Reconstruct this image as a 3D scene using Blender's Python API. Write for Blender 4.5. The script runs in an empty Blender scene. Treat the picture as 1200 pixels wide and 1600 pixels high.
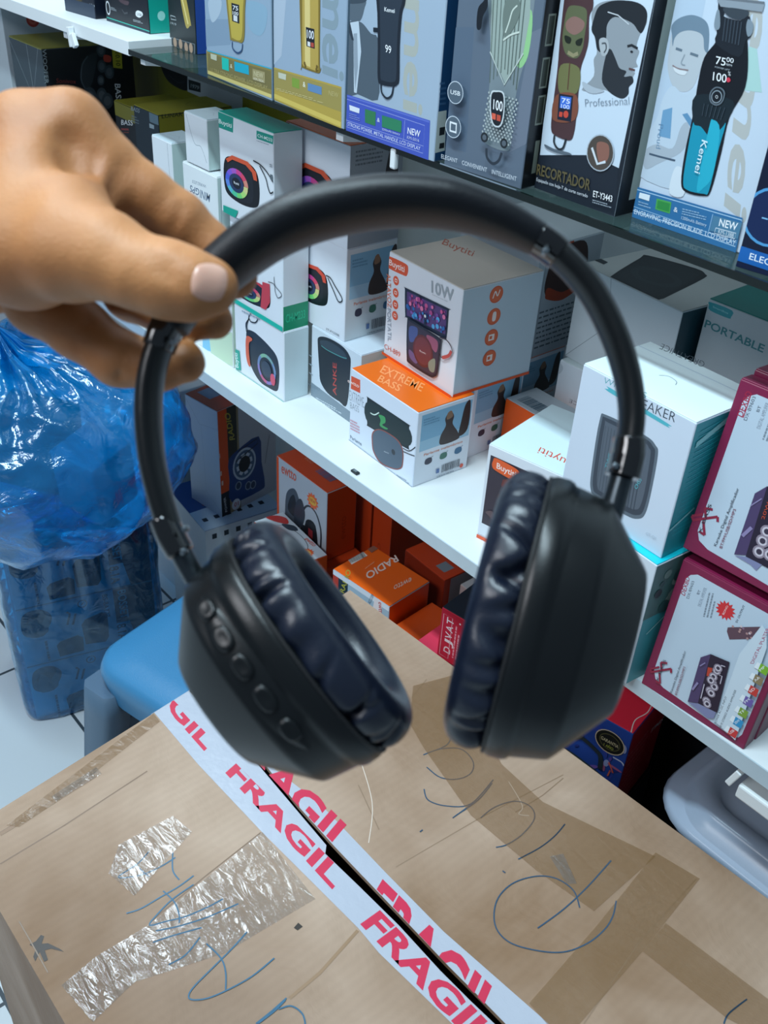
import bpy, bmesh, math, random
import numpy as np
from mathutils import Vector, Matrix
sc = bpy.context.scene
col = sc.collection
PI = math.pi
def V(*a): return Vector(a[0] if len(a) == 1 else a)

# ---------------------------------------------------------------- camera, light, exposure
cd = bpy.data.cameras.new('camera'); cam = bpy.data.objects.new('camera', cd); col.objects.link(cam)
CR_, CU_, CB_ = [Vector(v) for v in [(0.64236, 0.76446, 0.05445), (-0.46346, 0.33088, 0.82203), (0.61039, -0.55328, 0.56684)]]      # camera right, up, back
EYE = Vector((0, 0, 1.45))
m4 = Matrix((CR_, CU_, CB_)).transposed().to_4x4(); m4.translation = EYE
cam.matrix_world = m4
cd.sensor_fit = 'VERTICAL'; cd.sensor_height = 36; cd.lens = 36 * 1540 / 1600
cd.clip_start = .02
cd.dof.use_dof = True; cd.dof.focus_distance = 1.1; cd.dof.aperture_fstop = 19.0
sc.camera = cam
w = bpy.data.worlds.new('world'); sc.world = w; w.use_nodes = True
bgn = w.node_tree.nodes['Background']
bgn.inputs[0].default_value = (.52, .70, .90, 1); bgn.inputs[1].default_value = .24
def area(name, loc, tgt, sx, sy, power, color):
    l = bpy.data.lights.new(name, 'AREA'); l.shape = 'RECTANGLE'; l.size = sx; l.size_y = sy
    l.energy = power; l.color = color
    o = bpy.data.objects.new(name, l); col.objects.link(o); o.location = loc
    o.rotation_euler = (V(tgt) - V(loc)).to_track_quat('-Z', 'Y').to_euler()
    return o
area('ceiling_tube_front', (-.55, -.02, 2.75), (-.55, .12, 1), 1.3, .10, 33, (.70, .90, 1.0))
area('rear_fill', (-.9, -1.5, 2.75), (-.8, .2, .9), 1.3, .5, 25, (.92, .95, 1.0))  # soft fill added behind the camera to brighten upright faces
area('ceiling_tube_left', (-1.95, .62, 2.75), (-.8, .3, 1.0), .7, .35, 12, (.80, .92, 1.0))
sc.view_settings.view_transform = 'Standard'; sc.view_settings.look = 'None'
sc.view_settings.gamma = 1; sc.view_settings.use_curve_mapping = False
sc.view_settings.exposure = 0.35

# ---------------------------------------------------------------- materials
def lin(h):
    if isinstance(h, str):
        h = h.lstrip('#'); h = [int(h[i:i+2], 16) / 255 for i in (0, 2, 4)]
    return tuple((c / 12.92 if c <= .04045 else ((c + .055) / 1.055) ** 2.4) for c in h[:3]) + (1,)
MATS = {}
def M(c, rough=.38, metal=0, key=None, bump=0, bscale=60, spec=.5, var=0, vscale=8, coat=0, sss=0, sheen=0):
    k = key or (c, rough, metal, bump, var, coat)
    if k in MATS: return MATS[k]
    m = bpy.data.materials.new(str(key or 'ink_' + str(c).strip('#'))); m.use_nodes = True
    nt = m.node_tree; b = nt.nodes['Principled BSDF']
    b.inputs['Base Color'].default_value = lin(c); b.inputs['Roughness'].default_value = rough
    b.inputs['Metallic'].default_value = metal; b.inputs['Specular IOR Level'].default_value = spec
    b.inputs['Coat Weight'].default_value = coat; b.inputs['Coat Roughness'].default_value = .15
    if sheen: b.inputs['Sheen Weight'].default_value = sheen; b.inputs['Sheen Roughness'].default_value = .4
    if sss:
        b.inputs['Subsurface Weight'].default_value = sss; b.inputs['Subsurface Radius'].default_value = (.012, .004, .002)
        b.inputs['Subsurface Scale'].default_value = .6
    if bump or var:
        tc = nt.nodes.new('ShaderNodeTexCoord')
    if bump:
        n = nt.nodes.new('ShaderNodeTexNoise'); n.inputs['Scale'].default_value = bscale; n.inputs['Detail'].default_value = 5
        nt.links.new(tc.outputs['Object'], n.inputs['Vector'])
        bp = nt.nodes.new('ShaderNodeBump'); bp.inputs['Strength'].default_value = bump; bp.inputs['Distance'].default_value = .002
        nt.links.new(n.outputs['Fac'], bp.inputs['Height']); nt.links.new(bp.outputs['Normal'], b.inputs['Normal'])
    if var:
        n = nt.nodes.new('ShaderNodeTexNoise'); n.inputs['Scale'].default_value = vscale; n.inputs['Detail'].default_value = 6
        nt.links.new(tc.outputs['Object'], n.inputs['Vector'])
        mx = nt.nodes.new('ShaderNodeMix'); mx.data_type = 'RGBA'
        cc = lin(c); mx.inputs['A'].default_value = tuple(x * (1 - var) for x in cc[:3]) + (1,)
        mx.inputs['B'].default_value = tuple(min(1, x * (1 + var)) for x in cc[:3]) + (1,)
        nt.links.new(n.outputs['Fac'], mx.inputs['Factor']); nt.links.new(mx.outputs['Result'], b.inputs['Base Color'])
    MATS[k] = m
    return m
def PAPER(c): return M(c, .34, key=None, var=.04, vscale=14)

# ---------------------------------------------------------------- mesh builder
class MB:
    def __init__(s): s.bm = bmesh.new(); s.mats = []; s.smooth = False
    def mi(s, m):
        if m not in s.mats: s.mats.append(m)
        return s.mats.index(m)
    def face(s, pts, m, smooth=False):
        vs = [s.bm.verts.new(p) for p in pts]
        try: f = s.bm.faces.new(vs)
        except ValueError: return None
        f.material_index = s.mi(m); f.smooth = smooth
        return f
    def box(s, o, size, m, R=None, bev=0):
        o = V(o); mi = s.mi(m)
        r = bmesh.ops.create_cube(s.bm, size=1)
        for v in r['verts']:
            p = Vector(((v.co.x + .5) * size[0], (v.co.y + .5) * size[1], (v.co.z + .5) * size[2]))
            v.co = o + (R @ p if R else p)
        fs = {f for v in r['verts'] for f in v.link_faces}
        for f in fs: f.material_index = mi
        if bev:
            es = list({e for f in fs for e in f.edges})
            bmesh.ops.bevel(s.bm, geom=es, offset=bev, segments=2, affect='EDGES', profile=.5)
    def prism(s, pts, z0, z1, m, msides=None):
        n = len(pts)
        a = [s.bm.verts.new((p[0], p[1], z0)) for p in pts]; b = [s.bm.verts.new((p[0], p[1], z1)) for p in pts]
        mi = s.mi(m); ms = s.mi(msides or m)
        f = s.bm.faces.new(b); f.material_index = mi
        f = s.bm.faces.new(a[::-1]); f.material_index = mi
        for i in range(n):
            f = s.bm.faces.new((a[i], a[(i+1) % n], b[(i+1) % n], b[i])); f.material_index = ms
    def grid(s, rows, m, closeu=False, closev=False, smooth=True):
        vs = [[s.bm.verts.new(p) for p in r] for r in rows]
        mi = s.mi(m); nr = len(vs); nc = len(vs[0])
        for i in range(nr if closev else nr - 1):
            for j in range(nc if closeu else nc - 1):
                f = s.bm.faces.new((vs[i][j], vs[i][(j+1) % nc], vs[(i+1) % nr][(j+1) % nc], vs[(i+1) % nr][j]))
                f.material_index = mi; f.smooth = smooth
        return vs
    def cap(s, ring, m, flip=False, smooth=False):
        f = s.bm.faces.new(ring[::-1] if flip else ring); f.material_index = s.mi(m); f.smooth = smooth
    def tube(s, pts, r, m, n=8, cap=True):
        pts = [V(p) for p in pts]; rows = []; up = None
        for i, p in enumerate(pts):
            t = (pts[min(i+1, len(pts)-1)] - pts[max(i-1, 0)]).normalized()
            if up is None: up = t.orthogonal().normalized()
            up = (up - t * up.dot(t)).normalized(); q = t.cross(up)
            rr = r[i] if hasattr(r, '__len__') else r
            rows.append([p + (up * math.cos(2*PI*k/n) + q * math.sin(2*PI*k/n)) * rr for k in range(n)])
        vs = s.grid(rows, m, closeu=True)
        if cap: s.cap(vs[0], m, True); s.cap(vs[-1], m)
    def build(s, name, parent=None, loc=None, recalc=True, sub=0):
        if recalc: bmesh.ops.recalc_face_normals(s.bm, faces=s.bm.faces[:])
        me = bpy.data.meshes.new(name); s.bm.to_mesh(me); s.bm.free()
        for m in s.mats: me.materials.append(m)
        o = bpy.data.objects.new(name, me); col.objects.link(o)
        if parent: o.parent = parent
        if loc: o.location = loc
        return o
def tag(o, label=None, cat=None, group=None, kind=None):
    if label: o['label'] = label
    if cat: o['category'] = cat
    if group: o['group'] = group
    if kind: o['kind'] = kind
    return o
def empty(name, loc=(0, 0, 0), label=None, cat=None, group=None):
    o = bpy.data.objects.new(name, None); col.objects.link(o); o.location = loc; o.empty_display_size = .02
    return tag(o, label, cat, group)
def crom(pts, n=8):
    pts = [np.array(p, float) for p in pts]; out = []
    for i in range(len(pts) - 1):
        p0 = pts[max(i-1, 0)]; p1 = pts[i]; p2 = pts[i+1]; p3 = pts[min(i+2, len(pts)-1)]
        for k in range(n):
            t = k / n
            out.append(.5 * (2*p1 + (p2-p0)*t + (2*p0-5*p1+4*p2-p3)*t*t + (3*p1-p0-3*p2+p3)*t**3))
    out.append(pts[-1]); return out

# ---------------------------------------------------------------- printed artwork on flat faces
TXT = {}
def glyphs(s, bold):
    k = (s, bold)
    if k not in TXT:
        c = bpy.data.curves.new('t', 'FONT'); c.body = s; c.size = 1; c.offset = bold; c.resolution_u = 3
        o = bpy.data.objects.new('t', c); col.objects.link(o)
        dg = bpy.context.evaluated_depsgraph_get(); dg.update()
        me = o.evaluated_get(dg).to_mesh()
        vs = [(v.co.x, v.co.y) for v in me.vertices]; fs = [tuple(p.vertices) for p in me.polygons]
        TXT[k] = (vs, fs); o.evaluated_get(dg).to_mesh_clear()
        bpy.data.objects.remove(o); bpy.data.curves.remove(c)
    return TXT[k]
CAPH = .73
class Art:
    """prints on the plane o + u*U + v*Vv (metres); every layer lies a hair above the last"""
    def __init__(s, mb, o, U, Vv, W, H, st=None):
        s.mb = mb; s.o = V(o); s.U = V(U); s.V = V(Vv); s.N = s.U.cross(s.V).normalized(); s.W = W; s.H = H
        s.st = st or [0]; s.clip = None
    def up(s): s.st[0] += 1
    def p(s, q):
        return s.o + s.U * q[0] + s.V * q[1] + s.N * (.00010 + .00003 * s.st[0])
    def trim(s, pts):                                           # keep prints inside their panel
        if not getattr(s, 'bounded', False): return pts
        for ax, lim, sg in ((0, .0002, 1), (0, s.W - .0002, -1), (1, .0002, 1), (1, s.H - .0002, -1)):
            out = []
            for i in range(len(pts)):
                a, b = pts[i-1], pts[i]; da, db = (a[ax] - lim) * sg, (b[ax] - lim) * sg
                if (da < 0) != (db < 0):
                    t = da / (da - db); out.append((a[0] + (b[0] - a[0]) * t, a[1] + (b[1] - a[1]) * t))
                if db >= 0: out.append(tuple(b))
            pts = out
            if len(pts) < 3: return []
        return pts
    def poly(s, pts, c, rough=.38):
        pts = s.trim(list(pts))
        if len(pts) < 3: return None
        s.up(); A = sum(pts[i][0] * pts[(i+1) % len(pts)][1] - pts[(i+1) % len(pts)][0] * pts[i][1] for i in range(len(pts)))
        if A < 0: pts = pts[::-1]
        m = c if not isinstance(c, str) else M(c, rough)
        f = s.mb.face([s.p(q) for q in pts], m)
        return f
    def rect(s, a, b, c, d, colr): s.poly([(a, b), (c, b), (c, d), (a, d)], colr)
    def fr(s, a, b, c, d, colr): s.rect(a * s.W, b * s.H, c * s.W, d * s.H, colr)
    def sm(s, pts, c, n=5):                                  # smooth closed outline
        pts = [np.array(p) for p in pts]; N = len(pts); out = []
        for i in range(N):
            p0, p1, p2, p3 = pts[i-1], pts[i], pts[(i+1) % N], pts[(i+2) % N]
            for k in range(n):
                t = k / n
                q = .5 * (2*p1 + (p2-p0)*t + (2*p0-5*p1+4*p2-p3)*t*t + (3*p1-p0-3*p2+p3)*t**3)
                out.append((float(q[0]), float(q[1])))
        s.poly(out, c)
    def line(s, pts, wd, c, smooth=False, closed=False):
        s.up(); m = c if not isinstance(c, str) else M(c)
        if closed: pts = list(pts) + [pts[0]]
        if smooth: pts = [tuple(q) for q in crom(pts, 6)]
        P = [Vector((q[0], q[1])) for q in pts]
        L = []; R = []
        for i, q in enumerate(P):
            t = P[min(i+1, len(P)-1)] - P[max(i-1, 0)]
            if t.length < 1e-9: t = Vector((1, 0))
            t.normalize(); n = Vector((-t.y, t.x)) * wd / 2
            L.append(q + n); R.append(q - n)
        for i in range(len(P) - 1):
            q = s.trim([(k.x, k.y) for k in (R[i], R[i+1], L[i+1], L[i])])
            if len(q) > 2: s.mb.face([s.p(k) for k in q], m)
    def circ(s, c, r, colr, r2=None, n=24, rot=0):
        r2 = r2 or r; ca, sa = math.cos(rot), math.sin(rot); o = []
        for k in range(n):
            x = r * math.cos(2*PI*k/n); y = r2 * math.sin(2*PI*k/n); o.append((c[0] + x*ca - y*sa, c[1] + x*sa + y*ca))
        s.poly(o, colr)
    def quad(s, pts, c): s.poly(pts, c)
    def text(s, t, p, c, bold=.012, bis=None):
        p0, p1, p2 = [Vector(q) for q in p[:3]]
        if (p1 - p0).cross(p2 - p0) < 0: p0, p1, p2 = p2, p1 + (p2 - p0), p0        # never mirrored: baseline on the other rim
        if (p2 - p0).length < .0036: bold = min(bold, 0)
        vs, fs = glyphs(t, bold)
        if not vs: return
        s.up(); m = M(c) if isinstance(c, str) else c
        x0 = min(v[0] for v in vs); x1 = max(v[0] for v in vs); ca = t if any(ch.isupper() or ch.isdigit() for ch in t) else None
        ax = (p1 - p0) / max(1e-6, x1 - x0); ay = (p2 - p0) / (CAPH if ca else .55)
        flip = (ax.x * ay.y - ax.y * ay.x) < 0
        q = [p0 + ax * (v[0] - x0) + ay * v[1] for v in vs]
        bv = [s.mb.bm.verts.new(s.p(k)) for k in q]; mi = s.mb.mi(m); made = []
        for f in fs:
            ids = f[::-1] if flip else f
            try:
                g = s.mb.bm.faces.new([bv[i] for i in ids]); g.material_index = mi; made.append(g)
            except ValueError: pass
        return bv, made
    def small(s, p0, p1, up, rows, c, seed=1, fill=.45):        # unreadable small print: rows of dashes
        rnd = random.Random(seed); p0, p1, up = Vector(p0), Vector(p1), Vector(up)
        d = p1 - p0; s.up(); m = M(c)
        for r in range(rows):
            o = p0 + (up - p0) * (r / rows); h = (up - p0) / rows * fill; t = 0
            while t < 1:
                l = rnd.uniform(.03, .12); e = min(1, t + l)
                a = o + d * t; b = o + d * e
                s.mb.face([s.p(a), s.p(b), s.p(b + h), s.p(a + h)], m); t = e + rnd.uniform(.015, .03)
                if r == rows - 1 and t > .7: break
    def sub(s, p0, p1, p2):                                     # unit square frame inside this one
        p0, p1, p2 = Vector(p0), Vector(p1), Vector(p2)
        U = s.U * (p1.x - p0.x) + s.V * (p1.y - p0.y); W_ = s.U * (p2.x - p0.x) + s.V * (p2.y - p0.y)
        a = Art(s.mb, s.o + s.U * p0.x + s.V * p0.y, U, W_, 1, 1, s.st); a.N = s.N
        if U.cross(W_).dot(s.N) < 0: a.flip = True
        return a

TABLE = {
 'G0':(-1.547, 0.697, 1.206, 4, 0.085, 0.06, 0.2, 0),
 'G1':(-1.447, 0.712, 1.206, 1.8, 0.119, 0.07, 0.2, 0),
 'G2':(-1.298, 0.729, 1.197, -3, 0.075, 0.06, 0.22, 0),
 'G3':(-1.114, 0.674, 1.197, -4, 0.152, 0.07, 0.235, 0),
 'G4':(-0.96, 0.665, 1.197, -3, 0.134, 0.07, 0.235, 0),
 'G5':(-0.822, 0.658, 1.197, 0.5, 0.132, 0.06, 0.235, 0),
 'G6':(-0.679, 0.662, 1.197, 4, 0.093, 0.045, 0.235, 0),
 'G7':(-0.584, 0.684, 1.197, -1, 0.092, 0.05, 0.235, 0),
 'G8':(-0.484, 0.697, 1.197, 1, 0.112, 0.06, 0.235, 0),
 'G9':(-0.367, 0.671, 1.197, 8, 0.1, 0.06, 0.23, 0),
 'CH3':(-1.119, 0.704, 0.79, 0, 0.121, 0.041, 0.105, 0),
 'CH2':(-1.123, 0.704, 0.895, 0, 0.123, 0.041, 0.125, 0),
 'CH1':(-1.137, 0.701, 1.02, -0.5, 0.124, 0.043, 0.128, 0),
 'LD':(-0.994, 0.747, 0.79, -2, 0.112, 0.08, 0.108, 0),
 'ET1':(-1.056, 0.748, 0.898, 0, 0.131, 0.083, 0.125, 0),
 'ET2':(-1.056, 0.748, 1.023, 0, 0.131, 0.083, 0.125, 0),
 'EB':(-0.866, 0.714, 0.79, -3, 0.135, 0.088, 0.105, 0),
 'EB2':(-0.876, 0.81, 0.79, 0, 0.134, 0.09, 0.105, 0),
 'EB3':(-0.891, 0.905, 0.79, 0, 0.134, 0.092, 0.105, 0),
 'TW':(-0.875, 0.774, 0.895, -3.7, 0.14, 0.126, 0.137, 0),
 'TX':(-0.897, 0.916, 0.895, 0, 0.14, 0.12, 0.15, 0),
 'OB':(-0.736, 0.864, 0.79, -2, 0.085, 0.055, 0.075, 0),
 'R2':(-0.61, 0.699, 0.79, 10, 0.1, 0.127, 0.125, 0),
 'LG':(-0.713, 0.932, 0.79, 0, 0.14, 0.12, 0.12, 0),
 'UG':(-0.717, 0.945, 0.91, -6, 0.163, 0.15, 0.123, 0),
 'PO':(-0.543, 0.955, 0.79, 0, 0.17, 0.14, 0.257, 0),
 'CY':(-0.4765, 0.657, 0.79, -5, 0.125, 0.12, 0.145, 0),
 'R3':(-0.4808, 0.6625, 0.935, -3, 0.125, 0.09, 0.138, 0),
 'D1':(-0.344, 0.66, 0.79, 3, 0.11, 0.018, 0.145, -6),
 'D2':(-0.344, 0.679, 0.79, 3, 0.11, 0.04, 0.148, -6),
 'D3':(-0.349, 0.676, 0.943, 3, 0.115, 0.018, 0.163, -6.7),
 'D4':(-0.349, 0.695, 0.943, 3, 0.115, 0.04, 0.166, -6.7),
 'S1':(-1.496, 0.824, 0.31, 7.8, 0.095, 0.146, 0.24, 0),
 'S2':(-1.56, 0.803, 0.0, -6, 0.18, 0.17, 0.31, 0),
 'S3':(-1.145, 0.792, 0.465, 0, 0.137, 0.06, 0.134, 0),
 'S4':(-1.128, 0.734, 0.465, -5, 0.14, 0.055, 0.035, 0),
 'S4b':(-1.13, 0.742, 0.29, -3, 0.135, 0.12, 0.174, 0),
 'S5':(-0.985, 0.87, 0.29, 0, 0.045, 0.12, 0.34, 0),
 'S6':(-1.06, 0.87, 0.29, 0, 0.07, 0.12, 0.34, 0),
 'S7':(-0.9, 0.722, 0.42, 5.7, 0.116, 0.085, 0.13, 0),
 'S7b':(-0.9, 0.724, 0.29, 5, 0.116, 0.085, 0.13, 0),
 'S8':(-0.878, 0.845, 0.42, -2, 0.093, 0.12, 0.125, 0),
 'S9':(-0.77, 0.86, 0.29, 0, 0.12, 0.12, 0.25, 0),
 'S10':(-0.655, 0.703, 0.57, 9, 0.12, 0.09, 0.083, 0),
 'S11':(-0.69, 0.676, 0.515, 7, 0.17, 0.13, 0.053, 0),
 'S12':(-0.5, 0.704, 0.51, 11, 0.13, 0.1, 0.14, 0),
 'BL':(-1.78, 0.83, 0.0, 0, 0.19, 0.15, 0.5, 0),
 'N1':(-1.41, 0.41, 0.0, 75, 0.245, 0.2, 0.137, 0),
 'N2':(-1.41, 0.41, 0.138, 75, 0.245, 0.2, 0.137, 0),
 'N3':(-1.41, 0.41, 0.276, 75, 0.245, 0.2, 0.137, 0),
 'L1':(-1.79, 0.7, 0.79, 0, 0.128, 0.16, 0.345, 0),
 'L2':(-1.465, 0.752, 0.79, 0, 0.076, 0.13, 0.295, 0),
 'L3':(-1.545, 0.76, 0.79, 0, 0.07, 0.1, 0.285, 0),
 'L4':(-2.1, 0.92, 0.79, 0, 0.86, 0.12, 0.37, 0),
 'W1':(-1.322, 0.703, 0.79, 0, 0.055, 0.05, 0.288, 0),
 'W2':(-1.225, 0.702, 1.064, 0, 0.057, 0.05, 0.066, 0),
 'W3':(-1.235, 0.701, 0.957, 0, 0.088, 0.05, 0.105, 0),
 'W4':(-1.235, 0.703, 0.79, 0, 0.11, 0.06, 0.165, 0),
}
BOX_ALL = {}
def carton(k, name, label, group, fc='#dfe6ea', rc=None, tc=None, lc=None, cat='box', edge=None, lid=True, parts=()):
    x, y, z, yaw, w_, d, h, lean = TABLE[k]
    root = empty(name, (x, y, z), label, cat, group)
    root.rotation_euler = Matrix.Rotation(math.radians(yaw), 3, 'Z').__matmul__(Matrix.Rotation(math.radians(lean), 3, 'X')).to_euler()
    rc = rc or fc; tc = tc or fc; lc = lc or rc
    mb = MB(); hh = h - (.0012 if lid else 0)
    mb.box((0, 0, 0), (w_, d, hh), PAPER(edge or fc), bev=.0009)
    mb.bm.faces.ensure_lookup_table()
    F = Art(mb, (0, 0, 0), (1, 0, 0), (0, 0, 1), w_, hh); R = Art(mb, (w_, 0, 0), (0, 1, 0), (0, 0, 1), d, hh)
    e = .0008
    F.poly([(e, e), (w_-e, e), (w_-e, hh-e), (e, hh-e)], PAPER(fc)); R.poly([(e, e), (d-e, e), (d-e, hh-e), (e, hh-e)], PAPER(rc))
    lb = MB(); TA = None
    if lid:                                                     # tuck-in lid panel lying on the carton
        lb.box((.0006, .0006, hh), (w_ - .0012, d - .0012, .0012), PAPER(tc), bev=.0005)
        TA = Art(lb, (0, 0, h), (1, 0, 0), (0, 1, 0), w_, d)
    BOX_ALL[k] = root
    for A_ in (F, R, TA):
        if A_ is not None: A_.bounded = True
    return dict(root=root, mb=mb, F=F, R=R, T=TA, lb=lb, k=k, w=w_, d=d, h=h)
def close(B):
    B['mb'].build('carton_body', B['root'], recalc=False)
    if B['T'] is not None: B['lb'].build('lid_flap', B['root'], recalc=False)
    else: B['lb'].bm.free()
HUE = ['#4a5fd0', '#5a86d8', '#54b3c8', '#4fc39a', '#6fcf74', '#a9d87a', '#cfd08a', '#d48a7a', '#d8486a', '#c9458f', '#a25ac0', '#7a5ad0']
def rgb_speaker(a, strap='#d8572f', body='#12161d', cx=.5, cy=.42, loop=True, label='Buytiti'):
    """picture of a small round-cornered speaker with a colour ring, strap on top; unit frame"""
    a.sm([(.02, .30), (.04, .72), (.16, .92), (.5, .98), (.84, .92), (.97, .72), (.98, .32), (.88, .08), (.5, 0), (.12, .08)], body, 4)
    a.sm([(.10, .30), (.12, .68), (.22, .84), (.5, .88), (.76, .82), (.82, .62), (.82, .30), (.74, .12), (.45, .06), (.2, .12)], '#1b2029', 4)
    for k in range(24):
        t0 = 2*PI*k/24; t1 = 2*PI*(k+1.05)/24; r0, r1 = .20, .31
        a.poly([(cx + r0*math.cos(t0), cy + r0*math.sin(t0)), (cx + r1*math.cos(t0), cy + r1*math.sin(t0)),
                (cx + r1*math.cos(t1), cy + r1*math.sin(t1)), (cx + r0*math.cos(t1), cy + r0*math.sin(t1))], HUE[(k // 2 + 7) % 12])
    a.circ((cx, cy), .2, '#26385e'); a.circ((cx, cy), .12, '#141a28')
    a.text(label, [(cx-.07, cy-.02), (cx+.07, cy-.02), (cx-.07, cy+.03)], '#e6ecf2')
    a.poly([(.12, .86), (.3, .99), (.72, .99), (.93, .84), (.95, .66), (.86, .66), (.82, .80), (.66, .90), (.3, .90), (.17, .80)], strap)
def qrcodeless(a): pass
def barcode(a, x0, y0, x1, y1, c='#20262c', seed=3):
    rnd = random.Random(seed); x = x0
    while x < x1:
        w1 = rnd.uniform(.01, .035) * (x1 - x0); a.rect(x, y0, min(x1, x + w1), y1, c); x += w1 + rnd.uniform(.01, .04) * (x1 - x0)

# ---------------------------------------------------------------- the setting
def structure(name, mb, **k):
    o = mb.build(name, **k); o['kind'] = 'structure'; return o
fm = bpy.data.materials.new('white_floor_tile'); fm.use_nodes = True
nt = fm.node_tree; b = nt.nodes['Principled BSDF']; b.inputs['Roughness'].default_value = .3
tc = nt.nodes.new('ShaderNodeTexCoord'); mp = nt.nodes.new('ShaderNodeMapping'); mp.inputs['Location'].default_value = (1.569 + .002, -.469, 0)
bk = nt.nodes.new('ShaderNodeTexBrick'); bk.offset = 0; bk.squash = 1
bk.inputs['Scale'].default_value = 1; bk.inputs['Brick Width'].default_value = .33; bk.inputs['Row Height'].default_value = .33
bk.inputs['Mortar Size'].default_value = .0032; bk.inputs['Mortar Smooth'].default_value = .1
bk.inputs['Color1'].default_value = lin('#d3dcdf'); bk.inputs['Color2'].default_value = lin('#ccd6da'); bk.inputs['Mortar'].default_value = lin('#3c4850')
nt.links.new(tc.outputs['Object'], mp.inputs['Vector']); nt.links.new(mp.outputs['Vector'], bk.inputs['Vector']); nt.links.new(bk.outputs['Color'], b.inputs['Base Color'])
mb = MB(); mb.box((-3.2, -2.2, -.06), (4.6, 3.4, .06), fm); structure('floor', mb)
mb = MB(); mb.box((-3.2, 1.13, 0), (4.6, .06, 2.9), M('#c3ccd0', .7, var=.05, vscale=3)); structure('wall_back', mb)

# ---------------------------------------------------------------- shelving
white = M('#dfe6e8', .42, var=.03, vscale=10)
rack = empty('shelf_board', (-1.2, .9, .78), 'long white chipboard shelf carrying the portable speaker boxes', 'shelf')
mb = MB(); mb.box((-1.8, -.238, -.006), (3.1, .466, .016), white, bev=.0006); o = mb.build('board', rack)
edge = MB(); edge.box((-1.8, -.2395, -.0075), (3.1, .0015, .018), M('#b9cbd4', .5, var=.08, vscale=30)); edge.build('edge_strip', rack)
for wx in (-1.5, -.6 + .0, .5):
    pass
def bracket(x, y0, y1, z, hgt, name, label):
    r = empty(name, (x, y1, z), label, 'bracket')
    mb = MB(); n = 8
    pts = [(0, 0), (0, -hgt)] + [(-(y1 - y0) * t, -hgt * (1 - t) ** .7 - .010) for t in [i / 8 for i in range(1, 9)]] + [(-(y1 - y0), 0)]
    th = .012
    a = [mb.bm.verts.new((-th/2, p[0], p[1])) for p in pts]; c = [mb.bm.verts.new((th/2, p[0], p[1])) for p in pts]
    mi = mb.mi(white)
    mb.bm.faces.new(a); mb.bm.faces.new(c[::-1])
    for i in range(len(pts)): mb.bm.faces.new((a[i], a[(i+1) % len(pts)], c[(i+1) % len(pts)], c[i]))
    mb.build('arm', r)
    s = MB(); s.box((-.009, -.004, -hgt - .02), (.018, .004, hgt + .02), white); s.build('wall_plate', r)
    return r
GZ = 1.45 - .253
bracket(-.778, .674, 1.13, .772, .10, 'shelf_bracket', 'white metal bracket poking out under the shelf above the orange radio cartons')
bracket(-1.272, .672, 1.13, GZ - .0065, .03, 'shelf_bracket', 'short white bracket at the left end of the glass shelf')
bracket(-.845, .668, 1.13, GZ - .0065, .03, 'shelf_bracket', 'white bracket tip under the glass below the blue clipper box')
bracket(-1.50, .671, 1.13, 1.45 - .2625, .03, 'shelf_bracket', 'white bracket under the upper wooden shelf at the far left')
# upper white board at far left, then glass
t = empty('shelf_board', (-1.75, .9, 1.197), 'white wooden upper shelf with two dark cartons at far left', 'shelf')
mb = MB(); mb.box((-.8, -.236, -.009), (1.257, .466, .018), white, bev=.0006); mb.build('board', t)
gl = bpy.data.materials.new('green_tinted_glass'); gl.use_nodes = True
nt = gl.node_tree; b = nt.nodes['Principled BSDF']
b.inputs['Base Color'].default_value = lin('#2c4340'); b.inputs['Roughness'].default_value = .04; b.inputs['Alpha'].default_value = .55
b.inputs['Specular IOR Level'].default_value = .8
ge = M('#04100d', .25, key='dark_glass_edge', spec=.8)
t = empty('glass_shelf', (-.6, .9, GZ - .003), 'smoked green glass shelf carrying the row of hair clipper boxes', 'shelf')
mb = MB(); mb.box((-.69, -.236, -.003), (1.6, .46, .006), gl); mb.build('glass_pane', t)
mb = MB(); mb.box((-.69, -.2385, -.0032), (1.6, .0025, .0064), ge); mb.build('polished_edge', t)
# lower board behind the cardboard box
t = empty('shelf_board', (-.6, .9, .282), 'low white board under the orange radio cartons', 'shelf')
mb = MB(); mb.box((-.62, -.17, -.018), (1.42, .40, .018), white); mb.build('board', t)

# ---------------------------------------------------------------- clipper boxes on the glass shelf
GC = 'hair clipper boxes on the glass shelf'
# two dark boxes on the white board, and the next ones
B = carton('G0', 'clipper_box', 'black carton with faint gold picture, leftmost on the upper white shelf', GC, '#141c2b', '#0f1726', lid=False)
F = B['F']; F.text('precision', [(0.05702, 0.01439), (0.0847, 0.01539), (0.05853, 0.01791)], '#cfd8e0'); F.sm([(0.03278, 0.01826), (0.05132, 0.02063), (0.04467, 0.01511), (0.03553, 0.01459)], '#4c4226')
F.fr(.0, .0, 1, .09, '#2c3a4e'); close(B)
B = carton('G1', 'clipper_box', 'black carton with thin teal line and teal side, second on the upper shelf', GC, '#101620', '#12a08f', lid=False)
F = B['F']; F.line([(0.00198, 0.00468), (0.11809, 0.00363)], .0012, '#1fb5a2'); F.poly([(0.00162, 0.00297), (0.11865, 0.00292), (0.11866, -0.00793), (-0.00195, -0.00872)], '#243244')
F.circ([(0.00833, 0.01757)][0], .006, '#cfd8de', .009); F.circ([(0.00833, 0.01757)][0], .0045, '#101620', .007); F.small(*[(0.01645, 0.01654), (0.03152, 0.01648), (0.01731, 0.02073)], 3, '#9aa6ae')
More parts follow.
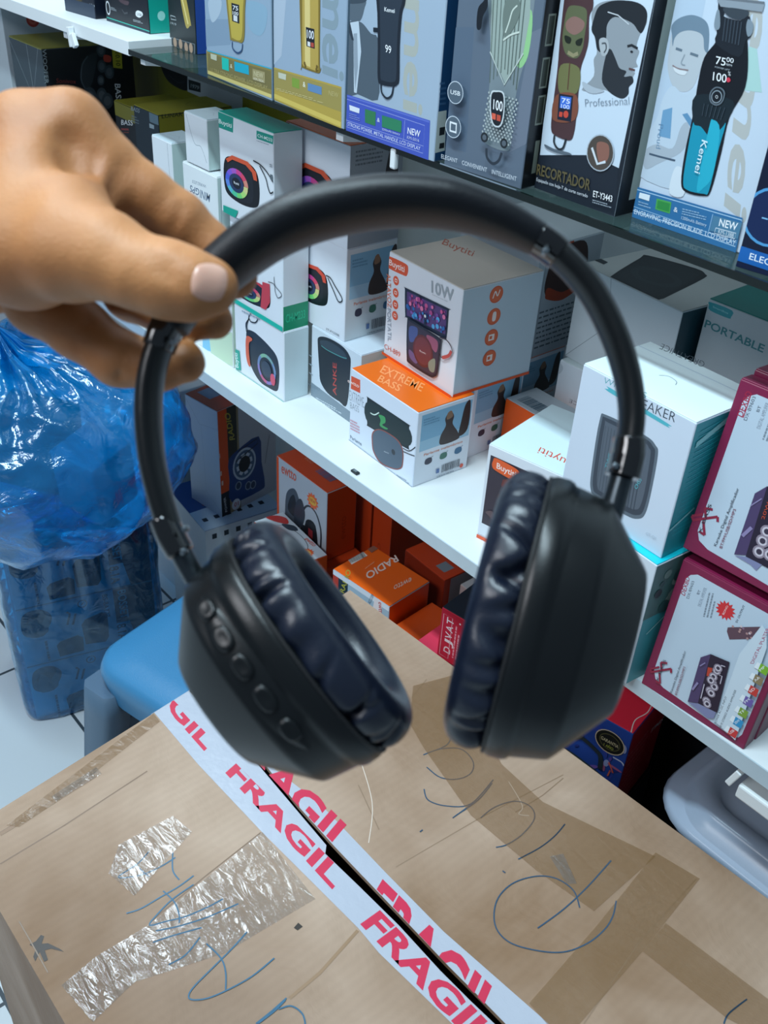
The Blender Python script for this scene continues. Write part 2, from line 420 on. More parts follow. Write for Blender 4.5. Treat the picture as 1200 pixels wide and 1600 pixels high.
F.sm([(0.08558, 0.02276), (0.09148, 0.02562), (0.10214, 0.02503), (0.10354, 0.0213), (0.09412, 0.01713), (0.08553, 0.01847)], '#dfe6ea'); F.text('USB', [(0.08773, 0.01941), (0.10059, 0.01962), (0.08897, 0.02275)], '#101620'); F.small(*[(0.0766, 0.01035), (0.10253, 0.01088), (0.07718, 0.01363)], 2, '#aab4ba')
F.sm([(0.04163, 0.03199), (0.06805, 0.03384), (0.06541, 0.02875), (0.05154, 0.02882)], '#4b3b42'); F.line([(0.04829, 0.02086), (0.05455, 0.01689), (0.06363, 0.01895)], .002, '#41454c')
R = B['R']; R.fr(.05, .25, .12, .75, '#e6edf0'); R.circ([(0.01936, 0.02183)][0], .006, '#9fe0d6'); barcode(R, .02, .062, .05, .085, '#e8f2f2'); close(B)
B = carton('G2', 'clipper_box', 'slim black carton with gold clipper and deep blue side', GC, '#0d1b20', '#123f8e', '#123f8e', lid=False)
F = B['F']; F.sm([(0.0354, 0.07215), (0.04841, 0.07378), (0.06263, 0.03677), (0.06008, 0.03243), (0.04804, 0.03063)], '#b4a04a'); F.line([(0.039, 0.0683), (0.05508, 0.03345)], .003, '#e2d68e')
F.poly([(0.00165, 0.01013), (0.07189, 0.0126), (0.0704, -0.00055), (9e-05, -0.00044)], '#6f7a80'); F.poly([(0.00386, 0.00929), (0.0696, 0.01165), (0.06832, 0.00046), (0.00261, 0.00077)], '#343c40')
for q in [(0.01489, 0.00533), (0.03102, 0.00597), (0.04664, 0.00461), (0.06014, 0.00587)]: F.circ(q, .005, '#b39a84', .006)
F.line([(0.00678, 0.03709), (0.02013, 0.03721), (0.02226, 0.0335), (0.00775, 0.03273), (0.00678, 0.03709)], .0008, '#b8c4c8'); F.text('1919', [(0.00522, 0.02648), (0.0213, 0.02662), (0.00566, 0.02949)], '#b8c4c8'); close(B)

def kemei_band(F, k, colr, hi, strip, strip_txt, newtxt):
    pass
# G3
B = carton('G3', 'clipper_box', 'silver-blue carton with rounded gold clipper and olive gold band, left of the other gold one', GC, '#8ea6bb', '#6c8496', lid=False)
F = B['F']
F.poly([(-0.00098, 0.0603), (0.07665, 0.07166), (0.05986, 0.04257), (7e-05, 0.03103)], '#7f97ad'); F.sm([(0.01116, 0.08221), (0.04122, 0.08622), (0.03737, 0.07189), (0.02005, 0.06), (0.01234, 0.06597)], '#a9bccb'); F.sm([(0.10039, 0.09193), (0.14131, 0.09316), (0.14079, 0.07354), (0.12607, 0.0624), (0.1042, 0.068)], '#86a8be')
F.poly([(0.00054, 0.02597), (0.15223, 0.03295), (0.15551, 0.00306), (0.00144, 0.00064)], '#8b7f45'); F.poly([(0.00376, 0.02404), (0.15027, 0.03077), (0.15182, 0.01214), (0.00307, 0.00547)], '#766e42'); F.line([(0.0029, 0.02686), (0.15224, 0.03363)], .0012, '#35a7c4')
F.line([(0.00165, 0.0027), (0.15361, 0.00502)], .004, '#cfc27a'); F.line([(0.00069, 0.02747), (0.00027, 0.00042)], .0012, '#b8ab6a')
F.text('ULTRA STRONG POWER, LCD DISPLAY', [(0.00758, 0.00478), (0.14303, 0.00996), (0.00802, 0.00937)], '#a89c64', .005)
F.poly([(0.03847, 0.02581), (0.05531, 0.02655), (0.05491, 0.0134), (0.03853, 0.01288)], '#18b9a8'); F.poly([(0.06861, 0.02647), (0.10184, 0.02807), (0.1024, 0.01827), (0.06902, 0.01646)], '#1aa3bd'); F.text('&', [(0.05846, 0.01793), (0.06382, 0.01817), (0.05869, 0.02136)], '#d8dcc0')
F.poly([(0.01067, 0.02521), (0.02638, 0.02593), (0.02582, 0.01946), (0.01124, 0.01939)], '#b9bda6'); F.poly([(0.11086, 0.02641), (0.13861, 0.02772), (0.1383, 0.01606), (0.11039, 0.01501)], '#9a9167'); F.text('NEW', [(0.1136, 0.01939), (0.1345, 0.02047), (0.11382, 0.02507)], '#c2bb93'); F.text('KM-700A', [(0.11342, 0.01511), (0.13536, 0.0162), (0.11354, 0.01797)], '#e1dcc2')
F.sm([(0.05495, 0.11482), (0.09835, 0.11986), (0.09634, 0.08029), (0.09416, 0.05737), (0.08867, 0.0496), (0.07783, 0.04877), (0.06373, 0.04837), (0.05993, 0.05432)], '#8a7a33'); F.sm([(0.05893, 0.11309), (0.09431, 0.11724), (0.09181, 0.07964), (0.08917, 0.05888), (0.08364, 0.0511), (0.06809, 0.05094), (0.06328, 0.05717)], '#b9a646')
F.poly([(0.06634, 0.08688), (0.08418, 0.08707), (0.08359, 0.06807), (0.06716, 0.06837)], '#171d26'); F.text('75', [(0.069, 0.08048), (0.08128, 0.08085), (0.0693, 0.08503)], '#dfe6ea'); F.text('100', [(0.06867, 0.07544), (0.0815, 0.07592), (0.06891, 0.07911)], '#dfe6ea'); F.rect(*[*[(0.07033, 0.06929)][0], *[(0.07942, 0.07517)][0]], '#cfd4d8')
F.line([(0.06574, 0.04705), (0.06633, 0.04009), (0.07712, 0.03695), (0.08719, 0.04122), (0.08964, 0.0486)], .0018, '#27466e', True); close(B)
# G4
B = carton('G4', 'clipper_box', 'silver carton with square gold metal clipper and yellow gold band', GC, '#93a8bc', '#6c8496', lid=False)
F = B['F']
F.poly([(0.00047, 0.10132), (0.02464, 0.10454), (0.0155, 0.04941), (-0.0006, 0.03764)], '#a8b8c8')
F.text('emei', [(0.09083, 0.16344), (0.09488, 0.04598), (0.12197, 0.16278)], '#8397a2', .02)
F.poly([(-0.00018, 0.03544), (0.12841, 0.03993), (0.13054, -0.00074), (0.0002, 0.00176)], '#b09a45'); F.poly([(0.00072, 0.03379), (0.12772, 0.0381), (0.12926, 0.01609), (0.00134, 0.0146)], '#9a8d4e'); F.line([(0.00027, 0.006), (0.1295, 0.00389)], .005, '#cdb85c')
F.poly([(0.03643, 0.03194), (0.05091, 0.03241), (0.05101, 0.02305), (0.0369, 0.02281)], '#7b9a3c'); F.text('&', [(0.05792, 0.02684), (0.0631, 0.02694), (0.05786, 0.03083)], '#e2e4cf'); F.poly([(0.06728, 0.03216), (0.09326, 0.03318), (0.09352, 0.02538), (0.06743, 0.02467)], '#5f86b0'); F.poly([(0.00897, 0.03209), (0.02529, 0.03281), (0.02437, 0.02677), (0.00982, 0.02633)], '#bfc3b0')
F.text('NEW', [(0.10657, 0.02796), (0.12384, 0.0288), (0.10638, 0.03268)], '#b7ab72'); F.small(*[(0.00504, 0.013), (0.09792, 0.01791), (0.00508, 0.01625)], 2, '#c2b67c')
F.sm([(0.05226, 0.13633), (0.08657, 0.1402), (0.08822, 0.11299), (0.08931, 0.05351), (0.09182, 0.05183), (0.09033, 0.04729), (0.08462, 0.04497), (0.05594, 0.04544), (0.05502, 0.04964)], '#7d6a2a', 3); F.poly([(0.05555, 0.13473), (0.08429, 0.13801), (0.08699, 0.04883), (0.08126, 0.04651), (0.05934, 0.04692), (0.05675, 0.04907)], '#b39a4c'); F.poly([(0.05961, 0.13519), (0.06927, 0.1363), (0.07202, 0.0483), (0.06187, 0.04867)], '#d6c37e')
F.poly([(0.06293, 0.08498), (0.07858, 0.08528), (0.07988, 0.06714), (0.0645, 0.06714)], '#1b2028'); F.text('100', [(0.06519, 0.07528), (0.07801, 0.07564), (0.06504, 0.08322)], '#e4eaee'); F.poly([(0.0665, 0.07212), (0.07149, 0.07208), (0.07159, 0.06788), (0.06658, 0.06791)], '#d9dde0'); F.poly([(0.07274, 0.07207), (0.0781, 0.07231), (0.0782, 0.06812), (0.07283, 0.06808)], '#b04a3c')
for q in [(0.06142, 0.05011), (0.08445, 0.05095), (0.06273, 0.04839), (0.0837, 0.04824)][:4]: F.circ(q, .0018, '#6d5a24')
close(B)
# G5
B = carton('G5', 'clipper_box', 'silver carton with man in suit, black clipper and royal blue band', GC, '#9db0c2', '#17456f', lid=False)
F = B['F']
F.text('emei', [(0.07565, 0.1658), (0.08544, 0.0374), (0.09771, 0.16552)], '#a7ada6', .02)
F.sm([(-0.00758, 0.11863), (0.02186, 0.12248), (0.02172, 0.11488), (0.01641, 0.10416), (0.00501, 0.10174), (-0.00414, 0.10552)], '#55636f'); F.sm([(-0.00573, 0.12272), (0.02246, 0.1282), (0.02199, 0.12061), (-0.00539, 0.11622)], '#3b4854')
F.sm([(-0.00924, 0.09653), (-0.00112, 0.10086), (0.01412, 0.10306), (0.02196, 0.10148), (0.03305, 0.09539), (0.04312, 0.09307), (0.04674, 0.06819), (0.0474, 0.0388), (0.01646, 0.03819), (-0.00546, 0.03526)], '#4e5c68', 3)
F.poly([(-0.00038, 0.09979), (0.01409, 0.10344), (0.01949, 0.07753), (0.01502, 0.03875), (0.01079, 0.03878), (0.00733, 0.08554)], '#b9c8d4'); F.poly([(0.00699, 0.09143), (0.01239, 0.09265), (0.01562, 0.06279), (0.01273, 0.04166), (0.00943, 0.06171)], '#8d9ba8'); F.poly([(-0.00443, 0.09802), (0.00095, 0.10077), (0.00802, 0.08565), (0.00457, 0.08551)], '#2f3a46')
F.poly([(-0.00833, 0.03472), (0.12304, 0.03555), (0.12481, -0.00015), (-0.00509, -0.00149)], '#4256b4'); F.poly([(-0.00757, 0.03401), (0.12251, 0.03484), (0.12237, 0.03342), (-0.00749, 0.03253)], '#5c6fc4')
for q in ([(-0.00232, 0.03034), (0.11631, 0.02973), (0.1167, 0.00456), (0.00125, 0.00385), (-0.00232, 0.03034)], [(0.00019, 0.01017), (0.11658, 0.01112)], [(0.08856, 0.02871), (0.08843, 0.01055)]): F.line(q, .0005, '#97a4dc')
F.text('STRONG POWER, METAL HANDLE, LCD DISPLAY', [(0.00262, 0.00545), (0.11272, 0.00612), (0.00279, 0.0092)], '#c9d2f0', .005)
F.poly([(0.00441, 0.0257), (0.02077, 0.02557), (0.02037, 0.02082), (0.00541, 0.02076)], '#d8dee8'); F.poly([(0.02909, 0.02683), (0.04559, 0.02725), (0.04591, 0.01427), (0.02995, 0.01428)], '#33784f'); F.text('&', [(0.04828, 0.019), (0.05237, 0.01902), (0.04839, 0.02197)], '#dfe6f4'); F.poly([(0.05516, 0.02629), (0.0842, 0.02698), (0.0846, 0.01635), (0.05604, 0.0156)], '#2e7d5a'); F.text('2200mAh battery', [(0.05628, 0.0127), (0.08291, 0.01349), (0.05611, 0.01477)], '#c9d2f0', 0)
F.text('NEW', [(0.09358, 0.01749), (0.11137, 0.01814), (0.09358, 0.02365)], '#e6eaf6'); F.text('KM-5016', [(0.0934, 0.01291), (0.11063, 0.01347), (0.09342, 0.01581)], '#c4cbe8'); F.small(*[(0.00509, 0.01337), (0.02223, 0.01394), (0.00514, 0.01899)], 3, '#7c8bd0')
F.sm([(0.03719, 0.15199), (0.07661, 0.15634), (0.07928, 0.12999), (0.07582, 0.11859), (0.07527, 0.09237), (0.0774, 0.06375), (0.07477, 0.05775), (0.06919, 0.05512), (0.0529, 0.05369), (0.04654, 0.05816), (0.04422, 0.08743), (0.04148, 0.11382)], '#1a222d', 4)
F.sm([(0.04236, 0.15076), (0.07291, 0.15417), (0.07536, 0.12948), (0.07216, 0.11808), (0.07154, 0.09177), (0.07312, 0.06495), (0.06883, 0.05903), (0.05521, 0.05773), (0.05032, 0.06085), (0.0481, 0.08804), (0.04531, 0.11435)], '#2b3643', 4); F.poly([(0.03657, 0.10132), (0.04307, 0.1019), (0.04337, 0.09811), (0.03686, 0.09751)], '#15202c')
F.text('Kemei', [(0.05149, 0.11708), (0.06598, 0.11759), (0.05118, 0.12076)], '#dfe6ea'); F.text('99', [(0.05568, 0.08306), (0.06409, 0.08289), (0.05509, 0.08993)], '#eef3f6', 0); F.line([(0.05149, 0.05464), (0.05345, 0.04692), (0.06108, 0.0431), (0.06795, 0.04727), (0.06976, 0.05602)], .002, '#202a36', True)
R = B['R']; R.poly([(-0.00093, 0.04498), (0.01095, 0.04533), (0.01316, 0.00892), (-9e-05, 0.00814)], '#c6d2cc'); R.poly([(0.00388, 0.03067), (0.01103, 0.03086), (0.01073, 0.02387), (0.00416, 0.02343)], '#20282c'); R.poly([(0.00557, 0.0164), (0.01164, 0.01647), (0.01166, 0.01157), (0.00528, 0.01155)], '#20282c')
R.small(*[(0.00123, 0.0506), (0.00915, 0.0506), (-0.00082, 0.07259)], 5, '#3f6a92'); close(B)
# G6 engraved clipper, grey
B = carton('G6', 'clipper_box', 'dark grey carton with engraved silver and green clipper showing 100', GC, '#5d6b7b', '#12161c', lid=False)
F = B['F']
F.poly([(-0.00452, 0.11636), (0.02105, 0.12005), (0.02576, 0.01696), (0.00135, 0.01638)], '#56677a'); F.poly([(0.08294, 0.12493), (0.09379, 0.13054), (0.09772, 0.04219), (0.07572, 0.02819)], '#6b7686')
F.sm([(0.03244, 0.16643), (0.07688, 0.17129), (0.0825, 0.13692), (0.08052, 0.10606), (0.07658, 0.08637), (0.07418, 0.05968), (0.07641, 0.03526), (0.07105, 0.02807), (0.05026, 0.02907), (0.04543, 0.03551), (0.04508, 0.06745), (0.0429, 0.1021)], '#77858c', 4)
F.sm([(0.06344, 0.1343), (0.0807, 0.14066), (0.08319, 0.11064), (0.07624, 0.09696), (0.06645, 0.10588)], '#8fc48a')
F.poly([(0.03478, 0.16274), (0.07537, 0.1673), (0.07973, 0.13654), (0.07755, 0.10975), (0.06263, 0.08171), (0.04199, 0.10409)], '#96a6a0')
for i in range(9):
    t0, t1 = [(0.03595, 0.16287), (0.07428, 0.16718)], [(0.04306, 0.10511), (0.07662, 0.10835)]
    s = (i + .5) / 9; F.line([(t0[0][0]*(1-s)+t0[1][0]*s, t0[0][1]), (t1[0][0]*(1-s)+t1[1][0]*s, t1[0][1] - .012 + .03*abs(s-.5) * -1)], .0009, '#56645f')
F.sm([(0.05183, 0.14083), (0.05878, 0.15171), (0.06799, 0.14494), (0.06854, 0.135), (0.0634, 0.12411), (0.05689, 0.11694), (0.05267, 0.12461)], '#6c7a74'); F.line([(0.05623, 0.12099), (0.05896, 0.12961), (0.06107, 0.13802), (0.06551, 0.14262)], .0012, '#c6d2c8', True); F.line([(0.05483, 0.11496), (0.06228, 0.12023), (0.07108, 0.12359)], .0015, '#c6d2c8', True)
F.line([(0.04199, 0.10409), (0.06152, 0.08108), (0.07776, 0.10853)], .0012, '#b9c6c0')
rnd = random.Random(4)
for i in range(17):
    for j in range(9):
        c0 = [(0.04564, 0.07202), (0.08054, 0.07195), (0.0464, 0.03338)]; u, v = (j + .5 * (i % 2)) / 9, i / 17
        q = (c0[0][0] + (c0[1][0]-c0[0][0])*u + (c0[2][0]-c0[0][0])*v, c0[0][1] + (c0[1][1]-c0[0][1])*u + (c0[2][1]-c0[0][1])*v); F.circ(q, .0010, '#a9b4b4', n=6)
F.sm([(0.05164, 0.07357), (0.05708, 0.07633), (0.06603, 0.07578), (0.06873, 0.06306), (0.06813, 0.05174), (0.06389, 0.04724), (0.05674, 0.04895), (0.05252, 0.05989)], '#c6d0d4', 4); F.sm([(0.05275, 0.07244), (0.05758, 0.0751), (0.06499, 0.07471), (0.06755, 0.06283), (0.06679, 0.05237), (0.06338, 0.04849), (0.05782, 0.05008), (0.05374, 0.06013)], '#1a2028', 4)
F.text('100', [(0.05609, 0.06104), (0.06664, 0.06087), (0.0554, 0.06939)], '#eef3f6'); F.poly([(0.05536, 0.05774), (0.05973, 0.05771), (0.0602, 0.05284), (0.05581, 0.05286)], '#d8604a'); F.poly([(0.06101, 0.05751), (0.06534, 0.05748), (0.06582, 0.05262), (0.06147, 0.05264)], '#c0503e')
for q in [(0.04986, 0.03599), (0.0726, 0.03581)]: F.circ(q, .0042, '#20262c'); F.circ(q, .0024, '#56606a')
F.line([(0.05372, 0.02748), (0.05549, 0.0201), (0.0625, 0.01625), (0.06888, 0.02009), (0.07143, 0.02769)], .0026, '#2c3540', True); F.sm([(0.02805, 0.13564), (0.03369, 0.14253), (0.03514, 0.1488), (0.03843, 0.13907), (0.03433, 0.13029), (0.03329, 0.12097), (0.02865, 0.12114)], '#161c24')
for cx in [(0.01116, 0.0661), (0.01234, 0.03702)]: F.circ(cx, .0095, '#c6d2dc'); F.circ(cx, .0088, '#52616f')
F.text('USB', [(0.00546, 0.06413), (0.01728, 0.0645), (0.00532, 0.06777)], '#dfe6ea'); F.poly([(0.00775, 0.04129), (0.01647, 0.04118), (0.01699, 0.0323), (0.00855, 0.03243)], '#dfe6ea'); F.poly([(0.0093, 0.03971), (0.01535, 0.03953), (0.01576, 0.03394), (0.00972, 0.03386)], '#52616f')
F.text('ELEGANT    CONVENIENT    INTELLIGENT', [(0.00112, 0.00699), (0.09154, 0.00801), (0.00098, 0.01091)], '#c3ccd4', .004); F.poly([(5e-05, 0.00279), (0.0944, 0.00108), (0.09462, -0.00021), (0.00022, 0.00143)], '#7b8a98')
R = B['R']
for k_, q in enumerate([(0.01168, 0.12766), (0.01152, 0.09498), (0.01255, 0.06528)]): R.rect(q[0]-.005, q[1]-.012, q[0]+.005, q[1]+.012, '#8d9488'); R.rect(q[0]-.0035, q[1]-.0105, q[0]+.0035, q[1]+.0105, '#3a4038')
R.rect(.012, .012, .018, .04, '#8d9488'); close(B)
# G7 bearded man
B = carton('G7', 'clipper_box', 'white and black carton with bearded man in profile beside a bronze skull clipper', GC, '#c4d2de', '#c9d6cf', lid=False)
F = B['F']
F.fr(.0, .0, 1, 1, '#1b222c'); F.poly([(-0.00559, 0.17992), (0.09198, 0.19015), (0.08758, 0.03885), (0.0602, 0.04157), (0.00142, 0.02821)], '#c6d6e4')
F.fr(0, 0, 1, .03, '#39424c')
F.poly([(0.00133, 0.02865), (0.05996, 0.04261), (0.08725, 0.03789), (0.09332, 0.001), (-0.00214, -0.00103)], '#1d2530')
F.sm([(0.03644, 0.08893), (0.04649, 0.10111), (0.0438, 0.11278), (0.04575, 0.1191), (0.0394, 0.1319), (0.0342, 0.14474), (0.04015, 0.15283), (0.0555, 0.15713), (0.07118, 0.15809), (0.08355, 0.15535), (0.08857, 0.14685), (0.0851, 0.13925), (0.0833, 0.13293), (0.08345, 0.1282), (0.08668, 0.12586), (0.08528, 0.11889), (0.08775, 0.11544), (0.08365, 0.11375), (0.08345, 0.11137), (0.08629, 0.1107), (0.08505, 0.10714), (0.08627, 0.10441), (0.083, 0.10022), (0.08362, 0.09555), (0.07988, 0.09078), (0.07148, 0.09117), (0.05971, 0.09338), (0.05036, 0.09056)], '#8e979e', 4)
F.sm([(0.03678, 0.13346), (0.03724, 0.14131), (0.03957, 0.14933), (0.04549, 0.15354), (0.05558, 0.15676), (0.07109, 0.15844), (0.08185, 0.15695), (0.08744, 0.15222), (0.08778, 0.14395), (0.08528, 0.13853), (0.08155, 0.13984), (0.0747, 0.14408), (0.05823, 0.14585), (0.05156, 0.13954), (0.05271, 0.13005), (0.05118, 0.11999), (0.04531, 0.12101), (0.04191, 0.12836)], '#22272d', 4)
F.sm([(0.05539, 0.11872), (0.05876, 0.12321), (0.06512, 0.1174), (0.07068, 0.11146), (0.07777, 0.11035), (0.07662, 0.10619), (0.08378, 0.10789), (0.08637, 0.10403), (0.08309, 0.09984), (0.08377, 0.09497), (0.07935, 0.09068), (0.07157, 0.09078), (0.06241, 0.09389), (0.05516, 0.10066)], '#2a2f35', 4)
F.sm([(0.04616, 0.12706), (0.04994, 0.13), (0.05466, 0.1288), (0.05717, 0.12295), (0.05504, 0.11787), (0.05055, 0.11791)], '#a9b1b6'); F.line([(0.0493, 0.1256), (0.05306, 0.1262), (0.05449, 0.12251), (0.05297, 0.1195)], .0012, '#4c5359', True)
F.line([(0.05007, 0.14811), (0.06057, 0.14731), (0.07242, 0.14261)], .0008, '#c4ccd2'); F.line([(0.07453, 0.12771), (0.07845, 0.12911), (0.08461, 0.12781)], .0018, '#23282e'); F.circ([(0.07956, 0.12468)][0], .0014, '#23282e', .0008); F.line([(0.07989, 0.11269), (0.08582, 0.11257)], .0014, '#5a3f3f')
F.sm([(0.03624, 0.09512), (0.0483, 0.09326), (0.05989, 0.09259), (0.04939, 0.08851), (0.03983, 0.08958)], '#aab6c0')
F.text('Professional', [(0.0432, 0.07724), (0.08667, 0.08769), (0.04127, 0.08317)], '#7d8a98', -.012)
F.sm([(0.00419, 0.15037), (0.00367, 0.17714), (0.02298, 0.17923), (0.03467, 0.15248), (0.03271, 0.1426), (0.03577, 0.12542), (0.03462, 0.11525), (0.03221, 0.10264), (0.03503, 0.07388), (0.03566, 0.05456), (0.03159, 0.04792), (0.01593, 0.04839), (0.00986, 0.0533), (0.00836, 0.07278), (0.00757, 0.10034), (0.00573, 0.12067)], '#4a3336', 4)
F.sm([(0.00868, 0.14313), (0.01296, 0.14763), (0.02732, 0.14765), (0.03067, 0.14036), (0.03103, 0.12864), (0.03096, 0.11866), (0.02625, 0.111), (0.01478, 0.11193), (0.00863, 0.12113), (0.00787, 0.1331)], '#5d6448', 4); F.sm([(0.00975, 0.13537), (0.01744, 0.14043), (0.02833, 0.13807), (0.02795, 0.13212), (0.0203, 0.12738), (0.01157, 0.12965)], '#8a6a62'); F.sm([(0.01039, 0.12545), (0.0174, 0.12453), (0.0171, 0.12045), (0.01226, 0.12089)], '#20261e'); F.sm([(0.02293, 0.12339), (0.02923, 0.12638), (0.02868, 0.1211), (0.02418, 0.12038)], '#20261e'); F.line([(0.01617, 0.1138), (0.0224, 0.11239), (0.02716, 0.11481)], .003, '#8f8a6a')
F.sm([(0.01067, 0.10297), (0.03064, 0.10441), (0.03234, 0.08605), (0.01377, 0.08246)], '#6e7048'); F.sm([(0.01065, 0.07971), (0.03222, 0.08392), (0.03454, 0.06519), (0.01097, 0.06019)], '#7d4a38'); F.line([(0.02009, 0.10667), (0.02212, 0.08619)], .0012, '#5a4030')
F.poly([(0.01335, 0.08153), (0.02887, 0.08284), (0.03085, 0.06267), (0.01567, 0.06162)], '#1c2334'); F.poly([(0.01547, 0.08023), (0.0274, 0.08128), (0.02791, 0.07199), (0.0165, 0.07096)], '#3f6fd0'); F.text('75', [(0.0177, 0.07551), (0.02673, 0.07604), (0.0172, 0.07928)], '#dfeaff'); F.text('100', [(0.01798, 0.07126), (0.02704, 0.07181), (0.01758, 0.07463)], '#dfeaff'); F.poly([(0.01682, 0.06798), (0.02046, 0.0683), (0.02066, 0.06443), (0.01702, 0.0641)], '#c84a3a'); F.circ([(0.02434, 0.06737)][0], .0028, '#c84a3a')
F.line([(0.01524, 0.04868), (0.01579, 0.04298), (0.02108, 0.03879), (0.02637, 0.04047), (0.02838, 0.04852)], .0018, '#222a32', True); F.sm([(0.00577, 0.03887), (0.01816, 0.03765), (0.03361, 0.03858), (0.03642, 0.037), (0.0218, 0.03534), (0.00889, 0.03617)], '#5a6672')
F.circ([(0.06683, 0.04599)][0], .0145, '#a9b4be'); F.circ([(0.06683, 0.04599)][0], .0135, '#4d4640'); F.sm([(0.062, 0.05288), (0.07324, 0.05439), (0.07625, 0.04541), (0.07254, 0.03907), (0.06651, 0.03979)], '#8a5f52'); F.line([(0.0575, 0.04816), (0.06598, 0.03702), (0.0739, 0.04071)], .0022, '#cfd8de')
F.text('RECORTADOR', [(0.00127, 0.01226), (0.06286, 0.01427), (0.00077, 0.02154)], '#5e563a', .02); F.text('Equipado con hoja-T de corte cerrado', [(0.00234, 0.00684), (0.06185, 0.00805), (0.00208, 0.00986)], '#d5dde4', 0); F.text('ET-Y3443', [(0.06736, 0.01045), (0.08787, 0.01149), (0.06674, 0.01575)], '#f0f4f6', .01); F.small(*[(0.06788, 0.00556), (0.08845, 0.00667), (0.06737, 0.00909)], 2, '#9aa6b0')
R = B['R']; R.fr(0, 0, .3, 1, '#121820'); R.fr(.0, .0, 1, .05, '#121820'); close(B)
# G8 smiling man, teal trimmer
B = carton('G8', 'clipper_box', 'pale carton with smiling man behind a black and teal trimmer showing 75 and 100', GC, '#c3d3e2', '#b9c6cf', lid=False)
F = B['F']
F.poly([(-0.00966, 0.18799), (0.0243, 0.19159), (0.02542, 0.15503), (-0.00378, 0.01194), (-0.0037, 0.03423)], '#b4c8da')
F.text('emei', [(0.0575, 0.17504), (0.08017, 0.02984), (0.07486, 0.1688)], '#b3b8b6', .02)
F.poly([(0.06796, 0.14173), (0.07477, 0.14104), (0.0869, 0.11429), (0.06986, 0.11292)], '#a9cfcb'); 
F.sm([(0.0024, 0.14068), (0.00616, 0.14681), (0.01575, 0.1515), (0.02687, 0.14983), (0.03423, 0.14367), (0.03568, 0.13104), (0.03364, 0.12136), (0.03027, 0.10741), (0.02252, 0.10246), (0.01234, 0.10505), (0.00483, 0.11636), (0.00288, 0.12945)], '#b5bfc6', 4)
F.sm([(0.00287, 0.13889), (0.00078, 0.14492), (0.00558, 0.15078), (0.01608, 0.15463), (0.02735, 0.15315), (0.03324, 0.14715), (0.0363, 0.133), (0.03265, 0.13425), (0.02883, 0.14284), (0.01883, 0.14463), (0.00984, 0.14218), (0.00572, 0.13745), (0.00526, 0.13173)], '#6f8698', 4)
F.line([(0.0085, 0.13074), (0.0143, 0.13016)], .0018, '#647684'); F.line([(0.02177, 0.1295), (0.02894, 0.12881)], .0018, '#647684'); F.line([(0.01732, 0.12802), (0.01584, 0.12171), (0.01952, 0.12081)], .0010, '#8d9aa4', True)
F.sm([(0.0099, 0.11801), (0.01514, 0.11699), (0.02201, 0.11705), (0.02084, 0.11416), (0.01545, 0.11397), (0.0113, 0.11555)], '#d3dbe0'); F.line([(0.00866, 0.11895), (0.01447, 0.11765), (0.02321, 0.11802)], .0009, '#8a7a7c', True)
F.sm([(0.00611, 0.09497), (0.01234, 0.10505), (0.02335, 0.10124), (0.03258, 0.10784), (0.0373, 0.11254), (0.04346, 0.09053), (0.04268, 0.0623), (0.04426, 0.03342), (-0.0037, 0.03423), (-0.00463, 0.05985), (0.00394, 0.07835)], '#bccddb', 4)
F.poly([(0.00834, 0.08637), (0.01633, 0.08999), (0.02025, 0.06748), (0.00943, 0.06716)], '#6d9cbf'); F.poly([(0.0262, 0.087), (0.03043, 0.08886), (0.04145, 0.08022), (0.03848, 0.07758)], '#5f8fb4'); F.sm([(-0.00134, 0.0521), (0.00848, 0.06069), (0.024, 0.06109), (0.02734, 0.07719), (0.03223, 0.08226), (0.03718, 0.07326), (0.03201, 0.05983), (0.01456, 0.04732), (0.00299, 0.04023)], '#a7b4bf', 4)
F.line([(0.00399, 0.05227), (0.01327, 0.05232), (0.02877, 0.05282)], .0015, '#46586a'); F.text('Proud', [(0.00716, 0.07595), (0.00924, 0.05771), (0.01174, 0.07631)], '#5f86a6', -.01)
F.sm([(0.02898, 0.04232), (0.03224, 0.04946), (0.04103, 0.0453), (0.04295, 0.02879), (0.03025, 0.02761)], '#d3dee6')
F.sm([(0.04145, 0.14114), (0.04049, 0.15092), (0.06069, 0.15124), (0.06857, 0.13825), (0.07319, 0.1154), (0.06644, 0.09332), (0.06675, 0.06788), (0.0658, 0.03901), (0.06067, 0.03346), (0.04459, 0.03222), (0.03833, 0.03828), (0.03583, 0.06071), (0.0356, 0.08892), (0.03387, 0.11191), (0.03459, 0.12901)], '#10151d', 4)
F.sm([(0.03798, 0.08743), (0.04855, 0.08962), (0.06367, 0.09159), (0.06397, 0.06923), (0.06419, 0.03859), (0.06023, 0.03504), (0.04535, 0.03412), (0.04014, 0.03917), (0.03797, 0.06121)], '#1592ae', 4); F.sm([(0.03434, 0.10237), (0.06633, 0.10474), (0.06442, 0.08903), (0.05851, 0.07993), (0.05337, 0.07683), (0.04466, 0.0819), (0.03762, 0.08339)], '#16242c', 4); F.sm([(0.05179, 0.08243), (0.05361, 0.08871), (0.06134, 0.08252), (0.06433, 0.05107), (0.05902, 0.03935), (0.05319, 0.03785)], '#25abc4', 4)
F.sm([(0.03584, 0.16709), (0.04341, 0.16284), (0.04314, 0.15753), (0.05681, 0.15682), (0.06344, 0.16038), (0.06803, 0.14882), (0.06483, 0.14479), (0.06278, 0.1337), (0.04151, 0.13933), (0.04074, 0.15006)], '#1b222b', 3); F.sm([(0.03647, 0.16014), (0.03876, 0.1601), (0.04186, 0.15094), (0.03991, 0.14814), (0.03681, 0.15092)], '#7f8f9b'); F.sm([(0.0629, 0.15856), (0.06757, 0.1561), (0.06846, 0.15029), (0.06571, 0.14776), (0.06272, 0.1533)], '#7f8f9b')
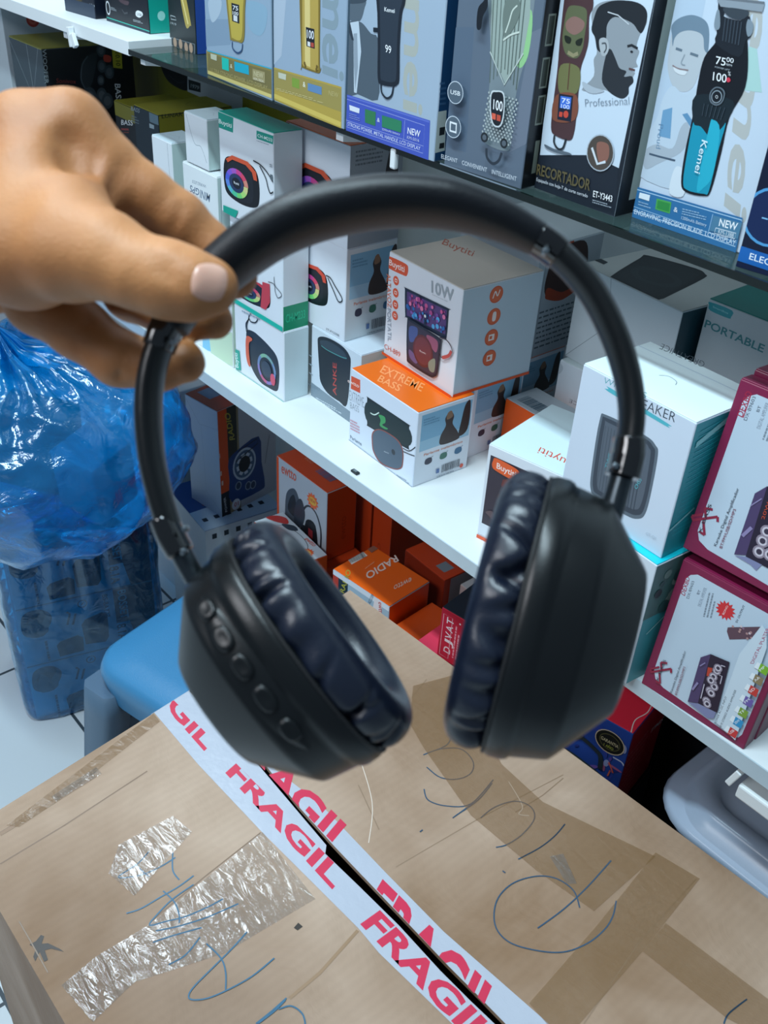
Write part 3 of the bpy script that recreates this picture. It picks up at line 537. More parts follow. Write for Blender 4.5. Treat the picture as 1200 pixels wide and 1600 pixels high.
F.poly([(0.03433, 0.1676), (0.07262, 0.16918), (0.07239, 0.16438), (0.03876, 0.16327)], '#8d99a3'); F.poly([(0.03472, 0.16939), (0.07211, 0.17081), (0.07262, 0.16918), (0.03477, 0.16765)], '#6b747c'); F.sm([(0.04157, 0.16295), (0.06139, 0.16355), (0.05868, 0.15796), (0.04758, 0.1578)], '#39434c')
for i in range(6): F.line([tuple([(0.04475, 0.15669), (0.05833, 0.15616)][0][j] * (1 - i/5) + [(0.04475, 0.15669), (0.05833, 0.15616)][1][j] * i/5 for j in (0, 1)), tuple([(0.04674, 0.14197), (0.06011, 0.14119)][0][j] * (1 - i/5) + [(0.04674, 0.14197), (0.06011, 0.14119)][1][j] * i/5 for j in (0, 1))], .0009, '#3a4550')
F.text('75', [(0.04522, 0.12634), (0.05358, 0.1263), (0.04438, 0.13174)], '#eef4f8', .004); F.text('00', [(0.05364, 0.12925), (0.0596, 0.12916), (0.05316, 0.13246)], '#eef4f8', 0); F.text('RPM', [(0.05436, 0.1268), (0.05897, 0.12667), (0.05417, 0.12824)], '#cfd8de', 0); F.text('POWER LIFT', [(0.04549, 0.12379), (0.058, 0.12374), (0.04541, 0.12489)], '#aab6be', 0); F.text('100', [(0.04604, 0.11527), (0.05764, 0.1155), (0.04508, 0.1211)], '#eef4f8', .004); F.text('%', [(0.05751, 0.1207), (0.05985, 0.12056), (0.05712, 0.12285)], '#dfe6ea'); F.sm([(0.05692, 0.11799), (0.0588, 0.11944), (0.06073, 0.11756), (0.05886, 0.1161)], '#d03a50')
F.sm([(0.04699, 0.10862), (0.0504, 0.11153), (0.0556, 0.11137), (0.05884, 0.10821), (0.0583, 0.10203), (0.05403, 0.09888), (0.04846, 0.10009), (0.04622, 0.10465)], '#5d6a74', 4); F.sm([(0.04787, 0.10802), (0.05066, 0.11064), (0.05492, 0.11049), (0.05779, 0.10782), (0.05721, 0.10257), (0.05372, 0.09997), (0.04916, 0.101), (0.04734, 0.10487)], '#121820', 4); F.circ([(0.05254, 0.10491)][0], .0045, '#8a98a2'); F.circ([(0.05254, 0.10491)][0], .0038, '#121820'); F.text('O', [(0.05168, 0.10379), (0.05402, 0.10386), (0.05128, 0.106)], '#dfe6ea')
for i in range(6): F.line([tuple([(0.04368, 0.09838), (0.06151, 0.09903)][0][j] * (1 - i/5) + [(0.04368, 0.09838), (0.06151, 0.09903)][1][j] * i/5 for j in (0, 1)), tuple([(0.04418, 0.0897), (0.06033, 0.09012)][0][j] * (1 - i/5) + [(0.04418, 0.0897), (0.06033, 0.09012)][1][j] * i/5 for j in (0, 1))], .0005, '#3a4650')
F.text('Kemei', [(0.04874, 0.0734), (0.04864, 0.04886), (0.05421, 0.07302)], '#d9eef4', .006)
F.poly([(-0.00363, 0.02498), (0.09829, 0.02689), (0.09999, -0.00139), (-0.00076, -0.00044)], '#2f6ea0'); F.line([(-0.00312, 0.02289), (0.09788, 0.0251), (0.09823, 0.00458), (-0.00117, 0.00585)], .0007, '#a9cbe4'); F.line([(-0.00137, 0.00897), (0.09824, 0.00781)], .0006, '#8fb8d8'); F.line([(0.07289, 0.02276), (0.07283, 0.00895)], .0006, '#8fb8d8')
F.text('ENGRAVING, PRECISION BLADE, LCD DISPLAY', [(0.00167, 0.00344), (0.09793, 0.00557), (0.00151, 0.00749)], '#d2e4f2', .005); F.poly([(0.02028, 0.02104), (0.03443, 0.02175), (0.03524, 0.01274), (0.0209, 0.01235)], '#4aa352'); F.poly([(0.02165, 0.01987), (0.03347, 0.0204), (0.03417, 0.01377), (0.0222, 0.01359)], '#2f8a44'); F.text('&', [(0.03824, 0.01534), (0.04187, 0.01546), (0.03796, 0.01833)], '#e8f0f6'); F.text('1200mAh Battery', [(0.04659, 0.0115), (0.06996, 0.01203), (0.04641, 0.01409)], '#c2d8ea', 0); F.small(*[(0.04608, 0.01531), (0.0686, 0.01684), (0.04561, 0.02085)], 3, '#8fb4d2')
F.poly([(0.00332, 0.02145), (0.01358, 0.02192), (0.01372, 0.01708), (0.00333, 0.01699)], '#dde8ee'); F.small(*[(0.00417, 0.01138), (0.01674, 0.01165), (0.00364, 0.01573)], 2, '#8fb4d2')
F.poly([(0.07403, 0.02222), (0.09889, 0.02329), (0.09886, 0.01057), (0.07353, 0.01002)], '#4d7f9e'); F.text('NEW', [(0.0803, 0.01586), (0.09612, 0.01659), (0.08006, 0.02178)], '#eef4f8', .015); F.line([(0.07847, 0.01362), (0.09626, 0.0145), (0.09653, 0.01031), (0.07824, 0.00923), (0.07847, 0.01362)], .0006, '#cfe0ec'); F.text('KM-1388', [(0.08144, 0.01016), (0.09497, 0.0107), (0.08121, 0.01355)], '#d6e4ee', .004); close(B)
B = carton('G9', 'clipper_box', 'navy carton with bright blue strip reading ELECTRIC at far right of the glass shelf', GC, '#0c1630', '#0b1226', lid=False)
F = B['F']; F.poly([(-0.00233, 0.01589), (0.06226, 0.01401), (0.06573, 0.00293), (-0.0014, 0.00468)], '#1763b0'); F.text('ELECTRIC', [(0.00846, 0.00814), (0.04224, 0.00726), (0.00835, 0.01308)], '#e6f0f8', .01)
F.circ([(0.01625, 0.04102)][0], .021, '#4f9ad0'); F.circ([(0.01625, 0.04102)][0], .019, '#0e2450'); F.line([(0.00972, 0.03933), (0.01427, 0.03932)], .001, '#7fb8e0'); F.poly([(-0.00124, 0.0041), (0.06585, 0.00256), (0.06866, -0.00641), (-0.00033, -0.0056)], '#101c3c'); close(B)

# ---------------------------------------------------------------- boxes on the long white shelf
GS = 'portable speaker boxes on the middle shelf'
def round_icons(F, pts, r, bg='#e0592f', fg='#f4e6df', rx=None):
    for i, q in enumerate(pts):
        F.circ(q, r, bg, (rx or r)); F.rect(q[0]-r*.42, q[1]-r*.34, q[0]+r*.42, q[1]+r*.4, fg); F.rect(q[0]-r*.26, q[1]-r*.18, q[0]+r*.26, q[1]+r*.22, bg)
def lanyard(F, pts, c='#10151c', wd=.0013): F.line(pts, wd, c, True)
# small plain white cartons at left
for k, lab in (('W1', 'plain white carton standing behind the two stacked white cartons, seam on its corner'), ('W2', 'small plain white carton on top of the MINI carton')):
    B = carton(k, 'white_carton', lab, 'small white cartons at the left', '#dfe7ec', '#c6dcd8', '#d3e6ee')
    F = B['F']; F.line([(.006, B['h'] - .004), (B['w']*.4, B['h']*.45), (B['w']*.7, B['h']*.42), (B['w'] - .004, .01)] if k == 'W2' else [(B['w']*.8, B['h'] - .003), (B['w']*.93, 0)], .0007, '#8795a0', k == 'W2')
    B['T'].line([(.014, .02), (.03, .028), (.042, .02)], .0006, '#b4c8d2'); close(B)
B = carton('W3', 'white_carton', 'white carton printed MINI upside down, under a smaller white carton', 'small white cartons at the left', '#e2ebee', '#cfe2de')
F = B['F']; F.text('MINI', [(0.06967, 0.0769), (0.04474, 0.0768), (0.06692, 0.06506)], '#5a6f8a', .01); F.text('GPS', [(0.04251, 0.07668), (0.01783, 0.07633), (0.03975, 0.06661)], '#5a6f8a', .01); F.text('WIRELESS', [(0.06107, 0.0875), (0.02464, 0.08507), (0.05935, 0.08292)], '#8d9cab', 0)
B['R'].line([(.006, .1), (.004, .0)], .0008, '#93a5ac'); close(B)
B = carton('W4', 'white_carton', 'white carton with pale green and blue side, bottom of the white stack', 'small white cartons at the left', '#e2ebee', '#d3e6d4')
B['F'].poly([(0.02637, 0.02265), (0.05246, 0.03261), (0.04994, 0.00244), (0.02403, -0.00228)], '#7cc4e6'); B['F'].poly([(0.04358, 0.03825), (0.11159, 0.05694), (0.10836, 0.0023), (0.04914, -0.00714)], '#c2dcc0'); B['R'].small((.006, .02), (.04, .02), (.006, .05), 5, '#8fb0a8'); close(B)
# teal Buytiti stack
B = carton('CH1', 'speaker_box', 'white and teal carton with orange-strapped colour-ring speaker, top of the left stack', GS, '#dbe3ea', '#c6d2d8', '#12a190')
F = B['F']; F.poly([(-0.00148, 0.12946), (0.03614, 0.12904), (0.03411, 0.10811), (-0.00075, 0.10716)], '#159382'); F.text('Buytiti', [(0.00051, 0.11288), (0.03124, 0.11327), (0.00135, 0.11847)], '#e6f2f0', .01); F.poly([(0.08802, 0.12282), (0.12404, 0.12444), (0.12315, 0.11436), (0.0877, 0.11311)], '#159382'); F.text('CH-M233', [(0.09003, 0.11565), (0.12175, 0.11681), (0.09016, 0.11969)], '#dff0ee', .01)
F.small(*[(0.0876, 0.11026), (0.12239, 0.11179), (0.08767, 0.1123)], 1, '#9aa6b0'); p = [(0.00376, 0.00926), (0.09658, 0.01689), (0.00801, 0.0807)]
a = F.sub([(0.00801, 0.02131), (0.09481, 0.02296), (0.00533, 0.07793)][0], [(0.00801, 0.02131), (0.09481, 0.02296), (0.00533, 0.07793)][1], [(0.00801, 0.02131), (0.09481, 0.02296), (0.00549, 0.08012)][2]); rgb_speaker(a, '#cf5433', cx=.38, cy=.42)
lanyard(F, [(0.08064, 0.08528), (0.09658, 0.08397), (0.11144, 0.07835), (0.12426, 0.0692), (0.12673, 0.06153), (0.11844, 0.05473), (0.11292, 0.06), (0.10753, 0.07115), (0.09464, 0.08246)], wd=.0017)
F.poly([(0.00547, 0.00927), (0.04241, 0.01158), (0.02878, -0.00937), (0.00557, -0.01376)], '#12a08c'); F.small(*[(0.11681, 0.08687), (0.12271, 0.0873), (0.11689, 0.09097)], 2, '#5a666e'); F.rect(*[(0.118, 0.07174)][0], *[(0.1233, 0.07824)][0], '#5a666e'); close(B)
B = carton('CH2', 'speaker_box', 'white carton with red colour-ring speaker and teal base, middle of the left stack', GS, '#dce6ee', '#dbe4ea', '#12a190')
F = B['F']; a = F.sub(*[(0.01123, 0.01027), (0.09568, 0.018), (0.00994, 0.04525)]); rgb_speaker(a, '#c23a48', cx=.4, cy=.4); F.poly([(0.07702, 0.05486), (0.09403, 0.05704), (0.09445, 0.03212), (0.08362, 0.01731), (0.07141, 0.01661), (0.0751, 0.03984)], '#c2404c')
lanyard(F, [(0.10393, 0.0709), (0.10468, 0.0624), (0.10812, 0.05829), (0.11966, 0.05344), (0.11963, 0.04902), (0.11233, 0.04469), (0.10656, 0.05069), (0.10377, 0.06034), (0.09053, 0.0594)], wd=.0010); F.poly([(0, 0), (B['w'], 0), (B['w'], .007), (0, .007)], '#16b6a2')
B['R'].rect(0, 0, B['d'], .035, '#128f66'); B['R'].text('CH-M233', [(.004, .012), (.036, .012), (.004, .024)], '#1fb98a'); close(B)
B = carton('CH3', 'speaker_box', 'white carton showing tilted speaker with looped lanyard, bottom of the left stack', GS, '#e0e8f0', '#cfe0e4', '#dbe6ec')
F = B['F']; F.sm([(0.03109, 0.07413), (0.04727, 0.07833), (0.06299, 0.07665), (0.08461, 0.07162), (0.10284, 0.06352), (0.10934, 0.04686), (0.10849, 0.02295), (0.10277, 0.0093), (0.08326, 0.00607), (0.06089, 0.0066), (0.04182, 0.01889), (0.03118, 0.0387), (0.02874, 0.05759)], '#1d2836', 4)
for k in range(24):
    c = [(0.07912, 0.03335), (0.10408, 0.04078), (0.07799, 0.05255)]; cu, cv = c[0]; r1 = .0225; r0 = .0175; t0 = 2*PI*k/24; t1 = t0 + 2*PI*1.05/24
    F.poly([(cu+r0*math.cos(t0), cv+r0*math.sin(t0)), (cu+r1*math.cos(t0), cv+r1*math.sin(t0)), (cu+r1*math.cos(t1), cv+r1*math.sin(t1)), (cu+r0*math.cos(t1), cv+r0*math.sin(t1))], ['#6f8fb8', '#7aa6a8', '#7fb59a', '#6a86b4', '#8a7cc0', '#c05a84', '#8672b8', '#6f8fc8'][k // 3])
F.circ([(0.07912, 0.03335)][0], .012, '#27384e'); F.circ([(0.09458, 0.02396)][0], .006, '#d04a68', .009); F.sm([(0.03, 0.06396), (0.04367, 0.06727), (0.04417, 0.06357), (0.03682, 0.05679), (0.03616, 0.04069), (0.03866, 0.02163), (0.03216, 0.02301), (0.02785, 0.03737)], '#d9603e')
lanyard(F, [(0.031, 0.07216), (0.02988, 0.08336), (0.03669, 0.0926), (0.03854, 0.09899), (0.04574, 0.10521), (0.05459, 0.1073), (0.06006, 0.1031), (0.05416, 0.09469), (0.04301, 0.09169), (0.0377, 0.09392), (0.03209, 0.08225), (0.03428, 0.0734)], wd=.0018)
F.poly([(-0.00745, 0.03222), (0.01118, 0.03474), (0.014, 0.00427), (-0.00732, -0.00042)], '#17a592'); F.text('Buytiti', [(0.00732, 0.00563), (0.00515, 0.0283), (-0.00229, 0.00373)], '#e0f2f0'); F.small(*[(0.02094, 0.09887), (0.07917, 0.10323), (0.02114, 0.10314)], 1, '#8f9cab'); F.line([(0, .0004), (B['w'], .0004)], .0012, '#3fbfae'); close(B)
# LD box
B = carton('LD', 'speaker_box', 'white carton printed LD-S847 with upright dark speaker, behind the shelf front row', GS, '#ccd9e4', '#e2cfc0')
F = B['F']; F.poly([(0, 0), (B['w'], 0), (B['w'], .016), (0, .021)], '#7d8f9c'); F.small(*[(0.01304, -0.00182), (0.07397, 0.00421), (0.01226, 0.0039)], 2, '#c9d6de', fill=.5); F.text('LD-S847', [(-0.01524, 0.01192), (0.02255, 0.01516), (-0.01534, 0.01794)], '#6e8090', -.005)
F.sm([(0.01646, 0.0952), (0.03704, 0.10274), (0.06885, 0.104), (0.08621, 0.09733), (0.08986, 0.08322), (0.08524, 0.02421), (0.0672, 0.02085), (0.04014, 0.02143), (0.02296, 0.03162), (0.01934, 0.04963), (0.01502, 0.08239)], '#16202c', 4); F.sm([(0.02106, 0.09233), (0.04306, 0.09921), (0.07202, 0.09795), (0.08095, 0.09057), (0.07259, 0.08711), (0.03769, 0.08588), (0.02337, 0.08574)], '#2f3e4c', 4); F.line([(0.02337, 0.08574), (0.03772, 0.08495), (0.06682, 0.08752), (0.08095, 0.09057)], .001, '#4fa0a0', True)
F.text('ANKE', [(0.05209, 0.02482), (0.05006, 0.07214), (0.06097, 0.02685)], '#b8433c', .01)
for q in [(-0.01508, 0.06158), (-0.01392, 0.04838), (-0.01242, 0.03459)]: F.circ(q, .0048, '#4c5b68'); F.rect(q[0]-.002, q[1]-.002, q[0]+.002, q[1]+.002, '#c8d2da'); F.small((q[0]+.008, q[1]-.002), (q[0]+.02, q[1]-.002), (q[0]+.008, q[1]+.002), 1, '#9fb0bc')
B['R'].rect(0, 0, .08, .108, '#dcc9bb'); close(B)
# ET stack
def et_side(R, W_, H_):
    R.rect(.006, H_*.46, W_-.003, H_*.94, '#7fb0cc'); R.rect(.006, H_*.46, W_-.003, H_*.60, '#9cc3d8')
    R.sm([(.040, H_*.46), (.038, H_*.58), (.045, H_*.70), (.043, H_*.80), (.050, H_*.88), (.057, H_*.80), (.056, H_*.70), (.066, H_*.56), (.068, H_*.46)], '#3a302e'); R.sm([(.068, H_*.5), (.070, H_*.7), (.074, H_*.9), (.082, H_*.92), (.082, H_*.56)], '#2d2624'); R.sm([(.046, H_*.78), (.046, H_*.86), (.052, H_*.88), (.055, H_*.8)], '#8a6a52')
    R.small((.009, H_*.80), (.034, H_*.80), (.009, H_*.9), 3, '#5f90ae')
    R.text('Parlante inalambrico', [(.014, H_*.385), (W_-.012, H_*.385), (.014, H_*.42)], '#dc8a6a', .01)
    for u, cc in ((.022, '#39384a'), (.046, '#3d7060'), (.070, '#3a6a8e')):
        R.sm([(u-.0055, H_*.27), (u-.005, H_*.325), (u, H_*.34), (u+.005, H_*.325), (u+.0055, H_*.27), (u, H_*.25)], cc); R.line([(u+.004, H_*.33), (u+.007, H_*.345)], .0006, cc)
    barcode(R, .045, H_*.06, .074, H_*.17, '#49525c'); R.circ((.078, H_*.06), .003, '#e0604a'); R.small((.038, H_*.02), (.074, H_*.02), (.038, H_*.045), 1, '#8a96a0')
    R.rect(.036, H_*.08, .041, H_*.14, '#5a76a6')
for k, lab in (('ET1', 'white carton with Parlante inalambrico text and colour-ring speaker, stacked on the LD-S847 carton'), ('ET2', 'white carton headed EXTREME BASS with orange corner logo, top of its stack, under the glass')):
    B = carton(k, 'speaker_box', lab, GS, '#d9e2ec', '#cbd4d8', '#d86a3a' if k == 'ET2' else '#dfe6ec')
    F = B['F']
    if k == 'ET2':
        F.poly([(-0.02309, 0.12936), (0.00857, 0.13064), (0.00857, 0.11112), (-0.02109, 0.11208)], '#dc5a2c'); F.text('ewtto', [(-0.02102, 0.11706), (0.00492, 0.11688), (-0.02095, 0.12202)], '#f4ddd4', .01); F.text('EXTREME', [(-0.01911, 0.08969), (0.02542, 0.08809), (-0.01968, 0.10448)], '#9aa8b2', -.01); F.text('BASS', [(-0.01777, 0.07446), (0.00858, 0.07397), (-0.01838, 0.0871)], '#9aa8b2', -.01)
        a = F.sub(*[(0.01956, 0.0226), (0.10793, 0.02144), (0.01741, 0.08494)]); rgb_speaker(a, '#cf5433', cx=.42, cy=.45); F.small(*[(-0.00893, 0.04038), (0.00063, 0.04067), (-0.00885, 0.05027)], 3, '#e08a98')
        B['R'].rect(.0, .0, .083, .124, '#8b949c'); B['R'].small((.008, .10), (.05, .10), (.008, .12), 4, '#5d666e'); B['R'].sm([(.055, .06), (.058, .10), (.066, .118), (.074, .10), (.076, .06)], '#2b2628')
    else:
        a = F.sub(*[(0.02609, 0.02609), (0.09796, 0.03254), (0.02135, 0.07943)]); rgb_speaker(a, '#cf4a35', cx=.42, cy=.42)
        lanyard(F, [(0.09027, 0.07819), (0.09976, 0.0779), (0.10947, 0.07083), (0.12385, 0.06023), (0.12414, 0.05425), (0.117, 0.0526), (0.10711, 0.0631), (0.09442, 0.07612)], wd=.0016)
        F.text('Parlante', [(0.00032, 0.01709), (0.02738, 0.01359), (0.00034, 0.02306)], '#4c5966', 0); F.text('inalambrico', [(0.0009, 0.00753), (0.04049, 0.00454), (0.00091, 0.01205)], '#4c5966', 0); F.text('ET-P1220B', [(0.094, 0.00387), (0.12167, 0.00472), (0.09389, 0.00695)], '#39454f', 0); F.small(*[(-0.00025, 0.0262), (0.02371, 0.02893), (-0.00078, 0.04718)], 5, '#d98a9c')
        et_side(B['R'], .083, .124)
    close(B)
# EB orange top boxes
for k, lab in (('EB', 'white carton with orange lid headed EXTREME BASS, phone and round speaker, at the shelf front'), ('EB2', 'white and orange speaker carton directly behind the front EXTREME BASS one'), ('EB3', 'speaker carton at the back of the row beneath the text-sided carton')):
    B = carton(k, 'speaker_box', lab, GS, '#d6e2f0', '#dbe2ea', '#f0701a')
    F = B['F']; T = B['T']
    if k == 'EB':
        F.poly([(-0.0096, 0.09253), (0.01926, 0.09616), (0.02052, 0.0781), (-0.00716, 0.07475)], '#d8542c'); F.text('ewtto', [(-0.00686, 0.08173), (0.01734, 0.08434), (-0.00709, 0.08571)], '#f4ddd4', .01); F.text('EXTREME', [(-0.00125, 0.05855), (0.02995, 0.06151), (-0.00285, 0.07348)], '#8c9caa', -.01); F.text('BASS', [(0.00082, 0.04787), (0.02005, 0.04993), (-0.00045, 0.05707)], '#8c9caa', -.01)
        F.sm([(0.03563, 0.07664), (0.04079, 0.07968), (0.11747, 0.08081), (0.12028, 0.07779), (0.12263, 0.0512), (0.11863, 0.04758), (0.04386, 0.04048), (0.03815, 0.04351)], '#0f1c22', 5); F.sm([(0.03911, 0.07531), (0.11657, 0.07774), (0.1195, 0.05118), (0.0415, 0.04444)], '#15292c', 5)
        F.line([(0.0436, 0.06108), (0.05225, 0.06244), (0.06095, 0.06974)], .0016, '#cfe6dc', True); F.sm([(0.06058, 0.0664), (0.07252, 0.06916), (0.07477, 0.06236), (0.06877, 0.05606), (0.08023, 0.05642), (0.07561, 0.05325), (0.06441, 0.0528), (0.06502, 0.06106)], '#3f9a5a'); 
        F.sm([(0.0503, 0.03666), (0.06611, 0.04859), (0.09852, 0.05143), (0.11222, 0.04249), (0.11431, 0.02292), (0.11044, 0.01388), (0.09656, 0.006), (0.0703, 0.00086), (0.05424, 0.0092), (0.04975, 0.02232)], '#8a4a44', 5); F.sm([(0.05237, 0.03629), (0.06689, 0.04737), (0.09743, 0.04952), (0.11046, 0.04113), (0.1124, 0.02283), (0.10875, 0.01462), (0.0964, 0.00757), (0.07148, 0.00291), (0.05616, 0.0109), (0.05209, 0.02303)], '#4a5c6e', 5)
        F.circ([(0.09421, 0.02979)][0], .0038, '#1d2833'); F.text('ewtto', [(0.07594, 0.02061), (0.08572, 0.02262), (0.07578, 0.0224)], '#b9c6d0', 0)
        for q in ([(0.11199, 0.04464), (0.12436, 0.0469), (0.13545, 0.0584)], [(0.11246, 0.04033), (0.12484, 0.04263), (0.13543, 0.0454)]): F.line(q, .0012, '#141a20', True)
        F.text('Parlante', [(0.00419, 0.00424), (0.0291, 0.00568), (0.00314, 0.00953)], '#5f6d7a', 0); F.small(*[(0.00333, 0.01829), (0.02378, 0.0212), (0.00165, 0.03415)], 4, '#d090a0'); F.small(*[(0.10388, -0.00143), (0.1288, 0.00156), (0.10342, 0.00306)], 2, '#8595a4')
        F.line([(0, .0006), (B['w'], .0006)], .001, '#9fb0bf')
    T.text('EXTREME', [(0.02782, 0.02302), (0.09618, 0.03492), (0.01475, 0.04042)], '#ffa262', .01); T.text('BASS', [(0.04541, 0.00591), (0.08203, 0.01147), (0.03485, 0.02024)], '#ffa262', .01)
    et_side(B['R'], B['d'], B['h']); close(B)
# 10W
B = carton('TW', 'speaker_box', 'white 10W carton with phone on speaker picture, standing on orange lids', GS, '#dde3ea', '#c0d0da', '#c6bfb4')
F = B['F']; R = B['R']
F.sm([(-0.0053, 0.12612), (-0.00105, 0.12994), (0.03266, 0.13144), (0.03852, 0.12704), (0.03726, 0.11861), (0.03116, 0.11611), (0.00039, 0.11498), (-0.00533, 0.1194)], '#dc5830', 4); F.text('Buytiti', [(0.00061, 0.11955), (0.03166, 0.12031), (0.00053, 0.12722)], '#f6e6df', .012)
round_icons(F, [(0.01655, 0.10455), (0.01747, 0.08917), (0.01836, 0.07399), (0.01913, 0.05984)], .0058, rx=.0058)
F.text('ALTAVOZ', [(-0.00282, 0.10691), (0.00318, 0.06496), (0.00564, 0.10858)], '#d86a40', .004); F.text('PORTATIL', [(0.00264, 0.06348), (0.00805, 0.02108), (0.01057, 0.06516)], '#8693a0', -.004); F.text('CH-889', [(0.00163, 0.00839), (0.03503, 0.00995), (0.00167, 0.01537)], '#d2604a', -.004)
F.text('10W', [(0.08508, 0.11444), (0.12589, 0.11747), (0.08318, 0.12891)], '#9fa9b0', .02); F.small(*[(0.08723, 0.11184), (0.12416, 0.11352), (0.08698, 0.11374)], 1, '#b9c2c8')
F.sm([(0.03587, 0.09947), (0.04005, 0.10218), (0.1166, 0.1056), (0.11872, 0.10304), (0.11928, 0.07051), (0.11316, 0.06724), (0.04535, 0.06645), (0.03997, 0.06818)], '#232b40', 5); F.poly([(0.04036, 0.09943), (0.11581, 0.10294), (0.11681, 0.07319), (0.04277, 0.06925)], '#5a3f78')
rnd = random.Random(8); c = [(0.04036, 0.09943), (0.11581, 0.10294), (0.04277, 0.06925)]
for i in range(60):
    u, v = rnd.random() * .94 + .03, rnd.random() * .9 + .04
    q = (c[0][0] + (c[1][0]-c[0][0])*u + (c[2][0]-c[0][0])*v, c[0][1] + (c[1][1]-c[0][1])*u + (c[2][1]-c[0][1])*v)
    F.circ(q, rnd.uniform(.0012, .0034), rnd.choice(['#d05a90', '#b04a8a', '#e07aa8', '#7a4a9a']) if v < .5 else rnd.choice(['#3f8fd0', '#5ab0e8', '#2f6ab0', '#8a5ab0']), n=8)
F.circ([(0.07974, 0.08267)][0], .0032, '#10203a'); F.circ([(0.07974, 0.08267)][0], .002, '#e6eef4'); F.line([(0.08016, 0.07935), (0.08062, 0.07087)], .0028, '#10203a')
F.sm([(0.04686, 0.0645), (0.05416, 0.06814), (0.11026, 0.06649), (0.11279, 0.06132), (0.1117, 0.02301), (0.10674, 0.01395), (0.09626, 0.01023), (0.05757, 0.01062), (0.05072, 0.01873)], '#1e2230', 5); F.sm([(0.0498, 0.06141), (0.05515, 0.06517), (0.10767, 0.06338), (0.1099, 0.05601), (0.10939, 0.02415), (0.10483, 0.01658), (0.09643, 0.01378), (0.05983, 0.01378), (0.05363, 0.02214)], '#3a3444', 5)
F.sm([(0.05211, 0.05809), (0.06761, 0.06204), (0.06629, 0.04673), (0.05484, 0.03998)], '#4a5a92'); F.sm([(0.08652, 0.06115), (0.10651, 0.06085), (0.10551, 0.04584), (0.09076, 0.05239)], '#9a5670'); F.sm([(0.05541, 0.02941), (0.07231, 0.02342), (0.06999, 0.01591), (0.05723, 0.01927)], '#6a5a86')
F.circ([(0.08139, 0.03755)][0], .0195, '#5e2c2e', .0205); F.circ([(0.08139, 0.03755)][0], .0165, '#70363a', .0175); F.text('Buytiti', [(0.07536, 0.03505), (0.0873, 0.03573), (0.07511, 0.03709)], '#e8dcd8', 0); F.sm([(0.09391, 0.02824), (0.10514, 0.03725), (0.10586, 0.02047), (0.09673, 0.01868)], '#8a8f7c')
lanyard(F, [(0.11013, 0.06746), (0.12186, 0.06909), (0.13206, 0.06404), (0.1339, 0.05762), (0.12762, 0.04984), (0.11641, 0.04409), (0.11286, 0.04784)], '#3a2e34', .0014); F.line([(0.13278, 0.05921), (0.12888, 0.0514), (0.1179, 0.0443)], .0042, '#c05048', True)
for q, s_ in zip([(0.05172, 0.12105), (0.05207, 0.09353), (0.05217, 0.06697), (0.053, 0.03995)], (0, 1, 2, 3)):
    R.circ(q, .0105, '#d9582c'); R.circ(q, .0092, '#e0673a')
    if s_ == 0: R.line([(q[0]-.005, q[1]-.004), (q[0]-.002, q[1]+.004), (q[0]+.002, q[1]-.002), (q[0]+.005, q[1]+.005)], .0016, '#f4e6df', True)
    elif s_ == 1: R.sm([(q[0]-.002, q[1]-.005), (q[0]-.002, q[1]+.005), (q[0]+.003, q[1]+.005), (q[0]+.003, q[1]-.005)], '#f4e6df')
    else: R.rect(q[0]-.0045, q[1]-.004, q[0]+.0045, q[1]+.004, '#f4e6df'); R.rect(q[0]-.003, q[1]-.002, q[0]+.001, q[1]+.002, '#e0673a')
B['T'].text('Buytiti', [(0.01149, 0.0723), (0.0637, 0.0781), (-0.00253, 0.08945)], '#b8624a', 0)
for X in (F, R): X.rect(0, 0, X.W, .004, '#e2531c')
close(B)
# text box behind
B = carton('TX', 'speaker_box', 'carton with small print down its shaded side, right behind the 10W carton', GS, '#cbd6de', '#b4bec6', '#cfd6da')
R = B['R']; R.rect(0, 0, .012, .149, '#c6d0d6'); R.line([(.0125, 0), (.0125, .149)], .0008, '#7d8a94'); R.rect(.014, .128, .06, .149, '#c24a22'); R.sm([(.02, .085), (.018, .115), (.03, .14), (.08, .145), (.095, .115), (.09, .085), (.055, .072)], '#45302c'); R.sm([(.02, .085), (.025, .078), (.055, .071), (.088, .082), (.09, .092), (.055, .082), (.024, .094)], '#a8452a')
R.small((.014, .012), (.105, .012), (.014, .068), 8, '#5d6872', 5, .35); close(B)
B = carton('OB', 'speaker_box', 'orange carton lying behind the front Buytiti one, white barcode label on top', GS, '#e2560e', '#b9c4cc', '#a9b6be')
barcode(B['T'], .012, .008, .06, .028, '#4d6878'); close(B)
# R2 Buytiti
B = carton('R2', 'speaker_box', 'white-topped carton with orange Buytiti badge and dark red picture, nearest the shelf edge', GS, '#dbe4ec', '#cfdce4', '#d9f0f6')
F = B['F']; F.poly([(.004, .022), (.1, .022), (.1, .112), (.004, .112)], '#38323e')
rnd = random.Random(12)
for i in range(34):
    q = (rnd.uniform(.01, .095), rnd.uniform(.03, .105)); F.sm([(q[0] + rnd.uniform(.003, .009) * math.cos(t), q[1] + rnd.uniform(.002, .007) * math.sin(t)) for t in [i * 1.05 for i in range(6)]], rnd.choice(['#6a3634', '#8a4840', '#4a2c30', '#2c2630', '#5b4a50']), 3)
F.sm([(0.0085, 0.107), (0.01233, 0.11179), (0.03806, 0.10979), (0.04321, 0.10497), (0.04256, 0.0972), (0.03733, 0.09419), (0.01325, 0.09655), (0.00812, 0.10057)], '#e2602c', 4); F.text('Buytiti', [(0.01403, 0.10005), (0.03906, 0.09936), (0.01362, 0.10737)], '#f6e6df', .012)
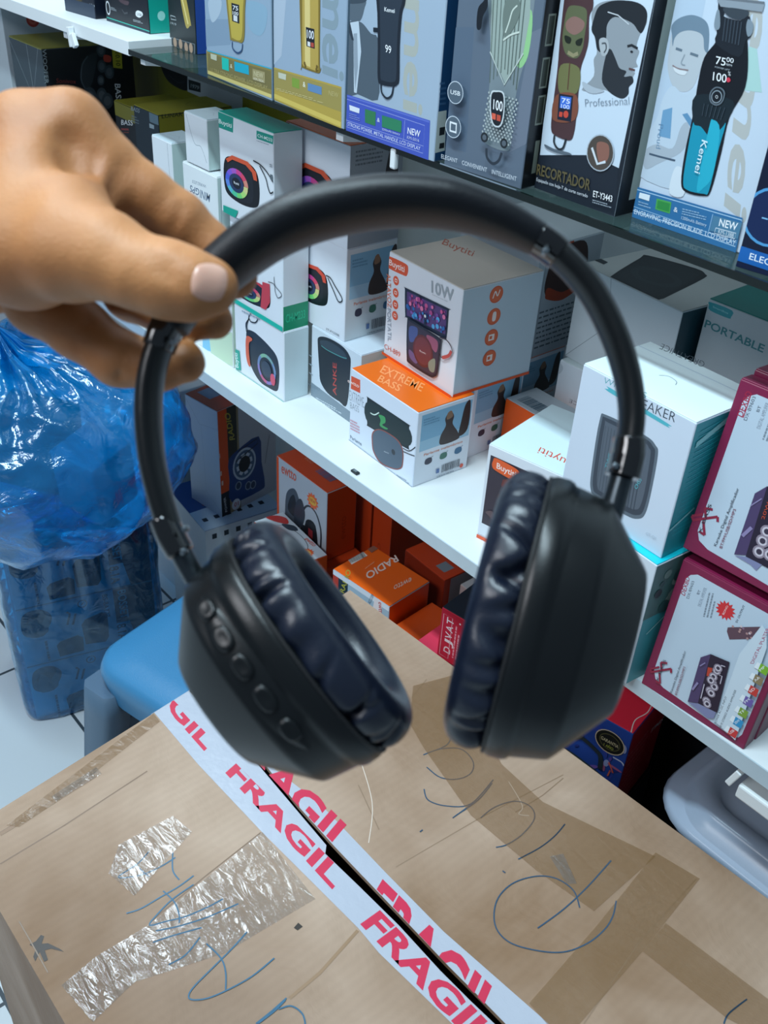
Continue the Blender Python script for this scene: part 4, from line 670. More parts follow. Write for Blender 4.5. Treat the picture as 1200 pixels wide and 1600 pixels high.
F.rect(0, 0, .1, .005, '#e06038'); F.text('CE', [(0.00707, -0.0027), (0.0155, -0.00394), (0.00686, 0.00138)], '#7d8a96', -.01); F.small(*[(0.01687, -0.00393), (0.02369, -0.00388), (0.01632, -3e-05)], 1, '#a0acb6'); B['T'].text('Buytiti', [(0.08709, 0.0319), (0.04424, 0.03291), (0.09167, 0.01731)], '#d8553c', -.004); close(B)
# GREATNICE trio
GN = 'white wireless speaker cartons at the right of the middle shelf'
B = carton('LG', 'speaker_box', 'white carton with an upside-down logo, under the larger one with crossed flaps', GN, '#d6e2ea', '#cfdce2', '#cfe0e2')
B['F'].text('GREATNICE', [(0.09071, 0.07277), (0.02518, 0.06871), (0.09102, 0.07837)], '#59656f', -.012); B['F'].line([(0.04003, 0.06515), (0.04913, 0.06278), (0.05858, 0.06804)], .0005, '#59656f', True); B['F'].rect(.04, .0, .10, .005, '#4fb0b8'); B['F'].rect(.056, .114, .075, .119, '#2fae9c'); B['F'].sm([(-0.0063, 0.10947), (0.00142, 0.11445), (0.00681, 0.10945), (0.00218, 0.10025), (-0.00391, 0.10318)], '#bac8d0'); close(B)
B = carton('UG', 'speaker_box', 'large white carton on its back showing black speaker on top, right under the glass shelf', GN, '#c3d0d6', '#1d4450', '#b2b6b4')
F = B['F']; F.line([(.0, .0), (.062, .066), (.052, .122)], .0009, '#8f9da4'); F.line([(.062, .0), (.068, .055), (.11, .045)], .0005, '#a3b0b6')
T = B['T']; T.sm([(0.04757, 0.0051), (0.02015, 0.0813), (0.01843, 0.09832), (0.07672, 0.11888), (0.0956, 0.11453), (0.10472, 0.10205), (0.12336, 0.02224), (0.12643, 0.00481), (0.11898, -0.00463), (0.05897, -0.00207)], '#101418', 3); T.sm([(0.04954, 0.00914), (0.02509, 0.07803), (0.0228, 0.09368), (0.07855, 0.11294), (0.09418, 0.10848), (0.11688, 0.02755), (0.11901, 0.00931), (0.11367, 0.00276), (0.05772, 0.00446)], '#191f23', 3); T.circ([(0.07473, 0.05148)][0], .034, '#232b2f', .026); T.circ([(0.07473, 0.05148)][0], .024, '#1a2023', .018); T.poly([(-0.00658, 0.03399), (0.01306, 0.03293), (0.01606, 0.02272), (-8e-05, 0.02224)], '#1c2226'); close(B)
B = carton('PO', 'speaker_box', 'tall grey-lit carton with teal lid reading PORTABLE, back right corner of the shelf', GN, '#aeb8bd', '#8ea0a6', '#12706a')
F = B['F']; F.sm([(0.00201, 0.253), (0.03036, 0.25329), (0.03114, 0.24575), (0.0284, 0.24339), (0.00459, 0.24398), (0.00168, 0.24973)], '#1f8f98', 3); F.text('SmartBox', [(0.00712, 0.24829), (0.02715, 0.24765), (0.00676, 0.25042)], '#8fd0d4'); F.text('PORTABLE', [(0.00243, 0.22392), (0.07814, 0.22209), (0.00289, 0.23309)], '#2f7a80', .02); close(B)
B = carton('CY', 'speaker_box', 'white carton with bright cyan lid under the standing speaker carton at the shelf front', GN, '#d2dee8', '#3f9ca4', '#12c6d8')
R = B['R']; R.rect(0, .08, .12, .143, '#49706e'); rnd = random.Random(3)
for i in range(26): R.circ((rnd.uniform(.01, .11), rnd.uniform(.085, .138)), rnd.uniform(.003, .008), rnd.choice(['#223a3e', '#6a8a84', '#34595a', '#8aa09a']), n=9)
R.line([(.01, .06), (.05, .085)], .0012, '#a9dada'); R.line([(.03, .02), (.09, .06)], .0012, '#a9dada'); B['F'].circ((.112, .012), .004, '#2fae9c', .002); close(B)
B = carton('R3', 'speaker_box', 'tall white carton with teal side and slim grey speaker picture, on the cyan lid', GN, '#cddae8', '#249aa4', '#e2f4f8')
F = B['F']; T = B['T']; R = B['R']
F.text('WIRELESS', [(0.02516, 0.1295), (0.07153, 0.13526), (0.02598, 0.13558)], '#4aa3ac', -.012); F.text('SPEAKER', [(0.05806, 0.12436), (0.10488, 0.12822), (0.05785, 0.1337)], '#2e3a48', -.008)
F.sm([(0.03275, 0.12665), (0.0346, 0.12844), (0.09818, 0.12451), (0.0992, 0.12267), (0.09645, 0.12133), (0.03277, 0.12426)], '#4fb4c2', 3)
F.sm([(0.02968, 0.09388), (0.03662, 0.10267), (0.07992, 0.10367), (0.09219, 0.10016), (0.09686, 0.09284), (0.09931, 0.05671), (0.0987, 0.03299), (0.09255, 0.02405), (0.07911, 0.02016), (0.04322, 0.01984), (0.03551, 0.02371), (0.0321, 0.04076)], '#5f6c78', 5); F.sm([(0.03233, 0.09265), (0.03753, 0.10014), (0.07952, 0.10105), (0.09012, 0.0979), (0.09404, 0.09138), (0.09661, 0.05648), (0.09602, 0.03459), (0.09115, 0.02723), (0.0796, 0.02395), (0.04492, 0.02298), (0.03795, 0.02643), (0.03482, 0.04222)], '#39424e', 5)
F.sm([(0.0363, 0.09207), (0.03955, 0.09664), (0.07893, 0.0971), (0.08672, 0.09446), (0.08977, 0.08917), (0.09258, 0.05602), (0.09188, 0.03745), (0.08828, 0.03167), (0.07967, 0.02934), (0.04799, 0.02796), (0.04254, 0.03033), (0.03914, 0.04454)], '#56606c', 5)
rnd = random.Random(2)
for i in range(14):
    c0 = [(0.0376, 0.09271), (0.0822, 0.09509), (0.0415, 0.02704)]; u = i / 13; a0 = (c0[0][0] + (c0[1][0]-c0[0][0])*u, c0[0][1] + (c0[1][1]-c0[0][1])*u); F.line([a0, (a0[0] + c0[2][0]-c0[0][0], a0[1] + c0[2][1]-c0[0][1])], .0005, '#414b56')
F.text('TWS', [(0.046, 0.05349), (0.04682, 0.06947), (0.0495, 0.05378)], '#4fb0bc', 0); F.text('CH55', [(0.08132, 0.05183), (0.0839, 0.06353), (0.08488, 0.05122)], '#5fc0cc', 0); F.text('GT-Q1', [(0.10511, 0.01416), (0.11598, 0.01545), (0.10455, 0.01731)], '#aebac6', -.01)
T.text('GREATNICE', [(0.05674, 0.09869), (0.00944, 0.09532), (0.06321, 0.0865)], '#4a5660', -.012); T.line([(.052, .040), (.058, .046), (.068, .044), (.072, .038)], .0005, '#5a6670', True); T.line([(.0, .072), (.125, .076)], .0008, '#b4c8dc')
for i in range(22): R.line([(.008, .022 + i * .0050), (.075, .026 + i * .0052)], .0009, '#2fb2ba')
R.poly([(.006, .112), (.05, .128), (.05, .134), (.006, .118)], '#8fd6d8'); R.line([(.0, .03), (.03, .044)], .0022, '#8fd6d8'); close(B)
# DEXBD
GD = 'maroon and white amplifier boxes stacked at the right end'
def amp(k, label, full):
    B = carton(k, 'amplifier_box', label, GD, '#7c1d44', '#5c1a34', '#7c1d44')
    F = B['F']; W_, H_ = B['w'], B['h']
    def rp(x0, y0, x1, y1, r): return [(x0, y0 + r), (x0, y1 - r), (x0 + r, y1), (x1 - r, y1), (x1, y1 - r), (x1, y0 + r), (x1 - r, y0), (x0 + r, y0)]
    F.poly([(.008, .022), (.008, H_-.018), (.011, H_-.012), (.017, H_-.008), (W_-.012, H_-.008), (W_-.007, H_-.012), (W_-.006, H_-.02), (W_-.006, .014), (W_-.008, .009), (W_-.014, .006), (.022, .010), (.012, .014)], '#b9cad8')
    return B, F
def amp_art(F, k, G, cr, dx, dy, more):
    pass
B, F = amp('D1', 'lower maroon amplifier carton standing at the shelf edge, whole front in view', True)
F.text('DEXBD', [(0.00806, 0.111), (0.0071, 0.13033), (0.01238, 0.11075)], '#a02040', .012); F.text('DX·B9603', [(0.01425, 0.10966), (0.01374, 0.12831), (0.01692, 0.11066)], '#4a5664', 0); F.text('BT', [(0.02186, 0.11906), (0.02235, 0.12376), (0.02433, 0.11962)], '#4a5664', 0); F.text('DIGITAL AMPLIFIER', [(0.02621, 0.10874), (0.02596, 0.12874), (0.0295, 0.10951)], '#8a98a6', -.01); F.small(*[(0.03447, 0.10178), (0.03189, 0.12671), (0.04368, 0.10571)], 3, '#7d8a96')
F.poly([(0.02996, 0.00988), (0.03588, 0.01116), (0.03661, 0.04675), (0.03067, 0.04606)], '#b9cad8')
c = [(0.05116, 0.11909)][0]; F.poly([(c[0] + (.0095 if i % 2 else .0066) * math.cos(i*PI/14), c[1] + (.0095 if i % 2 else .0066) * math.sin(i*PI/14)) for i in range(28)], '#cc2f34'); F.text('BONO', [(0.04945, 0.1141), (0.05031, 0.12401), (0.05136, 0.11436)], '#f0d8d4', .01)
F.text('5V OUTPUT', [(0.06261, 0.11382), (0.06346, 0.13292), (0.06453, 0.11395)], '#4a5664', .005)
F.poly([(0.05824, 0.10519), (0.08479, 0.12293), (0.0871, 0.12027), (0.08891, 0.11293), (0.06341, 0.0952), (0.0588, 0.10111)], '#5e4450'); rnd = random.Random(5)
for i in range(18): q = [(0.06137, 0.10437), (0.08736, 0.11347)]; F.circ((rnd.uniform(q[0][0], q[1][0]), rnd.uniform(min(q[0][1], q[1][1]), max(q[0][1], q[1][1]))), .0012, rnd.choice(['#b08a88', '#8a6a80', '#d0c0c4']), n=6)
def zlogo(F, pts, c, tpts):
    a = F.sub(*pts)
    for q in ([(.05, .62), (.6, .9)], [(.62, .95), (.40, .42)], [(.40, .42), (.85, .6)], [(.12, .30), (.95, .72)], [(.95, .72), (.9, .5)], [(.12, .30), (.16, .52)], [(.30, .14), (.85, .02)], [(.6, .42), (.82, .02)]): a.line(q, .10, c)
    F.text('X-BASS', tpts, '#2c3440', .006)
def amp_logo(F, G):
    pass
a = F.sub(*[(0.00373, 0.01609), (0.02239, 0.01596), (0.0069, 0.03669)])
for q in ([(.0, .25), (.35, .62)], [(.1, .1), (.9, .9)], [(.0, .25), (.15, .1)], [(.9, .9), (1.0, .7)], [(.3, .9), (.55, .5)], [(.3, .9), (.6, 1.05)], [(.5, .35), (.8, -.15)], [(.55, -.15), (.8, -.15)]): a.line(q, .11, '#8e2440')
F.text('X-BASS', [(0.01303, 0.0125), (0.01348, 0.0391), (0.01578, 0.01303)], '#2c3440', .004)
F.text('Karaoke Digital Amplificador', [(0.02972, 0.01059), (0.02883, 0.06005), (0.0318, 0.01104)], '#2e3844', .002); F.text('BT/FM/USB/SD/MP3', [(0.03479, 0.0116), (0.03335, 0.0445), (0.03715, 0.01208)], '#7e3048', 0)
F.poly([(0.0455, 0.06328), (0.05292, 0.07212), (0.05841, 0.01814), (0.04867, 0.01273)], '#4a3c62'); F.poly([(0.05292, 0.07212), (0.0712, 0.07522), (0.07717, 0.02057), (0.05792, 0.01778)], '#241c30'); F.poly([(0.04923, 0.01244), (0.05826, 0.01768), (0.07613, 0.02014), (0.07622, 0.01288), (0.07061, 0.009), (0.05756, 0.01154)], '#7d82a6'); F.poly([(0.0548, 0.0583), (0.05891, 0.06015), (0.06043, 0.05048), (0.05631, 0.04944)], '#b8402c')
for q in [(0.06446, 0.02537), (0.06407, 0.03713), (0.06368, 0.04704), (0.06613, 0.02313), (0.06597, 0.03593), (0.0665, 0.04398), (0.06254, 0.05298), (0.06355, 0.06037), (0.06179, 0.04823), (0.06381, 0.06387)][:10]: F.circ(q, .0042, '#8d8290', n=12); F.circ(q, .0030, '#c9c2cc', n=12); F.circ(q, .0018, '#3a3244', n=10)
for q in ([(0.06729, 0.05799), (0.06964, 0.0588), (0.07066, 0.05032)], [(0.06525, 0.06818), (0.06922, 0.06927)], [(0.05916, 0.02496), (0.05753, 0.04097)]): F.line(q, .0010, '#b9b2c0')
F.line([(0.04924, 0.02817), (0.05159, 0.03846)], .002, '#8a80a8'); F.line([(0.04811, 0.05553), (0.05155, 0.06174)], .001, '#8a80a8')
F.poly([(0.07664, 0.08896), (0.08509, 0.12589), (0.09037, 0.12316), (0.09577, 0.10814), (0.10127, 0.00623), (0.07874, 0.01164)], '#c9d8e2')
F.text('POWER AC-DC INPUT', [(0.07827, 0.00952), (0.07858, 0.04218), (0.08031, 0.00968)], '#3a4450', 0); F.text('HI FI STEREO AUDIO AMPLIFIER', [(0.08386, 0.00888), (0.08407, 0.05388), (0.08589, 0.00903)], '#3a4450', 0)
F.text('DIGITAL PLATER', [(0.08779, 0.08595), (0.08915, 0.12544), (0.09078, 0.08769)], '#a83a64', .012)
for i, (cx, cy, cc, tx) in enumerate(((735,1340,'#c63a3a','USB'),(775,1275,'#2f8fc0','20W'),(812,1208,'#7a9c3a','TF'),(846,1130,'#6a5aa0','FM'),(882,1055,'#c23a34','SD'),(918,978,'#8a7a5a','@'),(955,905,'#7ab02e','MM'))):
    pass
for q, cc, tx in zip([(0.09634, 0.01202), (0.09736, 0.02492), (0.09804, 0.03688), (0.09843, 0.05029), (0.09895, 0.06309), (0.09915, 0.0758), (0.09986, 0.08804)], ['#c63a3a', '#2f8fc0', '#7a9c3a', '#6a5aa0', '#c23a34', '#8a7a5a', '#7ab02e'], ['USB', '20W', 'TF', 'FM', 'SD', 'AA', 'MP']):
    F.poly([(q[0]-.0075, q[1]-.003), (q[0]-.0065, q[1]+.0035), (q[0]-.001, q[1]+.0035), (q[0]-.001, q[1]-.003)], '#e4ecf0'); F.poly([(q[0]-.0035, q[1]-.0042), (q[0]-.0035, q[1]+.0042), (q[0]+.0045, q[1]+.0042), (q[0]+.0045, q[1]-.0042)], cc); F.text(tx, [(q[0]-.001, q[1]-.003), (q[0]+.0015, q[1]+.003), (q[0]-.0032, q[1]-.0024)], '#eef2f4', .01)
close(B)
B, F = amp('D2', 'maroon amplifier carton behind the lower front one, only its top edge showing', False); close(B)
B, F = amp('D3', 'upper maroon amplifier carton stacked on the lower one', True)
F.text('DEXBD', [(0.00678, 0.13267), (0.00746, 0.15496), (0.01216, 0.13239)], '#a02040', .012); F.line([(0.01284, 0.13268), (0.0125, 0.15424)], .0008, '#a02040'); F.text('DX·B9603', [(0.01344, 0.131), (0.01407, 0.15236), (0.01644, 0.13139)], '#4a5664', 0); F.text('BT', [(0.02097, 0.14181), (0.02112, 0.14708), (0.02366, 0.14219)], '#4a5664', 0); F.text('DIGITAL AMPLIFIER', [(0.02577, 0.12926), (0.02572, 0.1519), (0.02928, 0.12952)], '#8a98a6', -.01); F.small(*[(0.03366, 0.12242), (0.03356, 0.15043), (0.03996, 0.12267)], 2, '#7d8a96')
a = F.sub(*[(-0.00189, 0.02682), (0.02005, 0.02383), (0.00122, 0.04738)])
for q in ([(.0, .25), (.35, .62)], [(.1, .1), (.9, .9)], [(.0, .25), (.15, .1)], [(.9, .9), (1.0, .7)], [(.3, .9), (.55, .5)], [(.3, .9), (.6, 1.05)], [(.5, .35), (.8, -.15)], [(.55, -.15), (.8, -.15)]): a.line(q, .11, '#8e2440')
F.text('X-BASS', [(0.00876, 0.01993), (0.00926, 0.05005), (0.01187, 0.02013)], '#2c3440', .004)
F.text('Karaoke Digital Amplificador', [(0.02569, 0.0166), (0.0272, 0.07453), (0.02837, 0.01705)], '#2e3844', .002); F.text('BT/FM/USB/SD/MP3', [(0.03108, 0.01737), (0.03098, 0.05623), (0.03378, 0.01769)], '#7e3048', 0)
F.poly([(0.04357, 0.0772), (0.05098, 0.08766), (0.05516, 0.02278), (0.04528, 0.01825)], '#4a3c62'); F.poly([(0.05098, 0.08766), (0.07276, 0.0885), (0.07962, 0.02156), (0.05501, 0.02168)], '#241c30'); F.poly([(0.04604, 0.01765), (0.05559, 0.02157), (0.07024, 0.02193), (0.06756, 0.01458), (0.06136, 0.01684)], '#7d82a6')
for q in [(0.06413, 0.03142), (0.06365, 0.04184), (0.06415, 0.05126), (0.07321, 0.03366), (0.07247, 0.04457)]: F.circ(q, .0058, '#8d8290', n=14); F.circ(q, .0042, '#c9c2cc', n=12); F.circ(q, .0026, '#3a3244', n=10)
F.text('20W', [(0.05593, 0.05943), (0.05526, 0.07559), (0.05872, 0.06006)], '#c04a30', 0); F.line([(0.04651, 0.03747), (0.05127, 0.04856)], .003, '#8a80a8'); F.line([(0.04401, 0.06572), (0.05058, 0.07594)], .001, '#8a80a8'); close(B)
B, F = amp('D4', 'maroon amplifier carton behind the upper front one, tucked under the glass shelf', False); B['T'].rect(.02, .006, .1, .036, '#c3d2de'); close(B)

# ---------------------------------------------------------------- dark speaker cartons, far left of the middle shelf
GL = 'dark speaker cartons at the far left of the middle shelf'
B = carton('L1', 'speaker_box', 'tall charcoal carton with yellow lid, crossed creases and black BASS side', GL, '#38454c', '#10151a', '#7d7a24')
F = B['F']; F.line([(.0, .34), (.07, .26), (.115, .344)], .0012, '#7f8d94'); F.line([(.07, .343), (.075, .26), (.085, .14), (.07, .0)], .0012, '#8a979c'); F.line([(.02, .20), (.085, .13)], .0010, '#6f7d84'); F.line([(0, .3438), (.128, .3438)], .0014, '#c8c83a')
R = B['R']; R.text('WOOFER', [(0.00841, 0.34408), (0.00527, 0.29207), (0.00149, 0.34398)], '#7f8a8e', .01); R.sm([(0.06025, 0.29266), (0.06683, 0.31811), (0.07812, 0.32874), (0.09503, 0.33044), (0.08385, 0.29363), (0.07168, 0.27704)], '#1f272c'); R.line([(0.07812, 0.32874), (0.06647, 0.31527), (0.06223, 0.29249), (0.06964, 0.27427)], .002, '#3a464c', True)
for q, rr_ in zip([(0.1012, 0.31124), (0.11376, 0.30151), (0.09697, 0.28962), (0.09591, 0.26595), (0.10515, 0.25607), (0.07357, 0.26502), (0.10237, 0.33567)], (.010, .011, .008, .012, .013, .016, .01)): R.circ(q, rr_ * .8, '#2f3a40', rr_); R.circ(q, rr_ * .5, '#464f54', rr_ * .6)
R.poly([(0.12215, 0.33667), (0.13963, 0.33321), (0.13835, 0.30463), (0.12167, 0.30766)], '#a09a28'); R.text('10.10', [(0.12769, 0.33111), (0.12747, 0.31015), (0.13583, 0.32998)], '#26260e'); R.text('BASS', [(0.12164, 0.28222), (0.12115, 0.25212), (0.13231, 0.28072)], '#b9c2c6', .012); R.sm([(0.10657, 0.32821), (0.11822, 0.32597), (0.11793, 0.31728), (0.10648, 0.31869)], '#a03a2c'); R.text('Sonivox', [(0.01753, 0.29218), (0.05136, 0.28817), (0.01921, 0.29948)], '#7c3430', -.01); close(B)
B = carton('L3', 'speaker_box', 'small black carton lettered BASS with yellow lid between two dark cartons', GL, '#15191d', '#15191d', '#7d7a24')
F = B['F']; F.poly([(0, .262), (.07, .262), (.07, .284), (0, .284)], '#6f6c22'); F.text('BASS', [(0.01775, 0.25062), (0.05733, 0.25796), (0.01943, 0.259)], '#c2c8ca', .012); F.line([(0.01629, 0.24339), (0.04212, 0.24843)], .003, '#7c3430'); F.small(*[(0.02294, 0.23907), (0.04739, 0.24387), (0.02378, 0.24329)], 1, '#6f3a30'); close(B)
B = carton('L2', 'speaker_box', 'dark carton with wide yellow lid and yellow side lettered LUNAR', GL, '#1b2933', '#8a8420', '#8f8a2a')
F = B['F']; F.poly([(0.04902, 0.29632), (0.07824, 0.29699), (0.07684, 0.28019), (0.04858, 0.27955)], '#5c7480'); F.poly([(0.04703, 0.27705), (0.06178, 0.27695), (0.06091, 0.27135), (0.04712, 0.27054)], '#8fa2aa'); F.text('BASS', [(-0.00883, 0.28454), (0.01855, 0.28604), (-0.00642, 0.29105)], '#7a8890'); F.small(*[(-0.0102, 0.26765), (0.01373, 0.26858), (-0.00742, 0.27932)], 3, '#5f6f78')
R = B['R']; R.text('LUNAR', [(0.00566, 0.28957), (0.04133, 0.28907), (0.00614, 0.29537)], '#22240e', .01); R.poly([(0.04435, 0.30007), (0.05575, 0.3011), (0.05382, 0.29644), (0.04398, 0.29473)], '#3c2c1e'); T = B['T']; T.line([(.02, .09), (.045, .11), (.06, .09), (.04, .07), (.02, .09)], .0012, '#6f6c22', True); close(B)
B = carton('L4', 'speaker_box', 'big yellow carton with dark round speaker print at the back of the shelf', GL, '#77741e', '#a9b1b4', '#7d7a24')
F = B['F']; F.line([(0.40973, 0.30204), (0.40933, 0.2554)], .0015, '#5d5a1a'); F.sm([(0.42985, 0.30549), (0.51819, 0.30894), (0.51481, 0.27854), (0.4769, 0.27441), (0.43959, 0.28281)], '#14181c'); F.line([(0.45037, 0.29087), (0.47807, 0.28376), (0.50361, 0.28847)], .002, '#2c3338', True)
F.poly([(0.51441, 0.30236), (0.68408, 0.31341), (0.682, 0.27051), (0.51132, 0.27486)], '#b0b8ba'); F.poly([(0.51668, 0.29535), (0.55597, 0.29666), (0.55452, 0.28162), (0.51607, 0.27878)], '#1a2426'); F.text('1979', [(0.52273, 0.28364), (0.54948, 0.28511), (0.52463, 0.28996)], '#8a979a'); close(B)
root = empty('speaker_box', (-2.02, .72, .79), 'white carton with red round icons at the extreme left edge of the photo', 'box', GL)
mb = MB(); mb.box((0, 0, 0), (.16, .16, .385), PAPER('#b9c4ca'), bev=.001); R = Art(mb, (.16, 0, 0), (0, 1, 0), (0, 0, 1), .16, .385)
for q in ((.055, .355), (.10, .350), (.075, .285)): R.circ(q, .012, '#b5483e'); R.circ(q, .008, '#c86a5c'); R.circ(q, .004, '#b5483e')
F = Art(mb, (0, 0, 0), (1, 0, 0), (0, 0, 1), .16, .385); F.fr(.02, .02, .9, .55, '#1c2740'); F.fr(.1, .1, .8, .45, '#3a4e72'); R.fr(0, 0, .35, .55, '#22304e')
mb.build('carton_body', root, recalc=False)

# ---------------------------------------------------------------- cartons under the shelf
GR = 'orange radio cartons under the white shelf'
B = carton('S1', 'radio_box', 'tall white carton with orange spine and blue radio picture on its side', GR, '#c3cfd8', '#b4b8bd', '#a23a1c')
F = B['F']; F.line([(.0, .235), (.04, .19), (.095, .20)], .0006, '#9aa8b2'); F.line([(.045, .19), (.05, .04), (.0, .02)], .0005, '#a4b2bc'); F.line([(.05, .04), (.095, .01)], .0005, '#a4b2bc')
R = B['R']; R.rect(0, .055, .022, .24, '#e2541a'); R.rect(0, 0, .022, .055, '#1a1f26'); R.rect(.022, 0, .05, .24, '#8a7f5e'); R.rect(.022, .12, .045, .24, '#2a2c22'); R.text('RADIO', [(0.02644, 0.16712), (0.01615, 0.22953), (0.03975, 0.16395)], '#b8a838', .012)
R.sm([(0.02146, 0.12083), (0.04053, 0.13558), (0.10042, 0.14723), (0.10669, 0.08582), (0.11447, 0.0317), (0.10262, 0.0182), (0.02602, 0.02431), (0.02259, 0.08141)], '#1f3f78', 3); q = [(0.06188, 0.09934), (0.09308, 0.09606)]; R.circ(q[0], .030, '#b9c6d2', .036); R.circ(q[0], .026, '#46607e', .031); 
for i in range(8):
    t = i * PI / 4 + .2; R.line([(q[0][0] + .0175*math.cos(t-.25), q[0][1] + .022*math.sin(t-.25)), (q[0][0] + .0175*math.cos(t+.25), q[0][1] + .022*math.sin(t+.25))], .007, '#c9d4de')
R.circ(q[0], .015, '#11161c', .018); 
for c2 in [(0.04429, 0.05552), (0.06968, 0.04465), (0.0824, 0.04129)]: R.circ(c2, .008, '#8fa2b8', .010); R.circ(c2, .006, '#2a3c58', .008)
R.line([(0.04533, 0.1336), (0.0953, 0.144), (0.09753, 0.13212), (0.03966, 0.11404)], .002, '#12161c'); R.line([(0.11534, 0.07762), (0.12832, 0.13974)], .0010, '#3c4650'); R.circ([(0.03665, 0.0147)][0], .011, '#d8dfe4', .013); R.text('01', [(0.03145, 0.0106), (0.04254, 0.01009), (0.03187, 0.02066)], '#b03a3a'); R.line([(0.06286, -0.00794), (0.13949, -0.00805)], .0014, '#2a3440')
for q in [(-0.0039, 0.18344), (-0.00037, 0.14383), (0.00139, 0.10397), (0.00406, 0.08064)]: R.rect(q[0]-.002, q[1]-.006, q[0]+.002, q[1]+.004, '#f0cdb8')
R.text('POWER', [(0.00787, 0.00822), (0.00469, 0.04427), (0.01336, 0.00887)], '#c9d0d6'); T = B['T']; T.rect(.012, .02, .05, .05, '#6d86a6'); T.rect(.02, .07, .045, .10, '#4a5a80'); close(B)
B = carton('S2', 'radio_box', 'blue and white carton on the floor under the tall white radio carton', GR, '#bcc8ce', '#c2cbd2', '#27508e')
T = B['T']; T.poly([(.11, .0), (.18, .0), (.18, .17), (.10, .17)], '#c6d2da'); T.text('KTS', [(.03, .10), (.03, .14), (.045, .10)], '#c9d6e6'); T.rect(.06, .035, .10, .085, '#8a4440'); T.rect(.068, .045, .092, .075, '#3a2c34')
for i in range(6): T.rect(.14, .012 + i * .025, .152, .022 + i * .025, '#232c36')
R = B['R']
for i in range(6): R.rect(.015 + i * .026, .285, .025 + i * .026, .297, '#232c36')
close(B)
B = carton('BL', 'white_carton', 'tall plain white carton on the floor behind the blue bags', GR, '#c9d4da', '#bcc8ce'); close(B)
def hp_pic(a, body='#1b1f26'):
    a.sm([(.08, .3), (.12, .75), (.3, .95), (.42, .8), (.46, .5), (.40, .2), (.25, .05), (.12, .1)], '#4a5560'); a.sm([(.15, .45), (.2, .7), (.3, .82), (.36, .6), (.3, .4)], '#20262e')
    a.line([(.50, .25), (.50, .6), (.62, .82), (.80, .80), (.92, .55), (.93, .2)], .035, '#2a313a', True); a.sm([(.46, .0), (.46, .3), (.56, .38), (.62, .2), (.58, .0)], '#20262e'); a.sm([(.56, .02), (.58, .5), (.80, .55), (.86, .02), (.7, -.03)], '#1a1e25', 4); a.rect(.64, .2, .74, .4, '#8c2c34'); a.circ((.67, .1), .05, '#48525c'); a.circ((.78, .12), .05, '#48525c')
def burst(a, c, r, txt):
    a.poly([(c[0] + (r if i % 2 else r*.72) * math.cos(i*PI/12), c[1] + (r if i % 2 else r*.72) * math.sin(i*PI/12)) for i in range(24)], '#e8642a'); a.circ(c, r*.62, '#e2b43a', r*.45); a.text(txt, [(c[0]-r*.5, c[1]-r*.15), (c[0]+r*.5, c[1]-r*.15), (c[0]-r*.5, c[1]+r*.25)], '#c02a20', .02)
B = carton('S3', 'headphone_box', 'orange carton with headphone pictures standing behind the flat one', GR, '#b4bec6', '#c4461a', '#c8481a')
F = B['F']; F.rect(0, 0, .006, .134, '#d4521c'); a = F.sub((.014, .0), (.132, .0), (.014, .10)); hp_pic(a); burst(F, (.100, .098), .016, 'NEW'); F.text('ewtto', [(.014, .108), (.055, .112), (.014, .124)], '#d0604a', .01)
F.sm([(.05, .03), (.055, .07), (.07, .085), (.08, .06), (.07, .03)], '#2d3844'); B['R'].text('ewtto', [(.030, .03), (.030, .075), (.040, .03)], '#a03412', 0); T = B['T']; barcode(T, .075, .022, .115, .045, '#5a6f92'); T.text('RADIO', [(.035, .03), (.055, .03), (.035, .036)], '#e08a64', 0); close(B)
B = carton('S4', 'headphone_box', 'flat carton with pale picture lid and orange NEW burst, lying in front', GR, '#d4531c', '#e2581a', '#c6d2d8')
T = B['T']; T.line([(.03, .012), (.035, .035), (.07, .045), (.105, .04), (.12, .02)], .001, '#20262e', True); T.sm([(.055, .008), (.06, .028), (.095, .03), (.10, .008)], '#2a2026'); T.rect(.066, .012, .082, .024, '#b83038'); burst(T, (.119, .030), .012, 'NEW')
T.sm([(.0, .022), (.02, .03), (.035, .044), (.02, .05), (.005, .04)], '#c23a34'); T.sm([(.03, .035), (.045, .05), (.06, .048), (.05, .036)], '#39434e'); T.text('ewtto', [(.085, .045), (.11, .047), (.085, .052)], '#d0604a', .01); B['R'].text('ewtto', [(.012, .012), (.045, .012), (.012, .02)], '#f08a54', 0); close(B)
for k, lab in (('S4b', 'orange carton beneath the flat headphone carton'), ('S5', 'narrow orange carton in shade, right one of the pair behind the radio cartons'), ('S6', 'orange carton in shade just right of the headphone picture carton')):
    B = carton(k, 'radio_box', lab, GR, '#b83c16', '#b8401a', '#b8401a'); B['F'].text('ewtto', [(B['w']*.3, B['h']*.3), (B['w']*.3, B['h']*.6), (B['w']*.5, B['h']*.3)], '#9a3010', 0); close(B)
B = carton('S7', 'radio_box', 'bright orange RADIO carton half lit, nearest the brown cardboard box', GR, '#a9c0cc', '#e0500e', '#f06410')
F = B['F']; F.rect(0, 0, .012, .129, '#c23c1a'); F.rect(.012, 0, .032, .129, '#202a30'); F.text('RADIO', [(0.01473, 0.09604), (0.02777, 0.14596), (0.02431, 0.09759)], '#b8b02c', .015); F.rect(0, .120, .116, .129, '#e4eaee'); F.text('ET-RD2089', [(0.0711, 0.10376), (0.07998, 0.13162), (0.07668, 0.10302)], '#3f5a6c', 0); F.poly([(0.0871, 0.12908), (0.10124, 0.12816), (0.10209, 0.09652), (0.0841, 0.10204)], '#f0e4e0'); F.text('ewtto', [(0.09457, 0.12539), (0.09746, 0.10204), (0.10098, 0.12772)], '#c23c34', .01)
